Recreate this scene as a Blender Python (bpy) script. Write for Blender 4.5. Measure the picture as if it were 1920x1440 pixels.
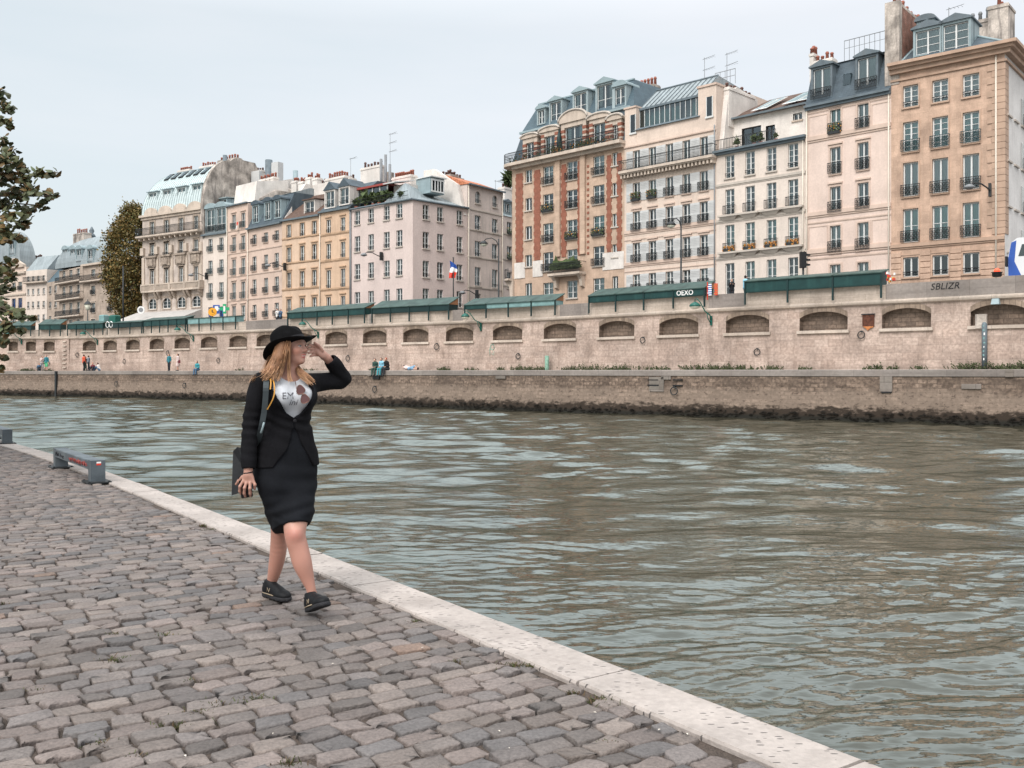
import bpy, math, random
import numpy as np
from mathutils import Vector, Matrix
R = math.radians
sc = bpy.context.scene
col = sc.collection
for _o in list(bpy.data.objects): bpy.data.objects.remove(_o)
random.seed(7)
rng = np.random.default_rng(7)

# ------------------------------------------------ camera
F, CX, HY, CH = 1787., 960., 698., 1.42      # focal length in photo pixels, horizon row, eye height
cd = bpy.data.cameras.new('camera'); cam = bpy.data.objects.new('camera', cd); col.objects.link(cam)
cd.sensor_width = 36.; cd.lens = 36. * F / 1920.; cd.shift_y = -(720. - HY) / 1920.
cd.clip_start = .1; cd.clip_end = 3000.
cam.location = (0, 0, CH); cam.rotation_euler = (R(90), 0, 0)
sc.camera = cam
# ------------------------------------------------ render, exposure
sc.render.engine = 'CYCLES'
sc.cycles.use_denoising = True
sc.cycles.max_bounces = 6; sc.cycles.diffuse_bounces = 3; sc.cycles.glossy_bounces = 3
sc.cycles.transparent_max_bounces = 8
sc.view_settings.view_transform = 'Standard'; sc.view_settings.look = 'None'
sc.view_settings.exposure = 0.0; sc.view_settings.gamma = 1.0
# ------------------------------------------------ world: nishita plus an overcast deck, bright at the zenith
SUN_EL, SUN_AZ = 44., 208.                   # azimuth clockwise from +Y
w = bpy.data.worlds.new("World"); sc.world = w; w.use_nodes = True
nt = w.node_tree; N = nt.nodes; L = nt.links; N.clear()
out = N.new('ShaderNodeOutputWorld'); add = N.new('ShaderNodeAddShader')
b1 = N.new('ShaderNodeBackground'); b2 = N.new('ShaderNodeBackground')
sky = N.new('ShaderNodeTexSky'); sky.sky_type = 'NISHITA'; sky.sun_disc = False
sky.sun_elevation = R(SUN_EL); sky.sun_rotation = R(SUN_AZ); sky.dust_density = 4.
b1.inputs['Strength'].default_value = .05
L.new(sky.outputs[0], b1.inputs[0])
tc = N.new('ShaderNodeTexCoord'); sx = N.new('ShaderNodeSeparateXYZ'); L.new(tc.outputs['Generated'], sx.inputs[0])
mr = N.new('ShaderNodeFloatCurve'); cv_ = mr.mapping.curves[0]        # brightness of the cloud deck against height (0..1), times 4
cv_.points[0].location = (0, .215); cv_.points[1].location = (1, .90)
for _x, _y in ((.34, .215), (.47, .32), (.72, .33)): cv_.points.new(_x, _y)
for _p in cv_.points: _p.handle_type = 'VECTOR'
mr.mapping.update(); L.new(sx.outputs['Z'], mr.inputs['Value'])
m4 = N.new('ShaderNodeMath'); m4.operation = 'MULTIPLY'; m4.inputs[1].default_value = 4.; L.new(mr.outputs[0], m4.inputs[0])
mp = N.new('ShaderNodeMapping'); mp.inputs['Scale'].default_value = (1.2, 1.2, 6.5); L.new(tc.outputs['Generated'], mp.inputs[0])
nz = N.new('ShaderNodeTexNoise'); nz.inputs['Scale'].default_value = 1.7; nz.inputs['Detail'].default_value = 5.; L.new(mp.outputs[0], nz.inputs[0])
rm = N.new('ShaderNodeMapRange'); rm.inputs['From Min'].default_value = .3; rm.inputs['From Max'].default_value = .7
L.new(nz.outputs[0], rm.inputs['Value'])
ax = N.new('ShaderNodeMath'); ax.operation = 'MULTIPLY_ADD'; ax.inputs[1].default_value = .9; ax.inputs[2].default_value = .18
L.new(sx.outputs['X'], ax.inputs[0])
am = N.new('ShaderNodeMath'); am.operation = 'MULTIPLY_ADD'; am.inputs[1].default_value = .8; am.use_clamp = True
L.new(rm.outputs[0], am.inputs[0]); L.new(ax.outputs[0], am.inputs[2])
mx = N.new('ShaderNodeMix'); mx.data_type = 'RGBA'
mx.inputs['A'].default_value = (.762, .818, .826, 1); mx.inputs['B'].default_value = (.905, .905, .90, 1)
L.new(am.outputs[0], mx.inputs['Factor'])
L.new(mx.outputs['Result'], b2.inputs[0]); L.new(m4.outputs[0], b2.inputs[1])
L.new(b1.outputs[0], add.inputs[0]); L.new(b2.outputs[0], add.inputs[1]); L.new(add.outputs[0], out.inputs[0])
# ------------------------------------------------ soft sun behind the cloud
sd = bpy.data.lights.new('sun', 'SUN'); sd.energy = 2.6; sd.angle = R(30); sd.color = (1, .96, .93)
so = bpy.data.objects.new('sun', sd); col.objects.link(so); so.location = (0, -20, 60)
_e, _a = R(SUN_EL), R(SUN_AZ)
so.rotation_euler = Vector((math.sin(_a)*math.cos(_e), math.cos(_a)*math.cos(_e), math.sin(_e))).to_track_quat('Z', 'Y').to_euler()

# ------------------------------------------------ materials
MATS = {}
def mk(name, c, rough=.8, var=.12, scale=1.2, streak=0., stain=(.12, .10, .085), bump=0., bscale=30., brick=None, brickc=None,
       metal=0., spec=.3, coord='Object', attr=None, fine=.0):
    if rough == .9 and streak and coord == 'Object': var *= 1.5; streak *= 1.45; fine = max(fine, .07)
    m = bpy.data.materials.new(name); m.use_nodes = True
    nt = m.node_tree; N = nt.nodes; L = nt.links
    p = N['Principled BSDF']; p.inputs['Roughness'].default_value = rough; p.inputs['Metallic'].default_value = metal
    p.inputs['Specular IOR Level'].default_value = spec
    tc = N.new('ShaderNodeTexCoord'); V = tc.outputs[coord]
    def noise(vec, s, d=5., r=.55):
        n = N.new('ShaderNodeTexNoise'); n.inputs['Scale'].default_value = s; n.inputs['Detail'].default_value = d
        n.inputs['Roughness'].default_value = r; L.new(vec, n.inputs['Vector']); return n.outputs[0]
    def mixc(f, a, b, mode='MIX'):
        q = N.new('ShaderNodeMix'); q.data_type = 'RGBA'; q.blend_type = mode
        for s_, v in (('Factor', f), ('A', a), ('B', b)):
            if hasattr(v, 'is_linked') or hasattr(v, 'links'): L.new(v, q.inputs[s_])
            else: q.inputs[s_].default_value = v if s_ == 'Factor' else (*v, 1)
        return q.outputs['Result']
    def rng_(v, a, b, c_, d):
        q = N.new('ShaderNodeMapRange'); L.new(v, q.inputs['Value'])
        for k, x in zip(('From Min', 'From Max', 'To Min', 'To Max'), (a, b, c_, d)): q.inputs[k].default_value = x
        return q.outputs[0]
    if attr:
        at = N.new('ShaderNodeAttribute'); at.attribute_name = attr; C = at.outputs['Color']
    else:
        rg = N.new('ShaderNodeRGB'); rg.outputs[0].default_value = (*c, 1); C = rg.outputs[0]
    H = None
    if brick:
        bw, bh, ms = brick; cb = brickc or tuple(x*.86 for x in c); dk = tuple(x*.55 for x in c)
        s3 = N.new('ShaderNodeSeparateXYZ'); L.new(V, s3.inputs[0])
        ad = N.new('ShaderNodeMath'); ad.operation = 'ADD'; L.new(s3.outputs[0], ad.inputs[0]); 
        if coord == 'Object': L.new(s3.outputs[1], ad.inputs[1])
        else: ad.inputs[1].default_value = 0
        cv = N.new('ShaderNodeCombineXYZ'); L.new(ad.outputs[0], cv.inputs[0]); L.new(s3.outputs[2 if coord == 'Object' else 1], cv.inputs[1])
        bt = N.new('ShaderNodeTexBrick'); L.new(cv.outputs[0], bt.inputs[0])
        bt.inputs['Scale'].default_value = 1.; bt.inputs['Brick Width'].default_value = bw; bt.inputs['Row Height'].default_value = bh
        bt.inputs['Mortar Size'].default_value = ms; bt.inputs['Mortar Smooth'].default_value = .3
        bt.inputs['Color1'].default_value = (*c, 1); bt.inputs['Color2'].default_value = (*cb, 1); bt.inputs['Mortar'].default_value = (*dk, 1)
        C = bt.outputs[0]
        if ms < 0: pass
        H = bt.outputs['Fac']
    n1 = noise(V, scale, 6.)
    g = rng_(n1, .3, .7, 1-var, 1+var)
    q = N.new('ShaderNodeVectorMath'); q.operation = 'SCALE'; L.new(C, q.inputs[0]); L.new(g, q.inputs['Scale']); C = q.outputs[0]
    if fine:
        g = rng_(noise(V, scale*14, 3.), .3, .7, 1-fine, 1+fine)
        q = N.new('ShaderNodeVectorMath'); q.operation = 'SCALE'; L.new(C, q.inputs[0]); L.new(g, q.inputs['Scale']); C = q.outputs[0]
    if streak:
        mpn = N.new('ShaderNodeMapping'); L.new(V, mpn.inputs[0])
        mpn.inputs['Scale'].default_value = (1.6, 1.6, .22) if coord == 'Object' else (1.2, .35, 1)
        n2 = noise(mpn.outputs[0], 1.3, 7., .65)
        C = mixc(rng_(n2, .5, .78, 0, streak), C, stain)
    if coord == 'UV' and streak:
        mpn = N.new('ShaderNodeMapping'); L.new(V, mpn.inputs[0]); mpn.inputs['Scale'].default_value = (.16, 2.4, 1)
        C = mixc(rng_(noise(mpn.outputs[0], 1.1, 8., .7), .48, .72, 0, .55), C, tuple(x*.45 for x in c))
    L.new(C, p.inputs['Base Color'])
    if bump:
        bn = N.new('ShaderNodeBump'); bn.inputs['Strength'].default_value = bump; bn.inputs['Distance'].default_value = .02
        L.new(noise(V, bscale, 4.), bn.inputs['Height']); L.new(bn.outputs[0], p.inputs['Normal'])
    MATS[name] = m
    return m
def glassmat(name, tint, refl=.5):
    m = bpy.data.materials.new(name); m.use_nodes = True
    nt = m.node_tree; N = nt.nodes; L = nt.links; N.clear()
    o = N.new('ShaderNodeOutputMaterial'); mxs = N.new('ShaderNodeMixShader'); t = N.new('ShaderNodeBsdfTransparent'); g = N.new('ShaderNodeBsdfGlossy')
    t.inputs[0].default_value = (*tint, 1); g.inputs['Roughness'].default_value = .04; g.inputs[0].default_value = (.52, .60, .64, 1)
    fr = N.new('ShaderNodeFresnel'); fr.inputs[0].default_value = 1.9
    tc = N.new('ShaderNodeTexCoord'); n = N.new('ShaderNodeTexNoise'); n.inputs['Scale'].default_value = .9; L.new(tc.outputs['Object'], n.inputs[0])
    bn = N.new('ShaderNodeBump'); bn.inputs['Strength'].default_value = .25; bn.inputs['Distance'].default_value = .03; L.new(n.outputs[0], bn.inputs['Height']); L.new(bn.outputs[0], g.inputs['Normal'])
    ad = N.new('ShaderNodeMath'); ad.operation = 'MULTIPLY_ADD'; ad.inputs[1].default_value = 1.; ad.inputs[2].default_value = refl*.2; ad.use_clamp = True
    L.new(fr.outputs[0], ad.inputs[0]); L.new(ad.outputs[0], mxs.inputs[0]); L.new(t.outputs[0], mxs.inputs[1]); L.new(g.outputs[0], mxs.inputs[2]); L.new(mxs.outputs[0], o.inputs[0])
    MATS[name] = m; return m

glassmat('glass', (.72, .82, .82)); glassmat('dark_glass', (.45, .5, .5), .3)
mk('unlit_interior', (.025, .028, .03), var=.3); mk('curtain', (.60, .64, .62), .9); mk('curtain_teal', (.38, .62, .58), .9)  # the teal curtain carries the panes' reflected tint in its colour
mk('white_paint', (.60, .61, .60), .5, .06); mk('cream_paint', (.60, .54, .46), .6, .08); mk('grey_paint', (.50, .505, .50), .6, .08)
mk('iron', (.025, .028, .03), .5, .2); mk('teal_iron', (.03, .055, .06), .5, .2); mk('zinc_dark', (.12, .15, .17), .55, .2, 1.5, .3)
mk('zinc', (.31, .375, .39), .5, .12, .6, .35, (.22, .27, .28), brick=(.45, 40., .02)); mk('zinc_plain', (.25, .32, .34), .5, .15, 1.)
mk('zinc_grey', (.26, .30, .315), .5, .15, .7, .3, (.15, .18, .2), brick=(.5, 40., .02))
mk('slate', (.07, .095, .115), .6, .2, 1.5, .3, (.13, .16, .17), brick=(.28, .16, .008)); mk('slate_blue', (.075, .115, .14), .55, .15, .8, .3, (.13, .17, .19), brick=(.26, .2, .006))
mk('tile_brown', (.12, .075, .058), .85, .3, 3., .3, brick=(.2, .25, .015)); mk('tile_orange', (.50, .19, .10), .85, .3, 3., brick=(.25, .35, .03))
mk('terracotta', (.27, .10, .07), .85, .3, 8.); mk('pot_dark', (.12, .07, .06), .85, .3, 8.)
mk('brick_red', (.30, .12, .08), .9, .2, 2., brick=(.23, .075, .008)); mk('brick_chimney', (.26, .12, .085), .9, .3, 1.5, .25, brick=(.25, .08, .012), brickc=(.30, .17, .13))
mk('plaster_dirty', (.38, .335, .295), .9, .45, .6, .9, (.12, .105, .10), fine=.2); mk('plaster_white', (.62, .58, .54), .9, .12, .6, .3, (.35, .31, .28))
mk('wood_brown', (.30, .14, .07), .7, .2)
mk('stone_ornate', (.33, .27, .22), .9, .25, 2.5, .7, (.13, .105, .09), bump=.6, bscale=4.)
mk('stone_trim', (.50, .42, .35), .85, .15, 1., .5, (.2, .17, .14))
mk('green_paint', (.010, .042, .041), .45, .2, 2., .3, (.05, .13, .11)); mk('green_roof', (.036, .068, .06), .5, .35, 1.6, .6, (.09, .13, .11)); mk('green_dark', (.008, .027, .028), .5, .2)
mk('teal_panel', (.17, .29, .29), .5, .2, 2.); mk('green_lamp', (.01, .09, .07), .35, .15, 3., bump=.1)
mk('lamp_glass', (.6, .6, .5), .3); mk('rust', (.09, .035, .022), .9, .5, 6.); mk('rust_orange', (.42, .16, .06), .9, .3, 9.)
mk('leaf_pot', (.06, .085, .03), .7, .5, 4.); mk('flower_orange', (.42, .17, .03), .7, .6, 9.)
mk('red', (.6, .05, .03), .5); mk('blue', (.03, .09, .35), .5); mk('white', (.75, .75, .74), .6); mk('orange', (.75, .35, .03), .5); mk('sign_green', (.02, .35, .15), .5)
mk('awning', (.40, .38, .36), .8, .1); mk('black', (.012, .012, .013), .5, .2); mk('mid_grey', (.2, .21, .22), .6)

# ------------------------------------------------ mesh helpers
class MB:
    def __init__(s): s.v = []; s.f = []; s.m = []; s.mat = 0; s.uv = None; s.sm = []
    def quad(s, *p):
        n = len(s.v); s.v += [tuple(q) for q in p]; s.f.append(tuple(range(n, n+len(p)))); s.m.append(s.mat); s.sm.append(False)
    def box(s, x0, x1, y0, y1, z0, z1, skip=''):
        n = len(s.v)
        s.v += [(x0,y0,z0),(x1,y0,z0),(x1,y1,z0),(x0,y1,z0),(x0,y0,z1),(x1,y0,z1),(x1,y1,z1),(x0,y1,z1)]
        for k, f in (('b',(0,3,2,1)),('t',(4,5,6,7)),('f',(0,1,5,4)),('r',(1,2,6,5)),('k',(2,3,7,6)),('l',(3,0,4,7))):
            if k in skip: continue
            s.f.append(tuple(n+i for i in f)); s.m.append(s.mat); s.sm.append(False)
    def frustum(s, a, b):
        x0,x1,y0,y1,z0 = a; X0,X1,Y0,Y1,Z1 = b; n = len(s.v)
        s.v += [(x0,y0,z0),(x1,y0,z0),(x1,y1,z0),(x0,y1,z0),(X0,Y0,Z1),(X1,Y0,Z1),(X1,Y1,Z1),(X0,Y1,Z1)]
        for f in ((0,3,2,1),(4,5,6,7),(0,1,5,4),(1,2,6,5),(2,3,7,6),(3,0,4,7)):
            s.f.append(tuple(n+i for i in f)); s.m.append(s.mat); s.sm.append(False)
    def prism(s, poly, d0, d1, axis='y'):
        """poly in (a,b) extruded along axis; axis y: (x,z); axis x: (y,z); axis z: (x,y)"""
        def P(a, b, d): return (a, d, b) if axis == 'y' else ((d, a, b) if axis == 'x' else (a, b, d))
        n = len(s.v); k = len(poly)
        s.v += [P(a, b, d0) for a, b in poly] + [P(a, b, d1) for a, b in poly]
        s.f.append(tuple(n+i for i in range(k))); s.f.append(tuple(n+k+i for i in reversed(range(k))))
        s.m += [s.mat]*2; s.sm += [False]*2
        for i in range(k):
            j = (i+1) % k; s.f.append((n+i, n+k+i, n+k+j, n+j)); s.m.append(s.mat); s.sm.append(False)
    def tube(s, pts, r, seg=6, cap=True, r2=None):
        pts = [Vector(p) for p in pts]; n0 = len(s.v); K = len(pts)
        for i, p in enumerate(pts):
            t = (pts[min(i+1, K-1)] - pts[max(i-1, 0)]).normalized()
            a = t.cross(Vector((0, 0, 1))) if abs(t.z) < .95 else t.cross(Vector((0, 1, 0)))
            a.normalize(); b = t.cross(a)
            rr = r[i] if isinstance(r, (list, tuple)) else (r if r2 is None else r+(r2-r)*i/(K-1))
            for q in range(seg):
                th = 2*math.pi*q/seg; s.v.append(tuple(p + a*math.cos(th)*rr + b*math.sin(th)*rr))
        for i in range(K-1):
            for q in range(seg):
                a = n0+i*seg+q; b = n0+i*seg+(q+1) % seg
                s.f.append((a, b, b+seg, a+seg)); s.m.append(s.mat); s.sm.append(True)
        if cap:
            s.f.append(tuple(n0+q for q in reversed(range(seg)))); s.f.append(tuple(n0+(K-1)*seg+q for q in range(seg))); s.m += [s.mat]*2; s.sm += [False]*2
    def lathe(s, prof, c=(0,0,0), seg=12):
        """prof list of (r,z)"""
        n0 = len(s.v); K = len(prof)
        for r, z in prof:
            for q in range(seg):
                th = 2*math.pi*q/seg; s.v.append((c[0]+r*math.cos(th), c[1]+r*math.sin(th), c[2]+z))
        for i in range(K-1):
            for q in range(seg):
                a = n0+i*seg+q; b = n0+i*seg+(q+1) % seg
                s.f.append((a, b, b+seg, a+seg)); s.m.append(s.mat); s.sm.append(True)
        s.f.append(tuple(n0+q for q in reversed(range(seg)))); s.f.append(tuple(n0+(K-1)*seg+q for q in range(seg))); s.m += [s.mat]*2; s.sm += [False]*2
    def mesh(s, name, mats):
        me = bpy.data.meshes.new(name); me.from_pydata(s.v, [], s.f)
        for m in ([mats] if isinstance(mats, str) else mats): me.materials.append(MATS[m])
        me.polygons.foreach_set('material_index', s.m); me.polygons.foreach_set('use_smooth', s.sm)
        if s.uv:
            ul = me.uv_layers.new(name='UVMap'); li = np.empty(len(me.loops), dtype=np.int32); me.loops.foreach_get('vertex_index', li)
            ul.data.foreach_set('uv', np.asarray(s.uv, dtype=np.float32)[li].ravel())
        me.update(); return me
    def build(s, name, mats, parent=None, **k):
        return link(name, s.mesh(name, mats), parent, **k)
def link(name, me, parent=None, loc=(0,0,0), rot=(0,0,0), label=None):
    o = bpy.data.objects.new(name, me); col.objects.link(o); o.parent = parent; o.location = loc; o.rotation_euler = rot
    if label: o['label'] = label
    return o
def tag(o, label=None, cat=None, group=None, kind=None):
    for k, v in (('label', label), ('category', cat), ('group', group), ('kind', kind)):
        if v: o[k] = v
    return o
def thing(name, label, cat, loc=(0,0,0), rz=0., group=None):
    o = bpy.data.objects.new(name, None); col.objects.link(o); o.location = loc; o.rotation_euler = (0, 0, rz); o.empty_display_size = .3
    return tag(o, label, cat, group)
def npmesh(name, v, f, mat, smooth=True, colors=None, uv=None):
    """v (n,3); f (m,k) numpy"""
    me = bpy.data.meshes.new(name); v = np.asarray(v, np.float32); f = np.asarray(f, np.int32)
    me.vertices.add(len(v)); me.vertices.foreach_set('co', v.ravel())
    m, k = f.shape; me.loops.add(m*k); me.loops.foreach_set('vertex_index', f.ravel())
    me.polygons.add(m); me.polygons.foreach_set('loop_start', np.arange(0, m*k, k, dtype=np.int32)); 
    me.update(calc_edges=True)
    me.polygons.foreach_set('use_smooth', np.full(m, smooth))
    if colors is not None:
        ca = me.color_attributes.new('tint', 'FLOAT_COLOR', 'POINT')
        c4 = np.ones((len(v), 4), np.float32); c4[:, :3] = colors; ca.data.foreach_set('color', c4.ravel())
    if uv is not None:
        ul = me.uv_layers.new(name='UVMap'); ul.data.foreach_set('uv', np.asarray(uv, np.float32)[f.ravel()].ravel())
    for q in ([mat] if isinstance(mat, str) else mat): me.materials.append(MATS[q])
    me.validate(); me.update(); return me
def unp(px, py, Y): return Vector(((px-CX)/F*Y, Y, CH-(py-HY)/F*Y))
# ================================================= RIVER
WZ = -1.1
def make_river():
    m = bpy.data.materials.new('river_water'); m.use_nodes = True; MATS['river_water'] = m
    nt = m.node_tree; N = nt.nodes; L = nt.links; N.clear()
    o = N.new('ShaderNodeOutputMaterial'); ms = N.new('ShaderNodeMixShader'); df = N.new('ShaderNodeBsdfDiffuse'); gl = N.new('ShaderNodeBsdfGlossy'); fr = N.new('ShaderNodeFresnel'); ml_ = N.new('ShaderNodeMath')
    df.inputs[0].default_value = (.030, .027, .019, 1); gl.inputs[0].default_value = (.86, .95, .905, 1); gl.inputs['Roughness'].default_value = .02; fr.inputs[0].default_value = 1.33
    ml_.operation = 'MULTIPLY'; ml_.use_clamp = True; ml_.inputs[1].default_value = 2.7; L.new(fr.outputs[0], ml_.inputs[0]); mn_ = N.new('ShaderNodeMath'); mn_.operation = 'MINIMUM'; mn_.inputs[1].default_value = .44; L.new(ml_.outputs[0], mn_.inputs[0]); L.new(mn_.outputs[0], ms.inputs[0])
    L.new(df.outputs[0], ms.inputs[1]); L.new(gl.outputs[0], ms.inputs[2]); L.new(ms.outputs[0], o.inputs[0])
    g = N.new('ShaderNodeNewGeometry')
    hs = None
    for s, sc_, a in ((2.2, (.7, 1.7, 1), .5), (6., (.7, 1.6, 1), .12)):
        mp = N.new('ShaderNodeMapping'); mp.inputs['Scale'].default_value = sc_; L.new(g.outputs['Position'], mp.inputs[0])
        n = N.new('ShaderNodeTexNoise'); n.inputs['Scale'].default_value = s; n.inputs['Detail'].default_value = 3.; L.new(mp.outputs[0], n.inputs[0])
        ml = N.new('ShaderNodeMath'); ml.operation = 'MULTIPLY_ADD'; ml.inputs[1].default_value = a; L.new(n.outputs[0], ml.inputs[0])
        if hs is not None: L.new(hs, ml.inputs[2])
        else: ml.inputs[2].default_value = 0.
        hs = ml.outputs[0]
    b = N.new('ShaderNodeBump'); b.inputs['Strength'].default_value = .5; b.inputs['Distance'].default_value = .10
    L.new(hs, b.inputs['Height']); L.new(b.outputs[0], gl.inputs['Normal']); L.new(b.outputs[0], fr.inputs['Normal'])
    # grid that grows with distance
    nr, nc = 960, 1000
    ys = np.concatenate([np.geomspace(2.2, 128., nr)])
    tx = np.linspace(-1.15, 1.35, nc)
    Yg, T = np.meshgrid(ys, tx, indexing='ij'); Xg = T*Yg
    H = np.zeros_like(Xg); r = np.random.default_rng(3)
    cell = Yg*(math.log(128/2.2)/nr)
    patch = np.zeros_like(Xg)
    for i in range(9):
        lam = 4+i*2.2; th = r.uniform(0, math.pi); k = 2*math.pi/lam
        patch += np.sin(k*(Xg*math.cos(th)*.6+Yg*math.sin(th)*1.2)+r.uniform(0, 6.28)+1.3*np.sin(Xg*.21+i)+1.1*np.sin(Yg*.17+2*i))
    patch = np.clip(.5+patch/9*1.0, 0.12, 1.1)
    wx = Xg+.35*np.sin(Yg*.9+.5*Xg)+.15*np.sin(2.3*Yg-1.1*Xg); wy = Yg+.25*np.sin(Xg*.7+1)+.1*np.sin(1.9*Xg+.8*Yg)
    for i in range(130):
        lam = .11*(3.2/.11)**(i/129.); th = math.pi/2 + r.normal(0, .40); k = 2*math.pi/lam
        amp = lam/6.28*(.037*math.exp(-(math.log(lam/.21)/.9)**2)+.0085+.020*(lam > .7)*np.clip((Yg-11)/25, 0, 1))
        fade = np.clip((lam/(np.maximum(cell, .0)*1.0)-2.)/3., 0, 1)
        mod = patch if lam < .9 else 1.
        H += amp*mod*fade*np.sin(k*(wx*math.cos(th)+wy*math.sin(th))+r.uniform(0, 6.28))
    v = np.stack([Xg, Yg, WZ+H], -1).reshape(-1, 3)
    idx = np.arange(nr*nc).reshape(nr, nc)
    f = np.stack([idx[:-1, :-1], idx[:-1, 1:], idx[1:, 1:], idx[1:, :-1]], -1).reshape(-1, 4)
    tag(link('river_water', npmesh('river_water', v, f, 'river_water')), kind='structure', label='green brown rippled river between the two stone quays')
make_river()

# ================================================= NEAR QUAY
QD = Vector((-.5704, .8214)); QP = Vector((-.8214, -.5704))      # along the edge (away), and away from the water
Q0 = Vector((1.28, 3.467))
def Q(a, b, z=0.):
    s = max(a-9.5, 0.); b = b + .0040*s*s if a < 40 else b+.0040*30.5**2
    p = Q0 + QD*a + QP*b
    return (p.x, p.y, z)
def make_coping():
    mk('coping_stone', (.35, .31, .285), .8, .2, 2.2, .5, (.2, .17, .15), bump=.35, bscale=40., fine=.1)
    m = MATS['coping_stone']; N = m.node_tree.nodes; L = m.node_tree.links      # dark chisel marks
    tc = N.new('ShaderNodeTexCoord'); mp = N.new('ShaderNodeMapping'); mp.inputs['Rotation'].default_value = (0, 0, R(40)); mp.inputs['Scale'].default_value = (9., 30., 9.)
    L.new(tc.outputs['Object'], mp.inputs[0]); vo = N.new('ShaderNodeTexVoronoi'); vo.inputs['Scale'].default_value = 1.6; L.new(mp.outputs[0], vo.inputs[0])
    lt = N.new('ShaderNodeMath'); lt.operation = 'LESS_THAN'; lt.inputs[1].default_value = .22; L.new(vo.outputs['Distance'], lt.inputs[0])
    nn = N.new('ShaderNodeTexNoise'); nn.inputs['Scale'].default_value = 2.6; L.new(tc.outputs['Object'], nn.inputs[0])
    gt = N.new('ShaderNodeMath'); gt.operation = 'GREATER_THAN'; gt.inputs[1].default_value = .45; L.new(nn.outputs[0], gt.inputs[0])
    mu = N.new('ShaderNodeMath'); mu.operation = 'MULTIPLY'; L.new(lt.outputs[0], mu.inputs[0]); L.new(gt.outputs[0], mu.inputs[1])
    mx = N.new('ShaderNodeMix'); mx.data_type = 'RGBA'; p = N['Principled BSDF']
    src = p.inputs['Base Color'].links[0].from_socket; L.new(mu.outputs[0], mx.inputs['Factor']); L.new(src, mx.inputs['A']); mx.inputs['B'].default_value = (.10, .09, .085, 1)
    L.new(mx.outputs['Result'], p.inputs['Base Color'])
    b = MB(); a = -4.3; r = random.Random(4)
    while a < 60:
        ln = r.uniform(.95, 1.35) if a < 30 else 3.
        n = max(1, int(ln/.5)); dz = r.uniform(-.003, .003); w0 = r.uniform(-.006, .004); w1 = .31+r.uniform(-.006, .006)
        for i in range(n):
            a0 = a+.006+(ln-.012)*i/n; a1 = a+.006+(ln-.012)*(i+1)/n
            e = .012
            prof = [(w0, -.34), (w0, .012-e+dz), (w0+e, .012+dz), (w1-e*.6, .012+dz), (w1, .012-e+dz), (w1, -.2)]
            for (p0, z0), (p1, z1) in zip(prof[:-1], prof[1:]): b.quad(Q(a0, p0, z0), Q(a0, p1, z1), Q(a1, p1, z1), Q(a1, p0, z0))
            for aa in ((a0,) if i == 0 else ())+((a1,) if i == n-1 else ()): b.quad(*[Q(aa, p, z) for p, z in prof])
        a += ln
    tag(b.build('quay_edge', 'coping_stone'), kind='structure', label='pale cut stone edging along the near cobbled quay')
    mk('near_wall', (.30, .26, .21), .85, .25, 1., .6, brick=(.7, .32, .02))
    b = MB()
    for i in range(64): b.quad(Q(-6+i, .03, -3), Q(-5+i, .03, -3), Q(-5+i, .03, -.3), Q(-6+i, .03, -.3))
    tag(b.build('river_wall', 'near_wall'), 'vertical stone river wall under the near cobbled quay', 'wall')
make_coping()
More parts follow.
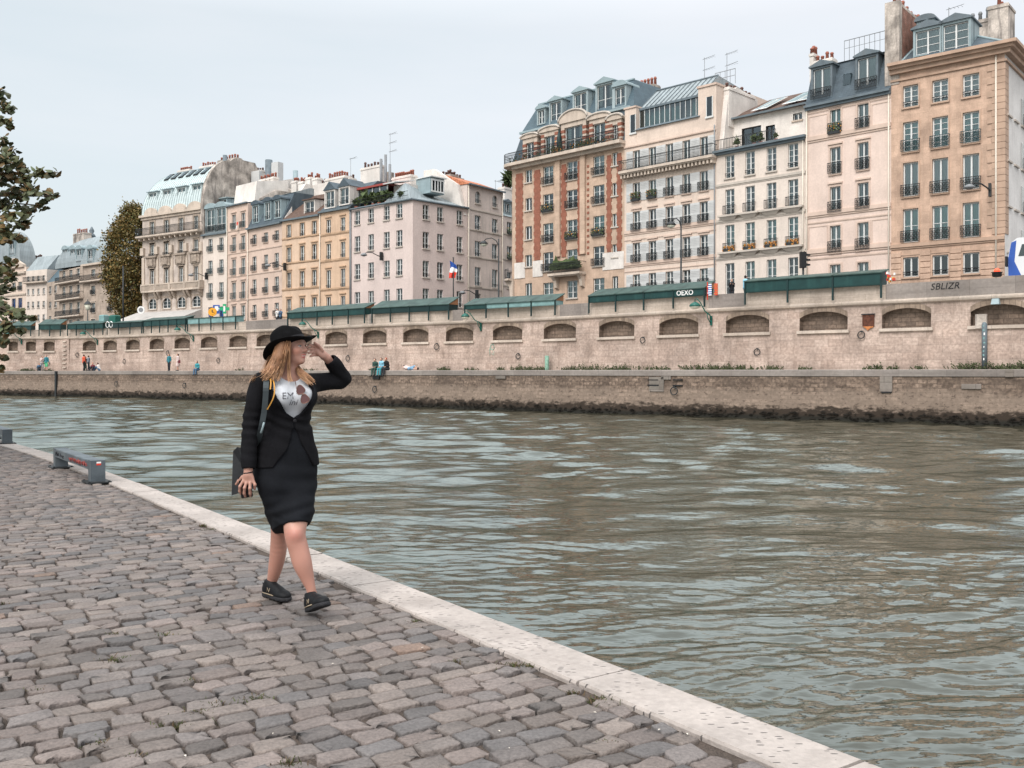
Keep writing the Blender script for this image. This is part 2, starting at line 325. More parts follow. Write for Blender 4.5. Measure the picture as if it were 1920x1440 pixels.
def make_setts():
    mk('joint_sand', (.075, .058, .048), .95, .3, 8., fine=.35, bump=.8, bscale=90.)
    mk('sett', (.3, .3, .3), .68, .16, 5., attr='tint', bump=.55, bscale=55., fine=.22, spec=.35)
    b = MB()
    for i in range(-8, 60): b.quad(Q(i, .305, -.016), Q(i+1, .305, -.016), Q(i+1, 60, -.016), Q(i, 60, -.016))
    tag(b.build('ground', 'joint_sand'), kind='structure', label='sandy ground under the near quay cobbles')
    r = np.random.default_rng(11); V = []; FQ = []; FT = []; C = []; nv = 0
    pal = np.array([(.245,.225,.215),(.275,.245,.228),(.30,.265,.243),(.215,.205,.205),(.165,.17,.178),(.185,.175,.17),(.29,.25,.235),(.26,.23,.22)])
    row = 0; a = -3.2
    while a < 46:
        ph = r.uniform(.110, .130); bb = .322 + (r.uniform(0, .12)); row += 1
        drift_p = r.uniform(0, 6.28)
        lst = [(.320, bb)] if bb > .40 else []
        while bb < 26:
            wd = float(np.clip(r.normal(.162, .024), .11, .225)); lst.append((bb, bb+wd)); bb += wd
        for b0, b1 in lst:
            ac = a+ph/2+.02*math.sin(b0*.9+row*.13); bc = (b0+b1)/2
            x, y, _ = Q(ac, bc)
            if y < 1.6: continue
            px = CX+F*x/y; 
            if px < -1900 or px > 2300 or (px < -420 and y > 24): continue
            near = y < 9 and px > -350
            n = 14 if near else 8
            hw = (b1-b0)/2-.0052; hh = ph/2-.0062
            th = np.arange(n)/n*2*np.pi+.2; ce, se = np.cos(th), np.sin(th)
            e = r.uniform(.15, .36)
            X = np.sign(ce)*np.abs(ce)**e*hw; Y = np.sign(se)*np.abs(se)**e*hh
            X = X+r.normal(0, .0042, n)+r.normal(0, .007)*(Y/hh); Y = Y+r.normal(0, .0045, n)+r.normal(0, .007)*(X/hw)+r.normal(0, .004)
            dz = r.normal(0, .0042); tx, ty = r.normal(0, .028, 2)
            dome = r.uniform(-.001, .004)
            rings = [(1.0, -.03), (.985, -.004), (.95, .0012), (.80, .0022)] if near else [(1.02, -.025), (.96, -.002)]
            cur = []
            for s, z in rings:
                j = r.normal(0, .0012, n) if near else 0
                xx, yy = X*s, Y*s
                zz = z+dz+xx*tx+yy*ty+j
                cur.append((xx, yy, zz))
            zc = .004+dome+dz
            P = []
            for xx, yy, zz in cur:
                for k in range(n): P.append(Q(ac+yy[k], bc+xx[k], zz[k]))
            P.append(Q(ac, bc, zc)); V.append(np.array(P))
            c = (pal[r.integers(len(pal))]*.75+np.array((.27,.225,.205))*.25)*r.uniform(.76, 1.2)*(.58, .555, .54)
            if r.random() < .008: c = np.array((.17, .12, .095))
            C.append(np.repeat(c[None], len(P), 0))
            k = np.arange(n); k2 = (k+1) % n
            for i in range(len(rings)-1): FQ.append(np.stack([nv+i*n+k, nv+i*n+k2, nv+(i+1)*n+k2, nv+(i+1)*n+k], -1)[:, ::-1])
            i = len(rings)-1; FT.append(np.stack([nv+i*n+k, nv+i*n+k2, np.full(n, nv+len(rings)*n)], -1)[:, ::-1])
            nv += len(P)
        a += ph
    V = np.concatenate(V); C = np.concatenate(C); FQ = np.concatenate(FQ); FT = np.concatenate(FT)
    me = bpy.data.meshes.new('cobbled_pavement')
    nq, ntr = len(FQ), len(FT)
    me.vertices.add(len(V)); me.vertices.foreach_set('co', V.astype(np.float32).ravel())
    me.loops.add(nq*4+ntr*3); me.loops.foreach_set('vertex_index', np.concatenate([FQ.ravel(), FT.ravel()]).astype(np.int32))
    me.polygons.add(nq+ntr); me.polygons.foreach_set('loop_start', np.concatenate([np.arange(nq)*4, nq*4+np.arange(ntr)*3]).astype(np.int32))
    me.update(calc_edges=True); me.polygons.foreach_set('use_smooth', np.ones(nq+ntr, bool))
    ca = me.color_attributes.new('tint', 'FLOAT_COLOR', 'POINT'); c4 = np.ones((len(V), 4), np.float32); c4[:, :3] = C; ca.data.foreach_set('color', c4.ravel())
    me.materials.append(MATS['sett']); me.validate(); me.update()
    tag(link('cobbled_pavement', me), kind='structure', label='worn grey and pinkish cobbles in rows on the near quay')
make_setts()
def make_tufts():
    mk('moss', (.055, .065, .022), .8, .5, 20.); mk('dry_moss', (.10, .07, .04), .9, .4, 20.)
    b = MB(); r = random.Random(5)
    spots = [(965,1248,1),(990,1250,.6),(1128,1312,1),(1075,1300,.5),(780,1166,.6),(860,1242,.5),(332,959,1),(350,966,.6),(380,985,.8),(395,993,.6),(213,1238,.7),(211,1190,.4),(480,1310,.9),(358,1277,.5),(307,1192,.7),(400,1320,.7),(365,1338,.8),(330,1363,1),(188,1395,.7),(70,1295,.5),(250,1419,.5),(545,1431,.7),(5,1132,.4),(1410,1330,.6),(1570,1395,.4),(1140,1395,.4)]
    for px, py, s in spots:
        Y = F*CH/(py-HY); x0, y0 = (px-CX)/F*Y, Y
        if (Vector((x0, y0))-Q0).dot(QP) < .3: continue
        for i in range(int(60*s)):
            b.mat = 0 if r.random() < .62 else 1
            an = r.uniform(0, 6.28); rr = abs(r.gauss(0, .045*s)); x = x0+rr*math.cos(an)*1.3; y = y0+rr*math.sin(an)*.7
            t = r.uniform(0, 6.28); h = r.uniform(.002, .014); wd = .004; lx, ly = r.gauss(0, .014), r.gauss(0, .014)
            b.quad((x-wd*math.cos(t), y-wd*math.sin(t), -.012), (x+wd*math.cos(t), y+wd*math.sin(t), -.012), (x+lx+wd*.4, y+ly, h), (x+lx-wd*.4, y+ly, h))
    tag(b.build('moss', ['moss', 'dry_moss']), kind='stuff', label='small tufts of moss and grass in the cobble joints')
    mk('litter', (.6, .55, .48), .8); b = MB()
    for i in range(26):
        b.mat = 0
        px, py = r.uniform(0, 1500), r.uniform(1000, 1440)
        Y = F*CH/(py-HY); x = (px-CX)/F*Y
        if (Vector((x, Y))-Q0).dot(QP) < .35: continue
        s = r.uniform(.003, .009); z = .012; t = r.uniform(0, 3)
        c_, s_ = math.cos(t)*s, math.sin(t)*s
        b.quad((x-c_, Y-s_, z), (x+s_*.5, Y-c_*.5, z+.003), (x+c_, Y+s_, z+.001), (x-s_*.5, Y+c_*.5, z+.003))
    tag(b.build('crumbs', ['litter']), kind='stuff', label='tiny pale crumbs of litter scattered over the cobbles')
make_tufts()
def steel_bench(label, p0, p1, group):
    """low barrier: steel beam on two broad plates"""
    d = Vector((p1[0]-p0[0], p1[1]-p0[1])); Ln = d.length; ang = math.atan2(d.y, d.x)
    t = thing('steel_bench', label, 'bench', (p0[0], p0[1], .004), ang, group)
    b = MB(); w = .085
    b.prism([(-w, .165), (-w, .275), (-w+.01, .285), (w-.01, .285), (w, .275), (w, .165), (w-.02, .158), (-w+.02, .158)], .15, Ln-.15, 'x'); b.build('seat', 'bench_steel', t)
    for x in (0, Ln):
        s = 1 if x == 0 else -1
        b = MB(); xa, xb = sorted((x, x+s*.15)); b.box(xa, xb, -w-.003, w+.003, .02, .288); b.build('leg', 'bench_steel', t)
        b = MB(); xa, xb = sorted((x-s*.1, x+s*.27)); b.box(xa, xb, -w-.06, w+.06, 0, .02)
        for by in (-w-.035, w+.035):
            for bx in (xa+.03, xb-.03): b.lathe([(.014, 0), (.014, .012)], (bx, by, .02), 6)
        b.build('foot_plate', 'iron', t)
    return t
def make_benches():
    mk('bench_steel', (.10, .12, .135), .5, .25, 4., .6, (.2, .22, .22), metal=.3, fine=.1); mk('graffiti_red', (.33, .07, .06), .6, .5, 14.); mk('graffiti_dark', (.03, .03, .035), .6)
    def gp(px, py): Y = F*CH/(py-HY); return ((px-CX)/F*Y, Y)
    p0 = gp(112, 876); p1 = gp(184, 906)
    t = steel_bench('grey steel bench by the quay edge with red scribbles and a red and white sticker', (p0[0], p0[1]), (p1[0], p1[1]), 'steel benches along the quay edge')
    Ln = math.hypot(p1[0]-p0[0], p1[1]-p0[1])
    y = -.0885
    b = MB(); b.mat = 0; b.box(Ln+.0005, Ln+.004, -.02, .035, .25, .27); b.mat = 1; b.box(Ln+.0005, Ln+.004, -.02, .035, .226, .249); b.build('sticker', ['white', 'red'], t)
    b = MB(); r = random.Random(2)
    def scrib(x0, x1, z0, z1, n):
        x = x0
        st = (x1-x0)/n
        for i in range(n):
            za = z0+(z1-z0)*r.random()*.4; zb = z1-(z1-z0)*r.random()*.4
            b.tube([(x, y, za), (x+st*.3, y, zb), (x+st*.8, y, (za+zb)/2+r.uniform(-.03, .03)), (x+st*.9, y, za)], .004, 4); x += st
    b.mat = 0; scrib(Ln*.45, Ln-.2, .18, .26, 12); scrib(Ln*.47, Ln-.25, .18, .25, 9); b.mat = 1; scrib(.18, .42, .18, .26, 4); scrib(.5, .8, .18, .25, 3)
    b.build('graffiti', ['graffiti_red', 'graffiti_dark'], t)
    p1 = gp(14, 833); d = Vector((p1[0]-p0[0], p1[1]-p0[1])).normalized()*1.9
    steel_bench('grey steel bench at the left edge of the photo, farther along the quay', (p1[0]+d.x*1.0, p1[1]+d.y*1.0), p1, 'steel benches along the quay edge')
make_benches()
# ================================================= FAR QUAY
class Curve:
    """plan line through (px, Y) samples, smoothed, with arc length"""
    def __init__(s, pts, step=12, sm=5):
        px = np.arange(pts[0][0], pts[-1][0]+1, step, dtype=float)
        inv = np.interp(px, [p[0] for p in pts], [1/p[1] for p in pts])
        k = np.ones(2*sm+1)/(2*sm+1); inv = np.convolve(np.pad(inv, sm, 'reflect', reflect_type='odd'), k, 'valid')
        s.px = px; s.Y = 1/inv; s.X = (px-CX)/F*s.Y
        ds = np.hypot(np.diff(s.X), np.diff(s.Y)); s.s = np.concatenate([[0], np.cumsum(ds)])
        tx, ty = np.gradient(s.X, s.s), np.gradient(s.Y, s.s); l = np.hypot(tx, ty); s.nx, s.ny = -ty/l, tx/l     # normal pointing away from the river
    def S(s, px): return float(np.interp(px, s.px, s.s))
    def P(s, q, d=0., z=0.):
        return (float(np.interp(q, s.s, s.X)+d*np.interp(q, s.s, s.nx)), float(np.interp(q, s.s, s.Y)+d*np.interp(q, s.s, s.ny)), z)
    def Yp(s, px): return float(np.interp(px, s.px, s.Y))
    def Z(s, px, py): return CH-(py-HY)/F*s.Yp(px)
    def ang(s, q): return math.atan2(-float(np.interp(q, s.s, s.nx)), float(np.interp(q, s.s, s.ny)))   # heading of local +x along the wall
edge = Curve([(-700,135),(-200,114),(0,104.7),(240,93.8),(460,83.4),(600,76.3),(940,63.),(1420,51.8),(1920,44.6),(2200,41.5),(2700,37.)])
wall = Curve([(-700,142),(-200,116),(0,110.5),(125,111.5),(240,105.5),(350,98.5),(475,92.),(560,87.6),(740,79.5),(930,74.),(1050,70.2),(1160,66.4),(1300,62),(1420,59.),(1655,54),(1920,49.3),(2200,46.),(2700,41.5)])
QZ = 1.56; CZ = 5.5; SZ = 5.42
def strip(b, c, s0, s1, prof, step=1.2, u0=0):
    """sweep profile [(d,z)] along curve c from s0 to s1; uv = (s, running length)"""
    n = max(1, int((s1-s0)/step)); ss = [s0+(s1-s0)*i/n for i in range(n+1)]
    if b.uv is None: b.uv = []
    w = [0.]
    for (d0, z0), (d1, z1) in zip(prof[:-1], prof[1:]): w.append(w[-1]+math.hypot(d1-d0, z1-z0))
    n0 = len(b.v); K = len(prof); z00 = prof[0][1]
    for s in ss:
        for k, (d, z) in enumerate(prof): b.v.append(c.P(s, d, z)); b.uv.append((s, z00+w[k] if abs(z00) < 50 else w[k]))
    for i in range(n):
        for k in range(K-1):
            a = n0+i*K+k; b.f.append((a, a+K, a+K+1, a+1)); b.m.append(b.mat); b.sm.append(False)
    for e in (0, n):
        if K > 2:
            b.f.append(tuple(n0+e*K+k for k in range(K))); b.m.append(b.mat); b.sm.append(False)
def quay_material(name, c, c2, bw, bh, ms, dirt, **k):
    m = mk(name, c, .9, k.get('var', .2), .45, coord='UV', brick=(bw, bh, ms), brickc=c2, streak=dirt, stain=k.get('stain', (.16, .125, .10)), fine=k.get('fine', .12), bump=.5, bscale=3.)
    return m
def far_quay():
    quay_material('upper_stone', (.43, .34, .29), (.355, .272, .228), .85, .42, .008, .95, stain=(.17, .125, .10), fine=.24, var=.28)
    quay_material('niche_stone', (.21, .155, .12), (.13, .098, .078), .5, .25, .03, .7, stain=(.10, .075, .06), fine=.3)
    quay_material('voussoir', (.29, .225, .175), (.17, .13, .10), .28, 3., .02, .6, fine=.2)
    quay_material('trim_stone', (.50, .43, .37), (.44, .37, .31), 1.6, 9., .01, .5, stain=(.20, .17, .15))
    quay_material('parapet_stone', (.44, .375, .32), (.38, .32, .27), 1.3, .42, .008, .35)
    quay_material('parapet_grey', (.25, .22, .20), (.20, .175, .16), 2.2, 9., .01, .4)
    # lower wall: rubble above, pale lime band, dark weed line at the water
    m = quay_material('lower_stone', (.215, .158, .122), (.10, .072, .055), .46, .22, .035, .7, stain=(.10, .075, .06), fine=.5, var=.35)
    N = m.node_tree.nodes; L = m.node_tree.links; p = N['Principled BSDF']; src = p.inputs['Base Color'].links[0].from_socket
    tc = N.new('ShaderNodeTexCoord'); sx = N.new('ShaderNodeSeparateXYZ'); L.new(tc.outputs['Object'], sx.inputs[0])
    def nz(sc_, d, mscale):
        mp = N.new('ShaderNodeMapping'); mp.inputs['Scale'].default_value = mscale; L.new(tc.outputs['UV'], mp.inputs[0])
        n = N.new('ShaderNodeTexNoise'); n.inputs['Scale'].default_value = sc_; n.inputs['Detail'].default_value = d; n.inputs['Roughness'].default_value = .7; L.new(mp.outputs[0], n.inputs[0]); return n.outputs[0]
    def math_(op, a, b_, c_=0., clamp=False):
        q = N.new('ShaderNodeMath'); q.operation = op; q.use_clamp = clamp
        for i, x in enumerate((a, b_, c_)):
            if isinstance(x, (int, float)): q.inputs[i].default_value = x
            else: L.new(x, q.inputs[i])
        return q.outputs[0]
    def mr(v, a, b_):
        q = N.new('ShaderNodeMapRange'); L.new(v, q.inputs[0]); q.inputs[1].default_value = a; q.inputs[2].default_value = b_; return q.outputs[0]
    def mixc(f, a, b_):
        q = N.new('ShaderNodeMix'); q.data_type = 'RGBA'; L.new(f, q.inputs['Factor']); L.new(a, q.inputs['A'])
        if isinstance(b_, tuple): q.inputs['B'].default_value = (*b_, 1)
        else: L.new(b_, q.inputs['B'])
        return q.outputs['Result']
    n1 = nz(.8, 8, (1, 1, 1)); z = sx.outputs['Z']
    zj = math_('MULTIPLY_ADD', n1, 1.3, math_('ADD', z, -.65))
    band = mr(zj, .62, .35)                                             # below ~.5 the wall is pale with scale
    C = mixc(math_('MULTIPLY', band, .45), src, (.255, .198, .158))
    spk = mr(nz(3.2, 4, (1, 1.6, 1)), .56, .63)
    C = mixc(math_('MULTIPLY', spk, .75), C, (.07, .05, .04))
    zj2 = math_('MULTIPLY_ADD', nz(3.4, 9, (.45, 1, 1)), 1.7, math_('ADD', z, -.85))
    C = mixc(mr(zj2, -.34, -.56), C, (.030, .021, .015))
    C = mixc(mr(z, -.8, -.95), C, (.014, .013, .010))
    L.new(C, p.inputs['Base Color'])
    t = thing('river_wall', 'long rubble stone wall of the far lower quay, dark with weed at the waterline', 'wall')
    S0, S1 = 0, edge.s[-1]
    b = MB(); strip(b, edge, S0, S1, [(-.35, -2.2), (-.12, -1.0), (0, .2), (.06, QZ-.36)], 1.0); b.build('wall_face', 'lower_stone', t)
    b = MB(); strip(b, edge, S0, S1, [(.03, QZ-.36), (.0, QZ-.34), (.0, QZ-.03), (.04, QZ), (.7, QZ)], 1.0); b.build('coping', 'parapet_grey', t)
    mk('promenade', (.30, .26, .23), .9, .15, .5, fine=.1)
    b = MB(); n = 160
    for i in range(n):
        a0, a1 = i/n, (i+1)/n
        b.quad(edge.P(S1*a0, .7, QZ-.004), edge.P(S1*a1, .7, QZ-.004), wall.P(wall.s[-1]*a1, .5, QZ-.004), wall.P(wall.s[-1]*a0, .5, QZ-.004))
    tag(b.build('quay_promenade', 'promenade'), kind='structure')
    mk('asphalt', (.055, .055, .056), .9, .15, .6)
    b = MB()
    for i in range(80):
        a0, a1 = wall.s[-1]*i/80, wall.s[-1]*(i+1)/80
        p, q = wall.P(a0, .3, SZ), wall.P(a1, .3, SZ); k = 3.6
        b.quad(p, q, (q[0]*k, q[1]*k, SZ), (p[0]*k, p[1]*k, SZ))
    tag(b.build('street', 'asphalt'), kind='structure')
    b = MB(); b.quad((-900, 20, -2.6), (900, 20, -2.6), (900, 900, -2.6), (-900, 900, -2.6)); tag(b.build('river_bed', 'joint_sand'), kind='structure')
    # ---- upper wall with blind arched niches
    t = thing('quay_wall', 'tall pale stone embankment wall with blind arched niches above the far lower quay', 'wall')
    nic = [(25,8.6),(58,9.2),(92.5,10),(168,12.5),(207,12.5),(249.5,12.7),(294.5,13.6),(342,14.4),(392.5,15.4),(447,16.5),(499,17.5),(566,19),(631,20.5),(703,22),(780,23.6),(862,25.5),(952,27.5),(1050,30),(1156.7,33),(1273,36.5),(1402,40.5),(1544.5,45),(1700,46),(1874,54),(2070,60),(2290,66)]
    apex = 5.0; sill = 3.9
    spans = []
    for px, hw in nic: spans.append((wall.S(px-hw), wall.S(px+hw)))
    b = MB(); b.uv = []; nb = MB(); nb.uv = []; vb = MB(); vb.uv = []
    def face(B, pts):
        n = len(B.v)
        for (s, d, z) in pts: B.v.append(wall.P(s, d, z)); B.uv.append((s, z))
        B.f.append(tuple(range(n, n+len(pts)))); B.m.append(0); B.sm.append(False)
    s = 0.
    bat = lambda z: -.12*(4.9-z)/3.4                                     # slight batter
    def wf(B, a, c, z0a, z0b, z1a, z1b, dd=0.): face(B, [(a, bat(z0a)+dd, z0a), (c, bat(z0b)+dd, z0b), (c, bat(z1b)+dd, z1b), (a, bat(z1a)+dd, z1a)])
    top = 5.25
    def plain(a, c):
        n = max(1, int((c-a)/1.5))
        for i in range(n): wf(b, a+(c-a)*i/n, a+(c-a)*(i+1)/n, QZ-.2, QZ-.2, top, top)
    for s0, s1 in spans:
        plain(s, s0); hwid = (s1-s0)/2; mid = (s0+s1)/2; rise = min(.36, hwid*.3)
        zt = lambda q: apex-rise+rise*(math.sqrt(max(0, 1-((q-mid)/(hwid*1.12))**2))-math.sqrt(1-1/1.12**2))/(1-math.sqrt(1-1/1.12**2))
        n = 10
        for i in range(n):
            a, c = s0+(s1-s0)*i/n, s0+(s1-s0)*(i+1)/n
            wf(b, a, c, QZ-.2, QZ-.2, sill, sill); wf(b, a, c, zt(a), zt(c), top, top)
            dn = .42
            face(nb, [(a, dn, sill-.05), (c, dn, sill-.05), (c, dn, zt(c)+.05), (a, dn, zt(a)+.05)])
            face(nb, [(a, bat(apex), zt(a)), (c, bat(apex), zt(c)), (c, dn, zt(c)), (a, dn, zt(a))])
            h = .3
            face(vb, [(a, bat(4.6)-.025, zt(a)), (c, bat(4.6)-.025, zt(c)), (c, bat(4.6)-.025, min(zt(c)+h, top-.02)), (a, bat(4.6)-.025, min(zt(a)+h, top-.02))])
        for q in (s0, s1): face(nb, [(q, bat(sill), sill), (q, dn, sill), (q, dn, zt(q)), (q, bat(4.5), zt(q))])
        face(nb, [(s0, -.1, sill), (s1, -.1, sill), (s1, dn, sill), (s0, dn, sill)])
        s = s1
    plain(s, wall.s[-1])
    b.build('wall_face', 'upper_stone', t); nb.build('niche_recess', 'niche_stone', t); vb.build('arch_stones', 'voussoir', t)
    for s0, s1 in spans:
        q = MB(); strip(q, wall, s0-.12, s1+.12, [(-.07, sill-.2), (-.19, sill-.18), (-.19, sill-.01), (.3, sill+.02)]); q.build('sill', 'trim_stone', t)
    q = MB(); strip(q, wall, 0, wall.s[-1], [(0, top), (-.16, top+.06), (-.2, top+.16), (-.2, CZ-.02), (-.02, CZ+.03), (.45, CZ+.03)], 1.); q.build('cornice', 'trim_stone', t)
    PT = 6.36
    q = MB(); strip(q, wall, 0, wall.s[-1], [(.02, CZ+.03), (.02, PT-.06), (.0, PT-.04), (.0, PT), (.38, PT), (.38, SZ)], 1.); q.build('parapet', 'parapet_stone', t)
    for a, c in ((-200,16),(462,541),(849,868),(1050,1104),(1329,1397),(1661,1880),(693,699)):
        q = MB(); strip(q, wall, wall.S(a), wall.S(c), [(-.035, CZ+.032), (-.035, PT+.03), (.4, PT+.03), (.4, SZ)]); q.build('grey_coping_stone', 'parapet_grey', t)
    q = MB(); strip(q, wall, wall.S(1880), wall.S(2300), [(-.035, CZ+.032), (-.035, PT+.1), (.4, PT+.1), (.4, SZ)]); q.build('grey_coping_stone', 'parapet_grey', t)
    # pilaster where the wall turns
    q = MB(); strip(q, wall, wall.S(119), wall.S(131), [(-.12, QZ-.2), (-.14, top-.05), (-.05, top)]); q.build('pilaster', 'upper_stone', t)
    for k in range(7):
        z = 1.9+k*.5; q = MB(); strip(q, wall, wall.S(120), wall.S(126.5), [(-.16, z), (-.3, z), (-.3, z+.14), (-.16, z+.14)]); q.build('stone_step', 'trim_stone', t)
    # dark recess, iron bars and patch details on lower wall
    lw = bpy.data.objects['river_wall']
    def patch(name, c, px0, px1, z0, z1, mat, parent, d=-.04, th=.05):
        q = MB(); q.uv = []; 
        n = max(1, int(abs(px1-px0)/15))
        for i in range(n):
            strip(q, c, c.S(px0+(px1-px0)*i/n), c.S(px0+(px1-px0)*(i+1)/n), [(d+th, z0), (d, z0), (d, z1), (d+th, z1)])
        return q.build(name, mat, parent)
    patch('iron_rail', edge, 105.5, 108, -1.1, QZ-.02, 'iron', lw, -.2, .2)
    quay_material('block_grey', (.22, .19, .17), (.17, .15, .13), 1.2, .5, .02, .4)
    for px0, px1, z0, z1, mt in ((1218,1245,.3,1.15,'block_grey'),(1215,1236,.62,.70,'black'),(1262,1280,.62,.70,'black'),(1215,1235,.95,1.0,'black'),(1262,1280,.95,1.02,'black'),(1650,1673,.45,QZ-.35,'block_grey'),(1653,1672,.37,.45,'black'),(1803,1840,.62,.86,'block_grey'),(1885,1900,1.2,QZ-.02,'block_grey'),(1240,1258,1.0,QZ-.37,'block_grey'),(930,948,1.0,QZ-.37,'block_grey'),(690,716,1.15,QZ-.37,'block_grey'),(700,712,.9,1.12,'black')):
        patch('repair_block' if mt == 'block_grey' else 'slot', edge, px0, px1, z0, z1, mt, lw, -.05 if mt == 'block_grey' else -.06, .08)
    # rings
    def ring(c, px, py, r, lab, parent_d=-.14):
        s = c.S(px); z = c.Z(px, py); pos = c.P(s, parent_d, z)
        b = MB(); K = 14
        pts = [(r*math.cos(2*math.pi*i/K), -.05, r*math.sin(2*math.pi*i/K)) for i in range(K+1)]
        b.tube(pts, .032, 5); b.tube([(.0, .12, r), (.0, -.08, r)], .05, 6)
        o = b.build('mooring_ring', 'iron'); o.location = pos; o.rotation_euler = (0, 0, c.ang(s)); tag(o, lab, 'ring', 'iron mooring rings on the quay walls')
    U = [(1422,660,'right of the nearest green wall lamp'),(1208,638,'left of the nearest green wall lamp'),(974,668,'left of the pale green post'),(821,650,'right of the three men sitting on the edge'),(1617,628,'under the rusty square vent'),(412,676,'right of the two strolling women'),(317,662,'left of the two strolling women'),(235.6,677.6,'right of the crouching person in white'),(147,665.6,'right of the climbing steps in the wall'),(90.8,681,'left of the man in green shorts'),(655,672,'beside the elbow of the black hatted woman')]
    for px, py, l in U: ring(wall, px, py, .2 if px > 900 else .24, 'iron mooring ring on the upper wall, '+l)
    for px, py, l in [(1266,733,'under the boat step blocks'),(220,720,'under the crouching person in white'),(348,723,'under the person sitting on the edge'),(705,730,'under the three men on the edge')]:
        ring(edge, px, py, .22, 'iron mooring ring on the lower river wall, '+l, -.1)
    # rusty vent, drainpipe, box, green post, painted scrawls
    s = wall.S(1629); o = thing('wall_vent', 'rusty square iron vent with an orange stain below it on the upper wall', 'vent', wall.P(s, -.05, 0), wall.ang(s))
    za, zb = wall.Z(1629, 612), wall.Z(1629, 590)
    b = MB(); b.box(-.33, .33, -.06, .05, za, zb); b.build('plate', 'rust', o); b = MB(); b.box(-.39, .39, -.1, .0, zb, zb+.05); b.build('lintel', 'iron', o)
    b = MB(); b.prism([(-.3, za), (-.15, za-.1), (-.02, za-.24), (.12, za-.12), (.3, za-.06), (.3, za)], -.07, -.03); b.build('rust_stain', 'rust_orange', o)
    s = wall.S(1848); o = thing('drain_pipe', 'dark drain pipe covered with pale stickers below the niche at the far right', 'pipe', wall.P(s, -.22, 0), wall.ang(s))
    za, zb = QZ, wall.Z(1848, 605); b = MB(); b.lathe([(.14, za), (.14, zb-.12), (.09, zb), (.0, zb+.03)], seg=12); b.build('pipe_body', 'zinc_dark', o)
    for i in range(9):
        z = za+.5+i*.22; b = MB(); x = random.uniform(-.05, .03); b.box(x, x+random.uniform(.04, .1), -.146, -.12, z, z+random.uniform(.07, .13)); b.build('sticker', 'teal_panel' if i % 3 else 'white', o)
    b = MB(); b.box(-.45, .1, -.02, .2, zb-.3, zb+.45); b.build('junction_box', 'plaster_dirty', o)
    s = wall.S(1035); o = MB(); z1 = wall.Z(1035, 667); o.lathe([(.13, QZ), (.15, QZ+.1), (.15, z1-.05), (.13, z1)], seg=10)
    mk('verdigris', (.22, .38, .30), .8, .4, 5.); o = o.build('short_post', 'verdigris'); o.location = wall.P(s, -.6, 0); tag(o, 'short pale green post with dark scribbles standing at the foot of the upper wall', 'post')
    s = wall.S(923); b = MB(); z0 = wall.Z(923, 668); z1 = wall.Z(923, 645)
    mk('faded_teal', (.30, .43, .36), .9, .3, 6.)
    b.tube([(-.15, 0, z0), (-.2, 0, (z0+z1)/2), (-.1, 0, z1-.1), (.15, 0, z1), (.25, 0, z1-.35), (.1, 0, (z0+z1)/2), (-.1, 0, (z0+z1)/2+.1)], .045, 4)
    b.tube([(.2, 0, (z0+z1)/2-.1), (.22, 0, z0+.1), (0, 0, z0+.2)], .04, 4); o = b.build('painted_scrawl', 'faded_teal', bpy.data.objects['quay_wall'])
    o.location = wall.P(s, -.06, 0); o.rotation_euler = (0, 0, wall.ang(s))
far_quay()
def text_mesh(txt, size, mat, name, parent, loc, rz, ext=.004, shear=0., bold=0., rx=math.pi/2):
    cu = bpy.data.curves.new(name, 'FONT'); cu.body = txt; cu.size = size; cu.extrude = ext; cu.align_x = 'CENTER'; cu.align_y = 'CENTER'; cu.shear = shear; cu.offset = bold; cu.resolution_u = 3
    o = bpy.data.objects.new(name, cu); col.objects.link(o); dg = bpy.context.evaluated_depsgraph_get(); me = bpy.data.meshes.new_from_object(o.evaluated_get(dg))
    bpy.data.objects.remove(o); me.materials.clear(); me.materials.append(MATS[mat]); me.name = name
    o = link(name, me, parent, loc, (rx, 0, rz)); return o
def scrawls():
    s = wall.S(1772); o = text_mesh('SBLIZR', .5, 'black', 'graffiti', bpy.data.objects['quay_wall'], wall.P(s, -.05, wall.Z(1772, 537)), wall.ang(s), shear=.2)
scrawls()
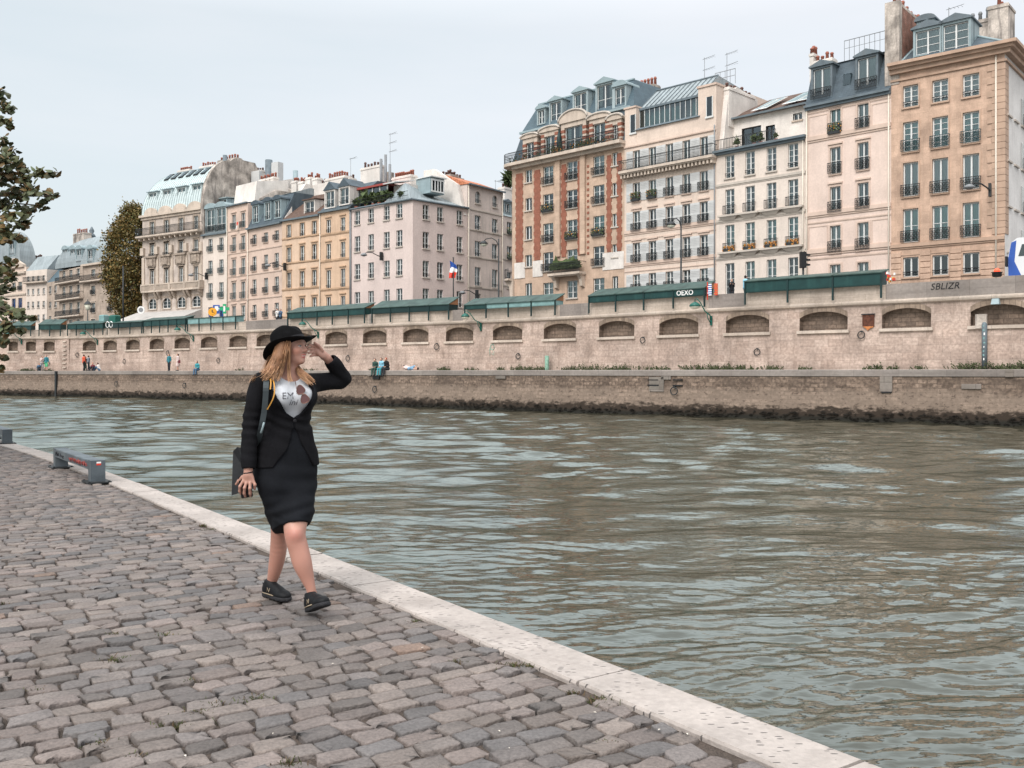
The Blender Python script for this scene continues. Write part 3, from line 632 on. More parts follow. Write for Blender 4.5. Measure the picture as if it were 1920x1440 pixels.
# ---- weeds at the foot of the wall
def weeds():
    mk('weed', (.045, .055, .022), .8, .5, 6.); b = MB(); r = random.Random(9)
    def clump(px, s, d=-.25, dens=.75):
        q = wall.S(px)
        for i in range(int(26*s*dens)+4):
            x, y, _ = wall.P(q+r.gauss(0, .35*s), d-abs(r.gauss(0, .12)), 0); h = abs(r.gauss(.16, .10))*s+.04; z = QZ
            lx, ly = r.gauss(0, .15*s), r.gauss(0, .1)
            for k in range(5):
                t = (k+1)/5; cx, cy, cz = x+lx*t, y+ly*t, z+h*t; w = .05*r.uniform(.6, 1.5); a = r.uniform(0, 3.1); e = r.uniform(-.05, .05)
                b.quad((cx-w*math.cos(a), cy-w*math.sin(a), cz-w*.4), (cx, cy-w*.4, cz+e-w*.5), (cx+w*math.cos(a), cy+w*math.sin(a), cz+w*.3), (cx, cy+w*.4, cz+w*.8))
    for px, s in ((45,.8),(52,1),(64,1),(92,.8),(98,.6),(455,.7),(700,.6),(840,1),(832,.8),(942,.7),(972,1),(985,1.2),(996,1.1),(1012,.9),(1022,.8),(1065,.8),(1080,1),(1097,1.7),(1107,1.2),(1128,1.1),(1155,1.5),(1172,1.2),(1180,1.3),(1220,.9),(1241,1.1),(1255,.6),(1300,1.3),(1308,.9),(1332,1),(1345,1.3),(1356,1.1),(1372,.9),(1393,1.2),(1398,.9),(1416,.5),(1448,.9),(1456,.7),(1512,.6),(1637,.7),(1648,1.0),(1676,.6),(1725,.7),(1815,1.4),(1820,1.1),(1862,1.1),(1875,1.2),(1892,.9),(1905,1.5),(1915,1.4),(1950,1.3),(580,.6),(590,.6),(892,.6),(880,.5)):
        clump(px, s)
    tag(b.build('weeds', 'weed'), kind='stuff', label='low dark green weeds growing along the foot of the upper wall')
    # algae tufts hanging at the waterline
    mk('algae', (.014, .011, .008), .9, .5, 4.); b = MB()
    for i in range(1500):
        s = r.uniform(edge.S(-60), edge.S(2150)); z = r.uniform(-1.1, -.72)+abs(r.gauss(0, .07)); d = -.12-.2*(-.9-z if z < -.9 else 0)-.02
        w = r.uniform(.05, .22); h = r.uniform(.02, .07)
        p = edge.P(s-w, d, z); q = edge.P(s+w, d, z); m_ = edge.P(s+r.uniform(-w, w), d-.08, z-h*.4); u = edge.P(s, d, z+h)
        b.quad(p, m_, q, u)
    tag(b.build('algae', 'algae'), kind='stuff', label='dark brown algae clinging to the lower wall at the waterline')
weeds()
# ================================================= BUILDINGS
CACHE = {}
def cached(key, fn, name, mats):
    if key not in CACHE: b = MB(); fn(b); CACHE[key] = b.mesh(name, mats)
    return CACHE[key]
class Bld:
    def __init__(s, name, label, cat, xl, YL, xr, YR, base=SZ, D=11., group='buildings along the far street'):
        s.PL = Vector(((xl-CX)/F*YL, YL)); s.PR = Vector(((xr-CX)/F*YR, YR)); d = s.PR-s.PL; s.W = d.length; s.d = d/s.W
        s.n = Vector((-s.d.y, s.d.x)); s.ang = math.atan2(s.d.y, s.d.x); s.base = base; s.D = D
        s.t = thing(name, label, cat, (s.PL.x, s.PL.y, base), s.ang, group)
        s.rects = []; s.xl, s.xr = xl, xr
    def u(s, px, v=0.):
        a = (px-CX)/F; P = s.PL+s.n*v
        return (a*P.y-P.x)/(s.d.x-a*s.d.y)
    def z(s, px, py, v=0.):
        P = s.PL+s.n*v; Y = P.y+s.u(px, v)*s.d.y
        return CH-(py-HY)/F*Y-s.base
    def wall(s, H, mat, x0=0., x1=None, D=None, name='wall', z0=0., side=None, rects=None, sides='lr'):
        """front wall with window openings and reveals, plus plain sides, back and top"""
        x1 = s.W if x1 is None else x1; D = D or s.D; b = MB()
        rc = [r for r in (s.rects if rects is None else rects) if r[0] > x0 and r[1] < x1 and r[2] < H and r[3] > z0]
        xs = sorted({x0, x1, *[r[0] for r in rc], *[r[1] for r in rc]}); zs = sorted({z0, H, *[max(r[2], z0) for r in rc], *[min(r[3], H) for r in rc]})
        for i in range(len(xs)-1):
            for j in range(len(zs)-1):
                cx, cz = (xs[i]+xs[i+1])/2, (zs[j]+zs[j+1])/2
                if any(r[0] < cx < r[1] and r[2] < cz < r[3] for r in rc): continue
                b.quad((xs[i], 0, zs[j]), (xs[i+1], 0, zs[j]), (xs[i+1], 0, zs[j+1]), (xs[i], 0, zs[j+1]))
        e = .26
        for r in rc:
            a, c, p, q = r[0], r[1], max(r[2], z0), min(r[3], H)
            b.quad((a, 0, p), (a, 0, q), (a, e, q), (a, e, p)); b.quad((c, 0, q), (c, 0, p), (c, e, p), (c, e, q))
            b.quad((a, 0, q), (c, 0, q), (c, e, q), (a, e, q)); b.quad((a, 0, p), (a, e, p), (c, e, p), (c, 0, p))
        o = b.build(name, mat, s.t)
        b = MB()
        if 'l' in sides: b.quad((x0, 0, z0), (x0, 0, H), (x0, D, H), (x0, D, z0))
        if 'r' in sides: b.quad((x1, 0, H), (x1, 0, z0), (x1, D, z0), (x1, D, H))
        b.quad((x0, D, z0), (x0, D, H), (x1, D, H), (x1, D, z0)); b.quad((x0, 0, H), (x1, 0, H), (x1, D, H), (x0, D, H)); b.build('side_wall', side or mat, s.t)
        return o
    def part(s, name, mat, fn, parent=None):
        b = MB(); fn(b); return b.build(name, mat, parent or s.t)
    def band(s, z, h=.18, d=.1, mat='stone_trim', x0=0., x1=None, name='string_course'):
        x1 = s.W if x1 is None else x1
        return s.part(name, mat, lambda b: (b.box(x0, x1, -d, -.002, z, z+h), b.box(x0, x1, -d*.5, -.002, z-h*.5, z)))
    def cols(s, cols, rows, ref, wpx, st, **kw):
        """cols: photo x centres; rows: (ytop,ybottom[,style overrides]) read at photo x = ref"""
        w = s.u(ref+wpx/2)-s.u(ref-wpx/2)
        for j, rw in enumerate(rows):
            z1, z0 = s.z(ref, rw[0]), s.z(ref, rw[1]); z0 = max(z0, .1); o = dict(st, **kw); o.update(rw[2] if len(rw) > 2 else {})
            for i, c in enumerate(cols):
                if (i in o.get('skip', ())): continue
                oo = dict(o); oo.update(o.get('at', {}).get(i, {}))
                s.window(s.u(c), w*oo.get('wf', 1.), z0, z1, oo)
    def window(s, cx, w, z0, z1, o, y=0., parent=None, hole=True):
        w = round(w, 3); h = round(z1-z0, 3)
        if hole: s.rects.append((cx-w/2, cx+w/2, z0, z1))
        nb = o.get('bars', 3); dark = o.get('dark', False)
        G = 'dark_glass' if dark else 'glass'; e = .2
        key = ('g', w, h, dark)
        def g(b):
            b.quad((-w/2, e, 0), (w/2, e, 0), (w/2, e, h), (-w/2, e, h)); b.mat = 1
            b.quad((-w/2-.2, .75, -.2), (w/2+.2, .75, -.2), (w/2+.2, .75, h+.2), (-w/2-.2, .75, h+.2))  # near-black sheet in place of the unlit room behind the glass
        root = parent or s.t
        wn = link('window', cached(key, g, 'window', [G, 'unlit_interior']), root, (cx, y, z0))
        fm = o.get('frame', 'white_paint'); t = o.get('ft', .055)
        def fr(b):
            b.box(-w/2, -w/2+t, e-.05, e+.02, 0, h); b.box(w/2-t, w/2, e-.05, e+.02, 0, h)
            b.box(-w/2+t, w/2-t, e-.05, e+.02, h-t, h); b.box(-w/2+t, w/2-t, e-.05, e+.02, 0, t)
            if o.get('mull', 1): b.box(-.055, .055, e-.06, e+.02, t, h-t)
            for k in range(1, nb+1):
                zz = h*k/(nb+1); xa = .055 if o.get('mull', 1) else 0
                b.box(-w/2+t, -xa, e-.035, e+.01, zz-.018, zz+.018); b.box(xa, w/2-t, e-.035, e+.01, zz-.018, zz+.018)
            if o.get('arch'):
                K = 8; r = w/2
                for sgn in (-1, 1):
                    poly = [(sgn*r*math.cos(math.pi/2*i/K), h-r+r*math.sin(math.pi/2*i/K)) for i in range(K+1)]+[(sgn*r, h)]
                    b.mat = 1; b.prism(poly, e-.2, e-.06); b.mat = 0
        link('frame', cached(('f', w, h, nb, fm, t, o.get('mull', 1), o.get('arch'), o.get('archmat')), fr, 'frame', [fm, o.get('archmat', 'cream_paint')]), wn)
        c = o.get('curtain', 'mix'); rr = random.random()
        if c == 'mix': c = 'side' if rr < .35 else ('full' if rr < .5 else ('half' if rr < .6 else 'none'))
        cm = o.get('cm', 'curtain')
        if c != 'none':
            def cu(b):
                def pleat(xa, xb, za, zb):
                    n = max(3, int((xb-xa)/.06))
                    for i in range(n):
                        x0_, x1_ = xa+(xb-xa)*i/n, xa+(xb-xa)*(i+1)/n; ya = .27+(.03 if i % 2 else 0); yb = .27+(0 if i % 2 else .03)
                        b.quad((x0_, ya, za), (x1_, yb, za), (x1_, yb, zb), (x0_, ya, zb))
                if c == 'full': pleat(-w/2, w/2, 0, h)
                elif c == 'half': pleat(-w/2, w/2, h*.5, h)
                else: pleat(-w/2, -w*.22, 0, h); pleat(w*.22, w/2, 0, h)
            link('curtain', cached(('c', w, h, c, cm), cu, 'curtain', cm), wn)
        if o.get('sill', 1):
            sm = o.get('sm', 'stone_trim'); link('sill', cached(('s', w, sm), lambda b: b.box(-w/2-.1, w/2+.1, -.13, e-.05, -.12, .0-.003), 'sill', sm), wn)
        rl = o.get('rail', 'bar')
        if rl and rl != 'none':
            im = o.get('iron', 'iron'); rh = o.get('rh', .85 if rl != 'bar' else .4)
            def rf(b):
                yy = -.06 if rl == 'bar' else -.22; ww = w/2+(0 if rl == 'bar' else .12)
                b.box(-ww, ww, yy-.02, yy+.02, rh-.045, rh)
                if rl == 'bar':
                    b.box(-ww, ww, yy-.015, yy+.015, rh-.2, rh-.17)
                    for k in range(5):
                        x = -ww+2*ww*(k+.5)/5; b.box(x-.012, x+.012, yy-.01, yy+.01, rh-.18, rh-.04)
                else:
                    b.box(-ww, ww, yy-.02, yy+.02, .04, .08); b.box(-ww, -ww+.03, yy, 0, rh-.04, rh-.01); b.box(ww-.03, ww, yy, 0, rh-.04, rh-.01)
                    n = max(5, int(2*ww/.11))
                    for k in range(n+1):
                        x = -ww+2*ww*k/n; b.box(x-.013, x+.013, yy-.012, yy+.012, .06, rh-.03)
                    if rl == 'scroll':
                        for k in range(0, n, 2):
                            x = -ww+2*ww*(k+1)/n; r0 = .09
                            for zc in (.3, .58): b.tube([(x+r0*math.cos(a), yy-.015, zc+r0*1.2*math.sin(a)) for a in [i*math.pi/4 for i in range(9)]], .016, 4, cap=False)
            link('railing', cached(('r', w, rl, rh, im), rf, 'railing', im), wn)
        if o.get('box'):
            def bx(b):
                rr_ = random.Random(len(CACHE)); b.mat = 0; b.box(-w/2-.05, w/2+.05, -.3, -.1, -.02, .2)
                for i in range(90):
                    b.mat = 1 if rr_.random() < (.75 if o['box'] == 'flower' else .1) else 2
                    x = rr_.uniform(-w/2-.12, w/2+.12); y = rr_.uniform(-.36, -.04); z = rr_.uniform(.0, .45) if o['box'] == 'flower' else rr_.uniform(.1, .8); q = .06
                    b.quad((x-q, y, z), (x, y-.03, z-q), (x+q, y, z), (x, y+.03, z+q))
            link('flower_box', cached(('b', w, o['box']), bx, 'flower_box', ['iron', 'flower_orange', 'leaf_pot']), wn)
        if o.get('shut'):
            sw = o['shut']
            def sh(b):
                b.box(0, sw, -.06, -.005, 0, h)
                n = int(h/.14)
                for k in range(n):
                    if abs(k-n/2) < 1: continue
                    b.box(.06, sw-.06, -.085, -.06, .08+k*(h-.16)/n, .08+(k+.45)*(h-.16)/n)
            me = cached(('sh', sw, h, o.get('shm', 'grey_paint')), sh, 'shutter', o.get('shm', 'grey_paint'))
            for sgn in (-1, 1): link('shutter', me, wn, (sgn*w/2 if sgn > 0 else -w/2-sw, 0, 0))
        if o.get('head'):
            tm = o.get('tm', 'stone_trim')
            link('lintel', cached(('hd', w, h, tm, o['head']), lambda b: (b.box(-w/2-.16, w/2+.16, -.14, -.002, h+.22, h+.34), b.box(-w/2-.1, w/2+.1, -.05, -.002, h+.02, h+.2) if o['head'] == 2 else None), 'lintel', tm), wn)
        if o.get('surround'):
            tm = o.get('tm', 'stone_trim'); q = o['surround']
            link('surround', cached(('su', w, h, tm, q), lambda b: (b.box(-w/2-q, -w/2, -.05, -.002, 0, h+q), b.box(w/2, w/2+q, -.05, -.002, 0, h+q), b.box(-w/2, w/2, -.05, -.002, h, h+q)), 'surround', tm), wn)
        return wn
    def balcony(s, x0, x1, z, depth=.8, mat='stone_trim', consoles=0, rh=.95, n=None, iron='iron', slab=.22):
        o = s.part('balcony', mat, lambda b: (b.box(x0, x1, -depth, -.002, z-slab, z), b.box(x0+.05, x1-.05, -depth+.12, -.002, z-slab-.1, z-slab),
            [b.box(x-.09, x+.09, -depth*.75, -.002, z-slab-.42, z-slab-.1) for x in ([x0+(x1-x0)*(k+.5)/consoles for k in range(consoles)] if consoles else [])]))
        def rf(b):
            y = -depth+.06; b.box(x0, x1, y-.025, y+.025, z+rh-.05, z+rh); b.box(x0, x1, y-.015, y+.015, z+.07, z+.11); b.box(x0, x1, y-.015, y+.015, z+rh-.25, z+rh-.22)
            m = n or int((x1-x0)/.13)
            for k in range(m+1):
                x = x0+.02+(x1-x0-.04)*k/m; b.box(x-.014, x+.014, y-.012, y+.012, z, z+rh-.03)
            for x in (x0, x1-.03): b.box(x, x+.03, y, 0, z+rh-.05, z+rh)
        s.part('railing', iron, rf, o); return o
    def chimney(s, x0, x1, y0, y1, z0, z1, pots=4, mat='plaster_dirty', pm='terracotta', ph=.5):
        o = s.part('chimney', mat, lambda b: (b.box(x0, x1, y0, y1, z0, z1), b.box(x0-.06, x1+.06, y0-.06, y1+.06, z1-.28, z1-.1)))
        me = cached(('pot', pm, ph), lambda b: b.lathe([(.15, 0), (.12, ph*.7), (.155, ph*.74), (.155, ph*.85), (.11, ph)], seg=8), 'chimney_pot', pm)
        for k in range(pots):
            f = (k+.5)/pots
            dx, dy = (x1-x0), (y1-y0)
            p = (x0+dx*f, (y0+y1)/2, z1) if dx >= dy else ((x0+x1)/2, y0+dy*f, z1)
            q = link('chimney_pot', me, o, p); q.scale = (1, 1, random.choice((.8, 1, 1, 1.3)))
        return o
    def dormer(s, cx, w, z0, h, y, depth, body='zinc_plain', roof='ped', o=None, rm='zinc_dark', face=None):
        def fn(b):
            b.box(cx-w/2, cx-w/2+.16, y, y+depth, z0-.1, z0+h); b.box(cx+w/2-.16, cx+w/2, y, y+depth, z0-.1, z0+h); b.box(cx-w/2+.16, cx+w/2-.16, y, y+depth, z0+h-.16, z0+h)
            b.box(cx-w/2+.16, cx+w/2-.16, y, y+.24, z0-.1, z0)
        d = s.part('dormer', body, fn)
        def rf(b):
            q = w/2+.14; zt = z0+h
            if roof == 'ped': b.prism([(cx-q, zt), (cx+q, zt), (cx+q, zt+.1), (cx, zt+.1+w*.22), (cx-q, zt+.1)], y-.15, y+depth+.3)
            elif roof == 'arc':
                K = 10; b.prism([(cx-q, zt), (cx+q, zt)]+[(cx+q*math.cos(math.pi*i/K), zt+.06+w*.3*math.sin(math.pi*i/K)) for i in range(K+1)], y-.15, y+depth+.3)
            elif roof == 'gable': b.prism([(cx-q, zt), (cx+q, zt), (cx, zt+w*.5)], y-.12, y+depth+.5)
            else: b.prism([(y-.2, zt), (y+depth+.4, zt+.25), (y+depth+.4, zt+.35), (y-.2, zt+.12)], cx-q, cx+q, 'x')
        s.part('dormer_roof', rm, rf, d)
        oo = dict(sill=0, rail='bar', bars=2); oo.update(o or {})
        s.window(cx, w-.34, z0+.02, z0+h-.18, oo, y=y, parent=d, hole=False)
        return d
    def pipe(s, px=None, x=None, H=10, mat='cream_paint', z0=0):
        x = s.u(px) if px is not None else x
        s.part('downpipe', mat, lambda b: b.tube([(x, -.1, z0), (x, -.1, H)], .06, 6))
    def antenna(s, x, y, z, h, arms=2):
        def fn(b):
            b.tube([(x, y, z), (x, y, z+h)], .03, 4)
            for k in range(arms):
                zz = z+h-.15-k*1.; b.tube([(x-.2, y, zz), (x+1.1, y, zz+.15)], .02, 4)
                for j in range(4): b.tube([(x+.1+j*.28, y-.3, zz), (x+.1+j*.28, y+.3, zz+.05)], .012, 3)
        s.part('antenna', 'mid_grey', fn)

# ---- plan of the street front: depths chained from the right
def chain(Yr, xr, xl, VP): return Yr*(xr-VP)/(xl-VP)
VPR = -850.
Y1884 = 65.1; Y1672 = 70.
Y1510 = chain(Y1672, 1671, 1511, VPR); Y1343 = chain(Y1510, 1511, 1343, VPR); Y1172 = chain(Y1343, 1343, 1171, VPR); Y965 = chain(Y1172, 1171, 965, VPR)
YC = 100.; Y658 = chain(YC, 774, 658, -1078); Y600 = chain(Y658, 658, 600, -1147); Y529 = chain(Y600, 600, 529, -1250); Y465 = chain(Y529, 529, 465, -870)
Y426 = chain(Y465, 465, 426, -980); Y380 = chain(Y426, 426, 380, -1500); Y267 = chain(Y380, 380, 267, -1750)
mk('tan_plaster', (.515, .36, .27), .9, .18, .7, .45, (.27, .185, .14), brick=(.9, .42, .004), fine=.1)
mk('pink_cream', (.63, .505, .44), .9, .08, .5, .25, (.45, .34, .28)); mk('cream', (0.618, 0.540, 0.478), .9, .08, .5, .3, (.40, .35, .30)); mk('cream_shut', (0.597, 0.490, 0.416), .9, .08, .5, .3, (.38, .31, .26))
mk('brick_stone', (0.515, 0.378, 0.286), .9, .13, .8, .4, (.30, .22, .17), brick=(.8, .4, .004)); mk('pink_wall', (.57, .475, .44), .9, .07, .4, .25, (.40, .33, .31)); mk('cream_old', (0.546, 0.470, 0.427), .9, .1, .35, .6, (.30, .27, .25))
mk('orange_wall', (.56, .40, .285), .9, .1, .6, .4, (.36, .25, .18)); mk('orange_pale', (.575, .425, .315), .9, .1, .6, .35, (.38, .27, .20)); mk('beige_wall', (0.567, 0.438, 0.365), .9, .08, .6, .3, (.38, .30, .25))
mk('hauss_stone', (0.515, 0.443, 0.391), .9, .12, .8, .55, (.24, .20, .175), brick=(1.1, .45, .006)); mk('hauss_dark', (0.412, 0.336, 0.276), .9, .15, .8, .6, (.2, .16, .13), brick=(1.1, .45, .008)); mk('side_white', (.62, .60, .58), .9, .08, .5, .3, (.42, .38, .36))
mk('trim_tan', (.42, .295, .22), .85, .15, 1., .4, (.2, .13, .1)); mk('trim_pink', (.54, .42, .35), .85, .12, 1., .3, (.35, .27, .22)); mk('trim_orange', (.44, .30, .20), .85, .12, 1., .4, (.25, .17, .12)); mk('trim_cream', (.47, .42, .37), .85, .12, 1., .4, (.27, .24, .21))

def b_tan():
    b = Bld('tan_building', 'tan ochre corner building with three window columns and a slate roof, farthest right', 'building', 1671, Y1672, 1884, Y1884, D=15)
    st = dict(tm='trim_tan', sm='trim_tan', cm='curtain_teal', surround=.1, frame='white_paint', ft=.09)
    C = [1707.6, 1763, 1820.7]
    b.cols(C, [(159.7,200.5,dict(bars=3,curtain='full',cm='curtain',rail='bar')),(228,284,dict(bars=4,curtain='full',rail='scroll',iron='teal_iron')),(304.4,368,dict(bars=0,curtain='full',cm='curtain',rail='scroll')),(391.5,454.5,dict(bars=1,curtain='full',rail='scroll')),(482,519.5,dict(bars=0,dark=True,curtain='none',rail='bar',surround=0,head=0))], 1707.6, 29, st)
    H = b.z(1671, 130)
    b.wall(H, 'tan_plaster', side='side_white')
    zc = b.z(1671, 466)
    def rust(q):
        for k in range(20):
            z = .2+k*.42
            if z+.36 > zc-.3: break
            xs = [0]+[x for c in C for x in (b.u(c-17.5), b.u(c+17.5))]+[b.W]
            for i in range(0, len(xs), 2): q.box(xs[i]+(.02 if i else 0), xs[i+1]-.02, -.07, -.003, z, z+.36)
    b.part('rusticated_base', 'tan_plaster', rust)
    b.band(zc, .25, .16, 'trim_tan'); b.band(zc-.6, .06, .04, 'trim_tan')
    b.part('corner_stones', 'trim_tan', lambda q: [q.box(b.W-(1.1 if k % 2 else .8), b.W+.05, -.06, .9, zc+.4+k*.45, zc+.82+k*.45) for k in range(int((H-zc-1.3)/.45))])
    b.part('cornice', 'trim_tan', lambda q: (q.box(-.02, b.W+.4, -.35, 15.2, H-.5, H-.2), q.box(-.04, b.W+.65, -.6, 15.3, H-.2, H), q.box(-.04, b.W+.9, -.85, 15.4, H, H+.22), q.box(-.02, b.W+.15, -.12, 15, H-1.0, H-.85)))
    b.pipe(px=1868, H=H-.5, z0=0); 
    for px, y0 in ((1885,0),): pass
    # side street windows
    W = b.W
    def side(q):
        for j in range(5):
            z0_ = 1.2+j*3.15
            for y in (1.2, 3.2, 5.2, 8.2, 11.): b.part('side_sill', 'trim_cream', lambda q: q.box(W+.003, W+.12, y-.65, y+.65, z0_-.12, z0_))
    side(None)
    for j in range(5):
        for y in (5.2, 8.2, 11.0):
            z0_ = 1.2+j*3.15
            f = b.part('side_window', 'dark_glass', lambda q: q.box(W+.01, W+.04, y-.5, y+.5, z0_, z0_+1.9))
            b.part('side_frame', 'white_paint', lambda q: [q.box(W+.04, W+.09, y+k-.05, y+k+.05, z0_, z0_+1.9) for k in (-.5, 0, .5)], f)
            b.part('side_railing', 'iron', lambda q: [q.box(W+.2, W+.23, y-.6+k*.15-.015, y-.6+k*.15+.015, z0_, z0_+.7) for k in range(9)]+[q.box(W+.19, W+.24, y-.62, y+.62, z0_+.68, z0_+.74)], f)
    # hipped slate roof
    zt = H+.22; rx0 = b.u(1712, 3); top = b.z(1790, 62, 4.5)
    b.part('roof', 'slate', lambda q: q.frustum((.0, b.W+.3, -.2, 14.6, zt), (1.2, b.W-4.4, 4.3, 10.5, top)))
    b.part('zinc_ridge', 'zinc_plain', lambda q: (q.tube([(1.2, 4.3, top), (b.W-4.4, 4.3, top)], .12, 5), q.tube([(b.W-4.4, 4.3, top), (b.W+.2, -.2, zt)], .1, 5), q.tube([(1.0, 4.3, top), (.6, -.1, zt)], .1, 5)))
    for c, wz, y, z0_, h in ((1739, 2.0, .5, b.z(1739, 112, .5), 2.35), (1792, 2.0, .5, b.z(1792, 101, .5), 2.35)):
        b.dormer(b.u(c, y), wz, z0_, h, y, 2.2, o=dict(bars=3, curtain='full', rail='none'), roof='ped')
    b.dormer(b.u(1735, 2.2), 1.25, b.z(1735, 72, 2.2), 1.35, 2.2, 1.5, o=dict(bars=1, curtain='none', rail='none'), roof='arc')
    b.dormer(b.u(1800, 2.4), 1.25, b.z(1800, 58, 2.4)-.4, 1.0, 2.4, 1.5, o=dict(bars=1, curtain='none', rail='none', dark=True), roof='flat')
    # brick party wall with chimneys on the left
    zt2 = b.z(1690, 8)
    b.part('chimney_wall', 'brick_chimney', lambda q: q.box(-.35, .55, .55, 7.5, zt-.6, zt2+.2)); b.part('chimney_flank', 'plaster_dirty', lambda q: q.box(-.45, .6, -.05, .55, zt-1.4, zt2+.35))
    for k in range(8): b.chimney(-.3, .5, .1+k*.9, .8+k*.9, zt2, zt2+.35, 1, 'plaster_dirty', 'terracotta', .55)
    b.part('roof_ladder', 'zinc_plain', lambda q: [q.box(1.5, 2.4, -.05+.45*k, .1+.45*k, zt+.15+(top-zt)*k/10., zt+.25+(top-zt)*k/10.) for k in range(10)])
    x0 = b.u(1812, 6); x1 = b.u(1855, 6); b.chimney(x0, x1, 6, 7.4, H, b.z(1830, 38, 6), 3, 'plaster_dirty', 'mid_grey', .8)
    x2 = b.u(1893, 6); b.chimney(x1, x2, 5.6, 7.6, H, b.z(1870, 12, 6), 3, 'plaster_dirty', 'terracotta', .6)
    b.antenna(b.u(1779, 6), 6, top-.5, b.z(1779, 14, 6)-top+.5, 1)
    return b
def b_pinkcream():
    b = Bld('building', 'pale pink plaster building with two window columns and a dark slate mansard roof', 'building', 1511, Y1510, 1671, Y1672)
    st = dict(tm='trim_pink', sm='trim_pink', bars=1, rail='scroll', surround=.12)
    b.cols([1566.4, 1618.5], [(204,251,dict(curtain='full',cm='curtain_teal',at={0:dict(box='leaf'),1:dict(cm='curtain')})),(276,325.6,dict(head=2,curtain='side')),(350,398.5,dict(head=2,curtain='side')),(423,473,dict(curtain='full')),(496,530,dict(curtain='full',rail='none'))], 1566.4, 20, st)
    H = b.z(1512.6, 203); b.wall(H, 'pink_cream')
    for y, h in ((266,.3),(407,.3),(477,.3),(421,.1),(488,.12),(215,.12)): b.band(b.z(1512.6, y), h, .14 if h > .2 else .05, 'trim_pink')
    def panels(q):
        for (ya, yb) in ((218,262),(424,472)):
            for (pa, pb) in ((1516,1552),(1634,1667)):
                x0, x1, z0, z1 = b.u(pa), b.u(pb), b.z(1512.6, yb)+.1, b.z(1512.6, ya)-.1
                q = MB()
                for (a, c, d, e) in ((x0,x1,z0,z0+.07),(x0,x1,z1-.07,z1),(x0,x0+.07,z0+.07,z1-.07),(x1-.07,x1,z0+.07,z1-.07)): q.box(a, c, -.03, -.003, d, e)
                q.build('wall_panel', 'trim_pink', b.t)
    panels(None)
    b.part('cornice', 'zinc_dark', lambda q: (q.box(0, b.W, -.4, 0, H-.05, H+.12), q.box(0, b.W, -.22, 0, H-.25, H-.05)))
    top = b.z(1511, 133, 1.1)
    b.part('roof', 'slate', lambda q: (q.frustum((0.02, b.W, -.15, 10.5, H+.12), (.02, b.W, 1.1, 9.5, top)), ))
    b.part('upper_roof', 'zinc_grey', lambda q: q.frustum((-.05, b.W+.02, .95, 9.7, top), (.3, b.W-.2, 4.5, 6.5, top+.9)))
    for c, zb in ((1541.5, 186), (1626, 168)): b.dormer(b.u(c, .1), 1.75, b.z(c, zb, .1), 2.55, .0, 1.6, roof='ped', body='zinc_dark', o=dict(bars=0, curtain='full', rail='scroll', rh=.8))
    b.part('skylight', 'glass', lambda q: q.box(b.u(1578), b.u(1592), .25, .8, b.z(1585, 160, .3), b.z(1585, 139, .3)))
    x = b.u(1518, 2.5), b.u(1560, 2.5)
    b.chimney(x[0], x[1]-1.6, 2.5, 3.3, top-.6, b.z(1530, 97, 2.5), 5, 'plaster_white'); b.chimney(x[1]-1.6, x[1], 2.5, 3.3, top-.6, b.z(1555, 108, 2.5), 4, 'plaster_white')
    def rl(q):
        z = top+.75; 
        for k in range(12): x_ = 2.2+k*(b.W-2.3)/11; q.box(x_-.015, x_+.015, 2.0, 2.03, z-.7, z+1.2)
        q.box(2.2, b.W, 1.99, 2.03, z+1.15, z+1.2); q.box(2.2, b.W, 2.0, 2.02, z+.55, z+.58)
    b.part('roof_railing', 'mid_grey', rl); b.pipe(x=.12, H=H); b.pipe(x=b.W-.15, H=H)
    return b
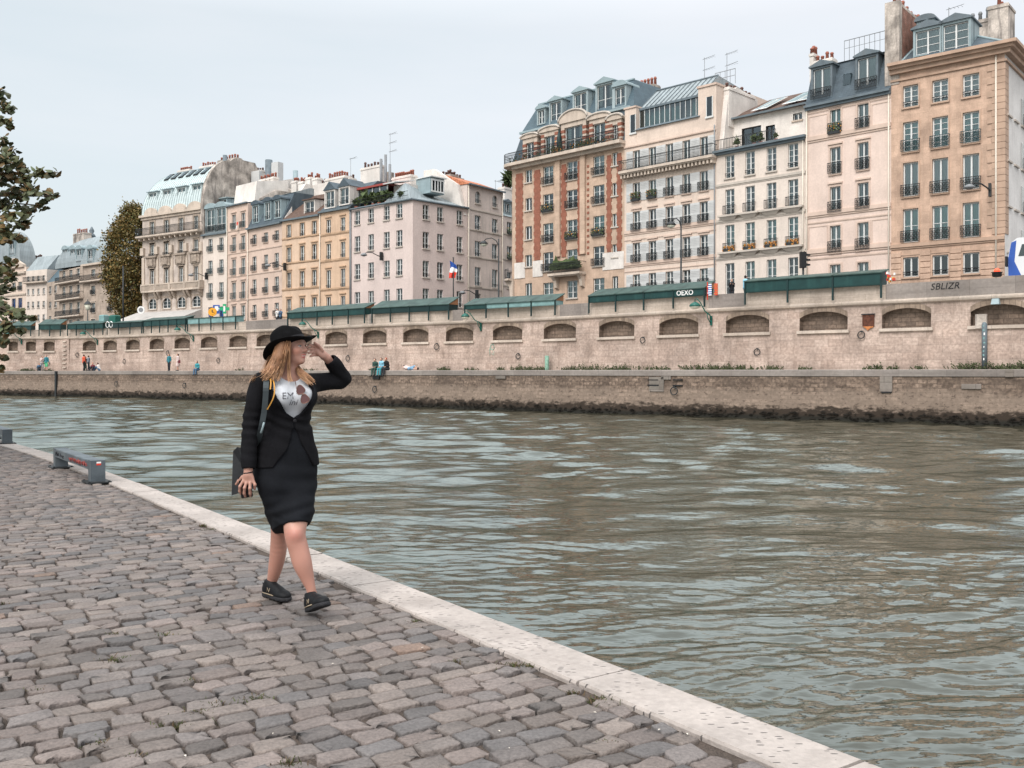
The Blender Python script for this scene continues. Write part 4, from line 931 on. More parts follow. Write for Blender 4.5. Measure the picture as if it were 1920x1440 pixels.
def b_cream4():
    b = Bld('building', 'cream building with four window columns, orange flower boxes, terrace and brown tiled roof', 'building', 1343, Y1343, 1511, Y1510)
    st = dict(sm='trim_cream', tm='trim_cream', bars=3)
    C = [1368.4, 1406.3, 1446.5, 1487]
    b.cols(C, [(291,333.5,dict(curtain='side')),(354.7,402,dict(rail='iron',rh=.75,curtain='side')),(421.7,471.5,dict(cm='curtain_teal',curtain='full',rail='iron',rh=.7,box='flower')),(493.6,552,dict(at={0:dict(curtain='none'),1:dict(curtain='full',cm='curtain_teal'),2:dict(curtain='full',cm='curtain_teal'),3:dict(curtain='none')},rail='none'))], 1368.4, 17, st)
    for r, (y) in enumerate((402, 471.5)):
        for c in C:
            x = b.u(c); z = b.z(1368.4, y); b.part('balcony_slab', 'trim_cream', lambda q: (q.box(x-.95, x+.95, -.42, -.003, z-.2, z-.05), q.frustum((x-.5, x+.5, -.15, -.003, z-.5), (x-.85, x+.85, -.36, -.003, z-.2))))
    H = b.z(1343.5, 288.5); b.wall(H, 'cream')
    for y in (351, 418, 487): b.band(b.z(1343.5, y), .2, .1, 'trim_cream')
    b.part('gutter', 'zinc_dark', lambda q: (q.box(-.1, b.W+.1, -.45, 0, H-.02, H+.16), q.box(0, b.W, -.25, 0, H-.2, H-.02)))
    # setback attic with terrace
    v = 2.0; za = b.z(1372, 233, v)
    r0 = len(b.rects)
    rects = []
    def aw(px0, px1, y0, y1, o):
        x0, x1 = b.u(px0, v), b.u(px1, v); z0, z1 = b.z((px0+px1)/2, y1, v), b.z((px0+px1)/2, y0, v)
        rects.append((x0, x1, z0, z1)); b.window((x0+x1)/2, x1-x0, z0, z1, o, y=v, hole=False)
    aw(1391, 1427, 238, 272, dict(bars=0, curtain='none', rail='none', sill=0, frame='iron')); aw(1436, 1453, 235, 263, dict(bars=0, curtain='none', rail='none', sill=0, frame='iron')); aw(1487, 1504, 212, 225, dict(bars=0, curtain='none', rail='none'))
    q = MB(); x0, x1, zb, zt = .4, b.W, H, b.z(1372, 226, v)
    xs = sorted({x0, x1, *[r[0] for r in rects], *[r[1] for r in rects]}); zs = sorted({zb, zt, *[r[2] for r in rects], *[r[3] for r in rects]})
    for i in range(len(xs)-1):
        for j in range(len(zs)-1):
            cx, cz = (xs[i]+xs[i+1])/2, (zs[j]+zs[j+1])/2
            if not any(r[0] < cx < r[1] and r[2] < cz < r[3] for r in rects): q.quad((xs[i], v, zs[j]), (xs[i+1], v, zs[j]), (xs[i+1], v, zs[j+1]), (xs[i], v, zs[j+1]))
    q.box(x0, x1, v+1.2, 10, zb, zt); q.build('attic_wall', 'plaster_white', b.t)
    top = b.z(1396, 200, v+4.5)
    b.part('roof', 'tile_brown', lambda q: q.frustum((-.2, b.W-.05, v-.35, 10, zt), (1.5, b.W-.05, v+4.2, 7.5, top)))
    b.part('roof_gutter', 'zinc_dark', lambda q: q.box(-.2, b.W, v-.5, v-.3, zt-.05, zt+.1))
    for a, c in ((1.9, 3.5), (b.W-3.4, b.W-.6)):
        def sk(q):
            f0, f1 = .12, .62
            for i in range(2):
                xa = a+(c-a)*i/2+.06; xb = a+(c-a)*(i+1)/2-.06; s_ = .8
                p = lambda f, dz: (v-.35+4.55*f, zt+(top-zt)*f+dz)
                (ya, z0_), (yb, z1_) = p(f0, .22), p(f1, .3)
                q.mat = 0; q.quad((xa, ya, z0_), (xb, ya, z0_), (xb+s_, yb, z1_), (xa+s_, yb, z1_)); q.mat = 1; q.quad((xa+.12, ya+.1, z0_+.05), (xb-.12, ya+.1, z0_+.05), (xb+s_-.12, yb-.1, z1_+.03), (xa+s_+.12, yb-.1, z1_+.03))
        b.part('skylight', ['white_paint', 'glass'], sk)
    def rl(q):
        z = H+.16; x1_ = b.u(1458)
        q.box(0, x1_, -.32, -.28, z+.85, z+.9); q.box(0, x1_, -.31, -.29, z+.1, z+.13)
        for k in range(40): x = x1_*k/39; q.box(x-.012, x+.012, -.31, -.29, z, z+.87)
    b.part('terrace_railing', 'iron', rl)
    for px, s_ in ((1376, .35), (1420, .3), (1408, .3), (1449, .2)):
        x = b.u(px); b.part('potted_plant', ['terracotta', 'leaf_pot'], lambda q: (q.lathe([(.1, 0), (.16, .3)], (x, .5, H+.16), 8), setattr(q, 'mat', 1), [q.quad(*[(x+random.gauss(0, s_*.5), .5+random.gauss(0, .2), H+.55+abs(random.gauss(0, s_))) for _ in range(3)]) for _ in range(40)]))
    b.part('side_chimney_wall', 'plaster_white', lambda q: q.prism([(.3, H), (6., H), (6., top+.2), (2.6, top+.6), (1.2, b.z(1360, 170))], -.1, .42, 'x'))
    b.pipe(x=b.W-.2, H=H)
    return b
def b_shutters():
    b = Bld('building', 'cream building with pale grey shutters, long balcony and a glazed artist studio on top', 'building', 1171, Y1172, 1343, Y1343)
    st = dict(sm='trim_pink', tm='trim_pink', bars=2, shut=.72, rail='scroll', rh=.75)
    C = [1193.7, 1223.7, 1255.5, 1287.3, 1320]
    b.cols(C, [(282,322,dict(rail='none',sill=0,bars=0,curtain='side')),(342.6,377,dict(at={0:dict(box='leaf'),1:dict(box='leaf')},bars=0)),(396.8,434.4,dict(head=2,bars=1)),(455.8,493,dict(head=2)),(514.5,548,dict())], 1193.7, 13.5, st)
    H = b.z(1172, 270); b.wall(H, 'cream_shut')
    zb = b.z(1173, 331); b.balcony(-.1, b.W+.1, zb+.35, .85, 'stone_trim', consoles=26, rh=.95)
    for y, h in ((439.6,.28),(499,.28),(279,.12)): b.band(b.z(1172, y), h, .12, 'trim_pink')
    b.band(b.z(1172, 452), .08, .05, 'trim_pink'); b.band(b.z(1172, 511), .08, .05, 'trim_pink')
    # attic studio
    v = .6; zl = b.z(1200, 243, v)
    x0, x1 = b.u(1200, v), b.u(1316, v); g0, g1 = b.z(1200, 242, v), b.z(1200, 206, v); hb = H
    b.part('attic_wall', 'cream_shut', lambda q: (q.box(.02, x0, 0.02, 6, H, b.z(1175, 205)), q.box(x1, b.W-.02, 0.02, 8, H, b.z(1335, 160)), q.box(x0, x1, .05, 1., H, g0-.15)))
    b.part('parapet_cap', 'trim_pink', lambda q: (q.box(-.05, x0+.05, -.08, 1., b.z(1175, 205), b.z(1175, 205)+.15), q.box(x1-.08, b.W+.05, -.08, 1.5, b.z(1335, 160), b.z(1335, 160)+.18)))
    for px, ya, yb in ((1187, 215, 249), (1330.5, 181, 218)):
        xx = b.u(px); za_, zb_ = b.z(px, yb), b.z(px, ya)
        wn = b.part('slit_window', 'dark_glass', lambda q: q.box(xx-.28, xx+.28, -.02, .01, za_, zb_)); b.part('frame', 'white_paint', lambda q: (q.box(xx-.33, xx-.26, -.05, .0, za_, zb_), q.box(xx+.26, xx+.33, -.05, 0, za_, zb_), q.box(xx-.4, xx+.4, -.1, 0, za_-.15, za_)), wn)
    b.part('studio_ledge', 'zinc_dark', lambda q: q.frustum((x0-.2, x1+.2, -.15, 1., g0-.25), (x0-.2, x1+.2, .25, 1., g0)))
    gl = b.part('studio_glazing', ['glass', 'grey_paint'], lambda q: (q.quad((x0, v, g0), (x1, v, g0), (x1, v, g1), (x0, v, g1)), setattr(q, 'mat', 1), q.quad((x0, 1.9, g0), (x1, 1.9, g0), (x1, 1.9, g1+.6), (x0, 1.9, g1+.6)), q.quad((x0, v, g0), (x1, v, g0), (x1, 1.9, g0), (x0, 1.9, g0))))  # grey backing sheet stands in for the sky reflected in the panes
    b.part('glazing_bars', 'white_paint', lambda q: [q.box(x0+(x1-x0)*k/12-.022, x0+(x1-x0)*k/12+.022, v-.06, v+.02, g0, g1) for k in range(13)], gl)
    b.part('studio_curtain', 'curtain_teal', lambda q: [q.quad((x0+(x1-x0)*a, 1.2, g0), (x0+(x1-x0)*(a+.12), 1.35, g0), (x0+(x1-x0)*(a+.12), 1.35, g1-.2), (x0+(x1-x0)*a, 1.2, g1-.2)) for a in (.02, .16, .3, .46, .8)], gl)
    v2 = 3.2; r1 = b.z(1205, 178, v2)
    b.part('studio_roof', 'zinc_grey', lambda q: (q.quad((x0-.05, v-.1, g1), (x1+.05, v-.1, g1), (x1+.05, v2, r1), (x0-.05, v2, r1)), q.quad((x0-.05, v2, r1), (x1+.05, v2, r1), (x1+.05, 8, r1-.5), (x0-.05, 8, r1-.5)), q.quad((x0-.05, v-.1, g1), (x0-.05, v2, r1), (x0-.05, 8, r1-.5), (x0-.05, 8, g1)), q.quad((x1+.05, v-.1, g1), (x1+.05, v2, r1), (x1+.05, 8, r1-.5), (x1+.05, 8, g1)), q.quad((x0-.05, 8, g1-3), (x1, 8, g1-3), (x1, 8, r1-.5), (x0-.05, 8, r1-.5))))
    b.part('roof_bars', 'zinc_dark', lambda q: ([q.tube([(x0+(x1-x0)*k/12, v-.13, g1+.02), (x0+(x1-x0)*k/12, v2-.03, r1+.02)], .035, 4) for k in range(13)], q.tube([(x0, v2, r1+.05), (x1, v2, r1+.05)], .09, 5), q.box(x0, x1, v-.15, v+.05, g1-.12, g1+.08)))
    b.part('side_block', 'cream_shut', lambda q: (q.box(b.W-1.6, b.W+.05, 1.5, 9, H, b.z(1335, 158)+.2)))
    b.chimney(b.W-.3, b.W+.5, 1.2, 5.4, H, b.z(1358, 170, 2), 7, 'plaster_white', 'pot_dark', .45)
    b.chimney(b.u(1188, 6), b.u(1226, 6), 6, 7, H, b.z(1205, 162, 6), 6, 'plaster_dirty', 'terracotta', .8)
    b.antenna(b.u(1321, 4), 4, r1-1, b.z(1321, 108, 4)-r1+1); b.antenna(b.u(1363, 4), 4, r1-1, b.z(1363, 99, 4)-r1+1)
    def rl(q):
        x_, z = b.W-1.4, b.z(1345, 160, 2)
        for k in range(5): q.box(x_+k*.5-.015, x_+k*.5+.015, 2, 2.03, z-.2, z+1.1)
        q.box(x_, x_+2., 2, 2.03, z+1.05, z+1.1); q.box(x_, x_+2., 2, 2.03, z+.5, z+.54)
    b.part('roof_railing', 'mid_grey', rl); b.pipe(x=b.W-.12, H=H, mat='mid_grey')
    return b
def b_brick():
    b = Bld('building', 'stone and red brick apartment house with a curved corner balcony and blue slate mansard roof', 'building', 965, Y965, 1171, Y1172)
    st = dict(sm='trim_cream', tm='trim_cream', bars=2, rail='scroll', rh=.7)
    big = [1027.9, 1072.6, 1122.7]
    b.cols(big, [(311.7,345,dict()),(364,397,dict(at={0:dict(box='leaf')})),(418.7,454,dict(at={1:dict(box='leaf'),2:dict(box='leaf',cm='curtain_teal',curtain='full')})),(473,508,dict()),(530,562,dict(rail='none'))], 1027.9, 19, st)
    b.cols([991], [(318.7,342),(371.4,394.7),(424,449),(478,500),(531,562)], 991, 12.5, dict(st, bars=0, rail='none')); b.cols([1153.4], [(286,310.5),(342.8,367),(400.5,425),(458,482),(518,550)], 1153.4, 11, dict(st, bars=0, rail='none'))
    H = b.z(965, 311); b.wall(H, 'brick_stone')
    zl = b.z(965, 502)
    R_ = random.Random(3)
    def strips(q):
        for a, c in ((88,125),(195,228),(355,380),(452,465),(622,645),(682,705)):
            x0, x1 = b.u(940+a/3.13), b.u(940+c/3.13); n = int((H-1.1-zl)/.36)
            q = MB()
            for k in range(n):
                e = .09 if k % 2 else 0.; q.box(x0-e, x1+e, -.05, -.003, zl+.5+k*.36, zl+.5+(k+1)*.36)
            q.build('brick_strip', 'brick_red', b.t)
        x0 = b.u(940+504/3.13); q = MB()
        for k in range(int((H-1.5-zl)/.55)): q.box(x0, x0+.25, -.05, -.003, zl+.5+k*.55, zl+.72+k*.55)
        q.build('brick_dots', 'brick_red', b.t)
    strips(None)
    for p, r in ((0,b.u(940+140/3.13)),(b.u(940+186/3.13),b.u(940+244/3.13)),(b.u(940+596/3.13),b.W-.05)): b.part('white_band', 'plaster_white', lambda q: q.box(p, r, -.06, -.004, b.z(965, 523), zl+.45))
    b.part('center_bay', 'brick_stone', lambda q: [q.box(b.u(940+a/3.13), b.u(940+c/3.13), -.22, -.003, zl+.6, H-.4) for a, c in ((322,350),(468,497))])
    # main balcony slab and curved left end
    bz = H+.15
    b.part('cornice', 'stone_trim', lambda q: (q.box(-.1, b.W+.1, -.9, -.003, bz-.3, bz), q.box(0, b.W, -.45, -.003, bz-.6, bz-.3)))
    def curve(r, z0, z1, q, cxx=-.1, seg=12):
        P = [(cxx, .5)]+[(cxx+0-r*math.sin(math.pi/2*i/seg) , .5-r*math.cos(math.pi/2*i/seg)) for i in range(seg+1)]
        q.prism(P, z0, z1, 'z')
    b.part('round_corner', 'brick_stone', lambda q: q.prism([(0, .03)]+[(0-1.0*math.sin(math.pi/2*i/8), 1.03-1.0*math.cos(math.pi/2*i/8)) for i in range(9)]+[(-1.0, 10), (0, 10)], 0, H, 'z'))
    b.part('corner_slab', 'stone_trim', lambda q: (curve(1.4, bz-.3, bz, q), q.prism([(-.1, .5), (-1.5, .5), (-1.5, 6), (-.1, 6)], bz-.3, bz, 'z')))
    def rail(q, z, xs, rh=1.0):
        y = -.85; q.box(xs, b.W, y-.03, y+.03, z+rh-.06, z+rh); q.box(xs, b.W, y-.02, y+.02, z+.1, z+.15); q.box(xs, b.W, y-.02, y+.02, z+rh-.3, z+rh-.26)
        n = int((b.W-xs)/.14)
        for k in range(n+1):
            x = xs+(b.W-xs)*k/n; q.box(x-.016, x+.016, y-.012, y+.012, z, z+rh-.03)
            if k % 4 == 0: q.tube([(x+.1*math.cos(a), y-.02, z+.45+.13*math.sin(a)) for a in [i*math.pi/4 for i in range(9)]], .018, 4, cap=False)
        pts = [(-.1-1.35*math.sin(math.pi/2*i/8), .5-1.35*math.cos(math.pi/2*i/8)) for i in range(9)]+[(-1.45, 3.)]
        for zz in (z+rh-.03, z+.12, z+rh-.28): q.tube([(x, y_, zz) for x, y_ in pts], .025, 4)
        for i in range(28):
            a = math.pi/2*i/22; x, y_ = (-.1-1.35*math.sin(a), .5-1.35*math.cos(a)) if a <= math.pi/2 else (-1.45, .5+(i-22)*.2); q.tube([(x, y_, z), (x, y_, z+rh)], .016, 4)
    b.part('balcony_railing', 'iron', lambda q: rail(q, bz, -.1))
    # balcony planting
    def plants(q):
        for _ in range(260):
            x = random.choice((random.uniform(0, b.W), random.gauss(b.u(1050), .4), random.gauss(b.u(1103), .6))); z = bz+.1+abs(random.gauss(0, .3)); s_ = .1
            q.mat = 0 if random.random() < .8 else 1
            q.quad((x-s_, -.7, z), (x, -.75, z-s_), (x+s_, -.65, z), (x, -.7, z+s_))
    b.part('balcony_plants', ['leaf_pot', 'flower_orange'], plants)
    b.part('folded_parasol', 'green_dark', lambda q: q.lathe([(.05, 0), (.28, .3), (.22, 1.6), (.03, 2.4)], (b.u(1052.5), -.3, bz), 8))
    # attic storey
    v = .5; az = b.z(990, 249, v+.6)
    b.part('attic', 'slate', lambda q: q.frustum((-.6, b.W+.0, .1, 9.8, bz), (.1, b.W+.0, 1.0, 9.4, az)))
    for zx, ww, hh, arch in ((170,2.0,2.3,0),(285,2.3,2.5,0),(425,3.2,2.9,1),(575,2.4,2.6,0),(670,1.5,2.1,2)):
        cx = b.u(940+zx/3.13); 
        d = b.part('brick_dormer', 'brick_red', lambda q: [q.box(cx+s_*ww/2-(.45 if s_ > 0 else 0), cx+s_*ww/2+(0 if s_ > 0 else .45), -.1, 1.2, bz+k*.5, bz+k*.5+.28) for s_ in (-1, 1) for k in range(int(hh/.5))])
        def dd(q):
            for s_ in (-1, 1):
                xa, xb = sorted((cx+s_*ww/2, cx+s_*(ww/2-.44))); q.box(xa+.01, xb-.01, -.06, 1.2, bz, bz+hh)
            q.box(cx-ww/2+.44, cx+ww/2-.44, -.06, 1.2, bz+hh-.45, bz+hh); K = 12; rr_ = .55 if arch == 1 else (.5 if arch == 2 else .3); hw = ww/2+.18
            q.prism([(cx-hw, bz+hh), (cx+hw, bz+hh)]+[(cx+hw*math.cos(math.pi*i/K), bz+hh+.12+ww*rr_*.55*math.sin(math.pi*i/K)) for i in range(K+1)], -.2, 1.4)
        b.part('dormer_stone', 'stone_trim', dd, d)
        b.part('dormer_cap', 'trim_cream', lambda q: q.tube([(cx+(ww/2+.24)*math.cos(math.pi*i/12), -.2, bz+hh+.1+ww*(.55 if arch == 1 else (.5 if arch == 2 else .3))*.58*math.sin(math.pi*i/12)) for i in range(13)], .12, 5), d)
        b.window(cx, ww-.9, bz, bz+hh-.45, dict(bars=1, rail='none', sill=0, curtain='side'), y=.0, parent=d, hole=False)
    # mansard
    top = b.z(1005, 198, 3.2)
    b.part('mansard_roof', 'slate_blue', lambda q: (q.frustum((.0, b.W+.4, .9, 9.6, az), (1.2, b.W-.8, 2.4, 8, top-.3)), q.frustum((1.2, b.W-.8, 2.4, 8, top-.3), (2.2, b.W-1.5, 4, 6.5, top+.1))))
    b.part('zinc_trim', 'zinc_plain', lambda q: (q.box(-.1, b.W, .75, 1., az-.05, az+.15), q.box(1.1, b.W-.7, 2.3, 2.5, top-.35, top-.22)))
    for zx, zy0, ww, hh, rf in ((233,350,1.15,1.5,'arc'),(318,362,1.75,2.5,'ped'),(462,312,1.9,2.5,'ped'),(605,290,2.2,2.9,'ped'),(695,248,1.5,1.9,'arc')):
        px = 940+zx/3.13; y = 1.05; b.dormer(b.u(px, y), ww, b.z(px, 120+zy0/3.13, y), hh, y, 1.6, roof=rf, rm='zinc_plain', body='zinc', o=dict(bars=1, rail='none', curtain='side'))
    # centre lower balcony and corner bay
    o = b.balcony(b.u(1039), b.u(1099), b.z(1072, 512)+.0, 1.0, 'stone_trim', rh=1.0)
    [b.part('console', 'stone_trim', lambda q: q.prism([(-.95, b.z(1072, 517)), (-.0, b.z(1072, 517)), (0, b.z(1072, 541)), (-.35, b.z(1072, 538)), (-.5, b.z(1072, 525))], x-.18, x+.18, 'x')) for x in (b.u(1046), b.u(1094))]
    b.part('balcony_bushes', 'leaf_pot', lambda q: [q.quad(*[(random.gauss(random.choice((b.u(1052), b.u(1085))), .45), -.6+random.gauss(0, .12), b.z(1072, 512)+.3+abs(random.gauss(.3, .28))) for _ in range(3)]) for _ in range(190)])
    zb = b.z(962, 523)
    b.part('corner_balcony', 'stone_trim', lambda q: (curve(1.35, zb-.2, zb, q), q.prism([(-.1, .5), (-1.45, .5), (-1.45, 3), (-.1, 3)], zb-.2, zb, 'z'), q.prism([(-1.2, zb-.2), (.0, zb-.2), (0, zb-2.3), (-.35, zb-2.0), (-.5, zb-.8)], -.3, .1)))
    def cr(q):
        pts = [(-.1-1.3*math.sin(math.pi/2*i/8), .5-1.3*math.cos(math.pi/2*i/8)) for i in range(9)]+[(-1.4, 2.8)]
        for zz in (zb+.95, zb+.1): q.tube([(x, y_, zz) for x, y_ in pts], .03, 4)
        for i in range(18):
            a = math.pi/2*i/15; x, y_ = (-.1-1.3*math.sin(min(a, math.pi/2)), .5-1.3*math.cos(min(a, math.pi/2))); q.tube([(x, y_, zb), (x, y_, zb+.95)], .018, 4)
    b.part('corner_railing', 'iron', cr)
    b.chimney(-.3, 1.0, 4.5, 5.5, az-1, b.z(985, 212, 4), 0, 'plaster_white'); b.part('terrace_shrub', ['leaf_pot', 'flower_orange'], lambda q: [(setattr(q, 'mat', int(random.random() < .2)), q.quad(*[(.1+random.gauss(0, .3), 2.5+random.gauss(0, .4), bz+2.3+random.gauss(.3, .45)) for _ in range(3)])) for _ in range(220)])
    return b
def b_pink():
    b = Bld('building', 'pale pink plaster corner building with zinc roof and rooftop glass veranda with plants', 'building', 658, Y658, 774, YC, D=8)
    st = dict(sm='trim_cream', bars=2, rail='bar')
    rows = [(386,412.5,dict(cm='curtain')),(435,465),(488.7,518.7),(543,575)]
    b.cols([670, 695.5, 725, 748.7], rows, 725, 11, st)
    H = b.z(774, 373.5); b.wall(H, 'pink_wall', D=5, sides='l')
    b.pipe(x=.1, H=H, mat='mid_grey')
    # right hand face as a second front, turned round the corner
    YR = YC*(2680-774)/(2680-876); c = Bld.__new__(Bld)
    c.PL = Vector(((774-CX)/F*YC, YC)); c.PR = Vector(((876-CX)/F*YR, YR)); d = c.PR-c.PL; c.W = d.length; c.d = d/c.W; c.n = Vector((-c.d.y, c.d.x)); c.base = SZ; c.D = 8.; c.rects = []
    c.t = bpy.data.objects.new('street_face', None); col.objects.link(c.t); c.t.parent = b.t; c.t.empty_display_size = .3
    c.t.location = (b.W, 0, 0); c.t.rotation_euler = (0, 0, math.atan2(c.d.y, c.d.x)-b.ang)
    c.cols([798.7, 825.5, 862], [(384,411.5),(435,466),(489,520),(541,572)], 798.7, 12, st)
    c.wall(H, 'pink_wall', D=3.2, sides='r')
    for q in list(c.t.children):                                       # keep window parts one level below the building
        q.matrix_parent_inverse = Matrix.Identity(4); mloc = c.t.matrix_basis @ q.matrix_basis; q.parent = b.t; q.matrix_basis = mloc
    T = c.t.matrix_basis.copy(); bpy.data.objects.remove(c.t)
    def P(x, y, z): v_ = T @ Vector((x, y, z)); return (v_.x, v_.y, v_.z)
    zr = b.z(776, 346, 3.)
    A = (0, -.25, H); B_ = (b.W+.1, -.25, H); C_ = P(c.W, -.25, H); apex = P(1.6, 3.2, zr); a2 = P(c.W-.3, 4.5, zr-.4); D_ = P(c.W, 8, H); E_ = (0, 8, H); a0 = (b.W-4.5, 3.0, zr-.2)
    b.part('roof', 'zinc_grey', lambda q: (q.quad((b.W-4.5, -.25, H), B_, apex, a0), q.quad(B_, C_, a2, apex), q.quad(C_, D_, a2), q.quad(a0, apex, a2, D_, E_), q.quad((b.W-4.5, -.25, H), a0, (b.W-4.5, 3, H))))
    b.part('gutter', 'zinc_dark', lambda q: (q.tube([(0, -.25, H), (b.W+.1, -.25, H)], .12, 5), q.tube([B_, C_], .12, 5)))
    # veranda
    v = 1.4; g0, g1 = b.z(700, 375, v)-.4, b.z(700, 352, v)
    x0, x1 = b.u(672, v), b.u(727, v)
    o = b.part('veranda', ['glass', 'unlit_interior'], lambda q: (q.quad((x0, v, H), (x1, v, H), (x1, v, g1), (x0, v, g1)), setattr(q, 'mat', 1), q.quad((x0, 4, H), (x1, 4, H), (x1, 4, g1), (x0, 4, g1))))
    b.part('veranda_posts', 'white_paint', lambda q: [q.box(x0+(x1-x0)*k/4-.06, x0+(x1-x0)*k/4+.06, v-.08, v+.04, H, g1) for k in range(5)], o)
    mk('red_roof_edge', (.28, .06, .05), .7, .1)
    b.part('veranda_roof', 'red_roof_edge', lambda q: (q.box(x0-.3, x1+.2, v-.3, 5, g1, g1+.22)), o)
    def rl(q):
        xe = b.W-.6
        for z in (H+.95, H+.5): q.tube([(.1, -.15, z), (xe, -.15, z)], .025, 4)
        for k in range(34): x = .1+(xe-.1)*k/33; q.tube([(x, -.15, H), (x, -.15, H+.95)], .012, 4)
    b.part('terrace_railing', 'iron', rl)
    for px, s_ in ((668,.35),(687,.7),(700,.55),(711,.5),(724,.55),(735,.3),(753,.3)):
        x = b.u(px, .4); b.part('potted_plant', ['terracotta', 'leaf_pot'], lambda q: (q.lathe([(.15, 0), (.22, .4)], (x, .4, H), 8), setattr(q, 'mat', 1), [q.quad(*[(x+random.gauss(0, s_*.5), .4+random.gauss(0, .3), H+.7+random.gauss(s_*.6, s_*.5)) for _ in range(3)]) for _ in range(90)]))
    b.part('awning', 'grey_paint', lambda q: q.prism([(.6, g1-.1), (3.5, g1+.5), (3.5, g1+.6), (.6, g1+.02)], x1+.1, x1+2.0, 'x'))
    b.part('attic_room', 'plaster_white', lambda q: q.box(x1+.1, x1+2.4, 2.2, 6, H, g1))
    # dormer on the right slope and chimneys
    f = Matrix(T)
    dm = b.part('dormer', 'zinc_plain', lambda q: q.box(-1., 1., 0, 2.4, 0, 1.7)); dm.matrix_basis = f @ Matrix.Translation((c.u(820, 1.2), 1.2, H+1.35))
    wn = b.part('window', 'dark_glass', lambda q: (q.box(-.8, .8, -.06, -.003, .25, 1.35)), dm)
    b.part('dormer_front', 'white_paint', lambda q: (q.box(-.95, .95, -.12, -.065, .1, .25), q.box(-.95, .95, -.12, -.065, 1.35, 1.55), [q.box(x-.06, x+.06, -.12, -.065, .25, 1.35) for x in (-.85, -.4, 0, .4, .85)], q.box(-1.15, 1.15, -.3, 2.3, 1.7, 1.8)), dm)
    b.chimney(b.u(676, 5), b.u(712, 5), 5, 6, H, b.z(690, 313, 5), 6, 'plaster_white', 'pot_dark', .6); b.part('chimney_wall', 'plaster_dirty', lambda q: q.box(b.u(674, 5.5), b.u(722, 5.5), 6.02, 6.9, H, b.z(700, 325, 5.5)))
    b.chimney(b.u(735, 4.6), b.u(770, 4.6), 4.6, 5.6, H, b.z(752, 330, 4.6), 10, 'plaster_white', 'terracotta', .6)
    for px, py in ((714.5, 298), (723, 290), (731, 308)): b.part('flue', 'mid_grey', lambda q: q.tube([(b.u(px, 4.8), 4.8, H+2), (b.u(px, 4.8), 4.8, b.z(px, py, 4.8))], .16, 6))
    b.antenna(b.u(731.5, 5), 5, H+4, b.z(731.5, 250, 5)-H-4, 3); b.antenna(b.u(657.5, 5), 5, H+2, b.z(657.5, 296, 5)-H-2, 1)
    for k, (px, py) in enumerate(((820, 336), (845, 330), (860, 333))):
        x = c.u(px, 6); ch = b.part('chimney', 'plaster_dirty' if k else 'plaster_white', lambda q: q.box(-.9, .9, 0, 1.2, -2., 0)); ch.matrix_basis = f @ Matrix.Translation((x, 6, c.z(px, py, 6)))
        me = cached(('pot', 'pot_dark', .5), lambda q: q.lathe([(.15, 0), (.12, .35), (.155, .37), (.155, .42), (.11, .5)], seg=8), 'chimney_pot', 'pot_dark')
        for j in range(4): link('chimney_pot', me, ch, (-.7+.45*j, .5, 0))
    return b, c
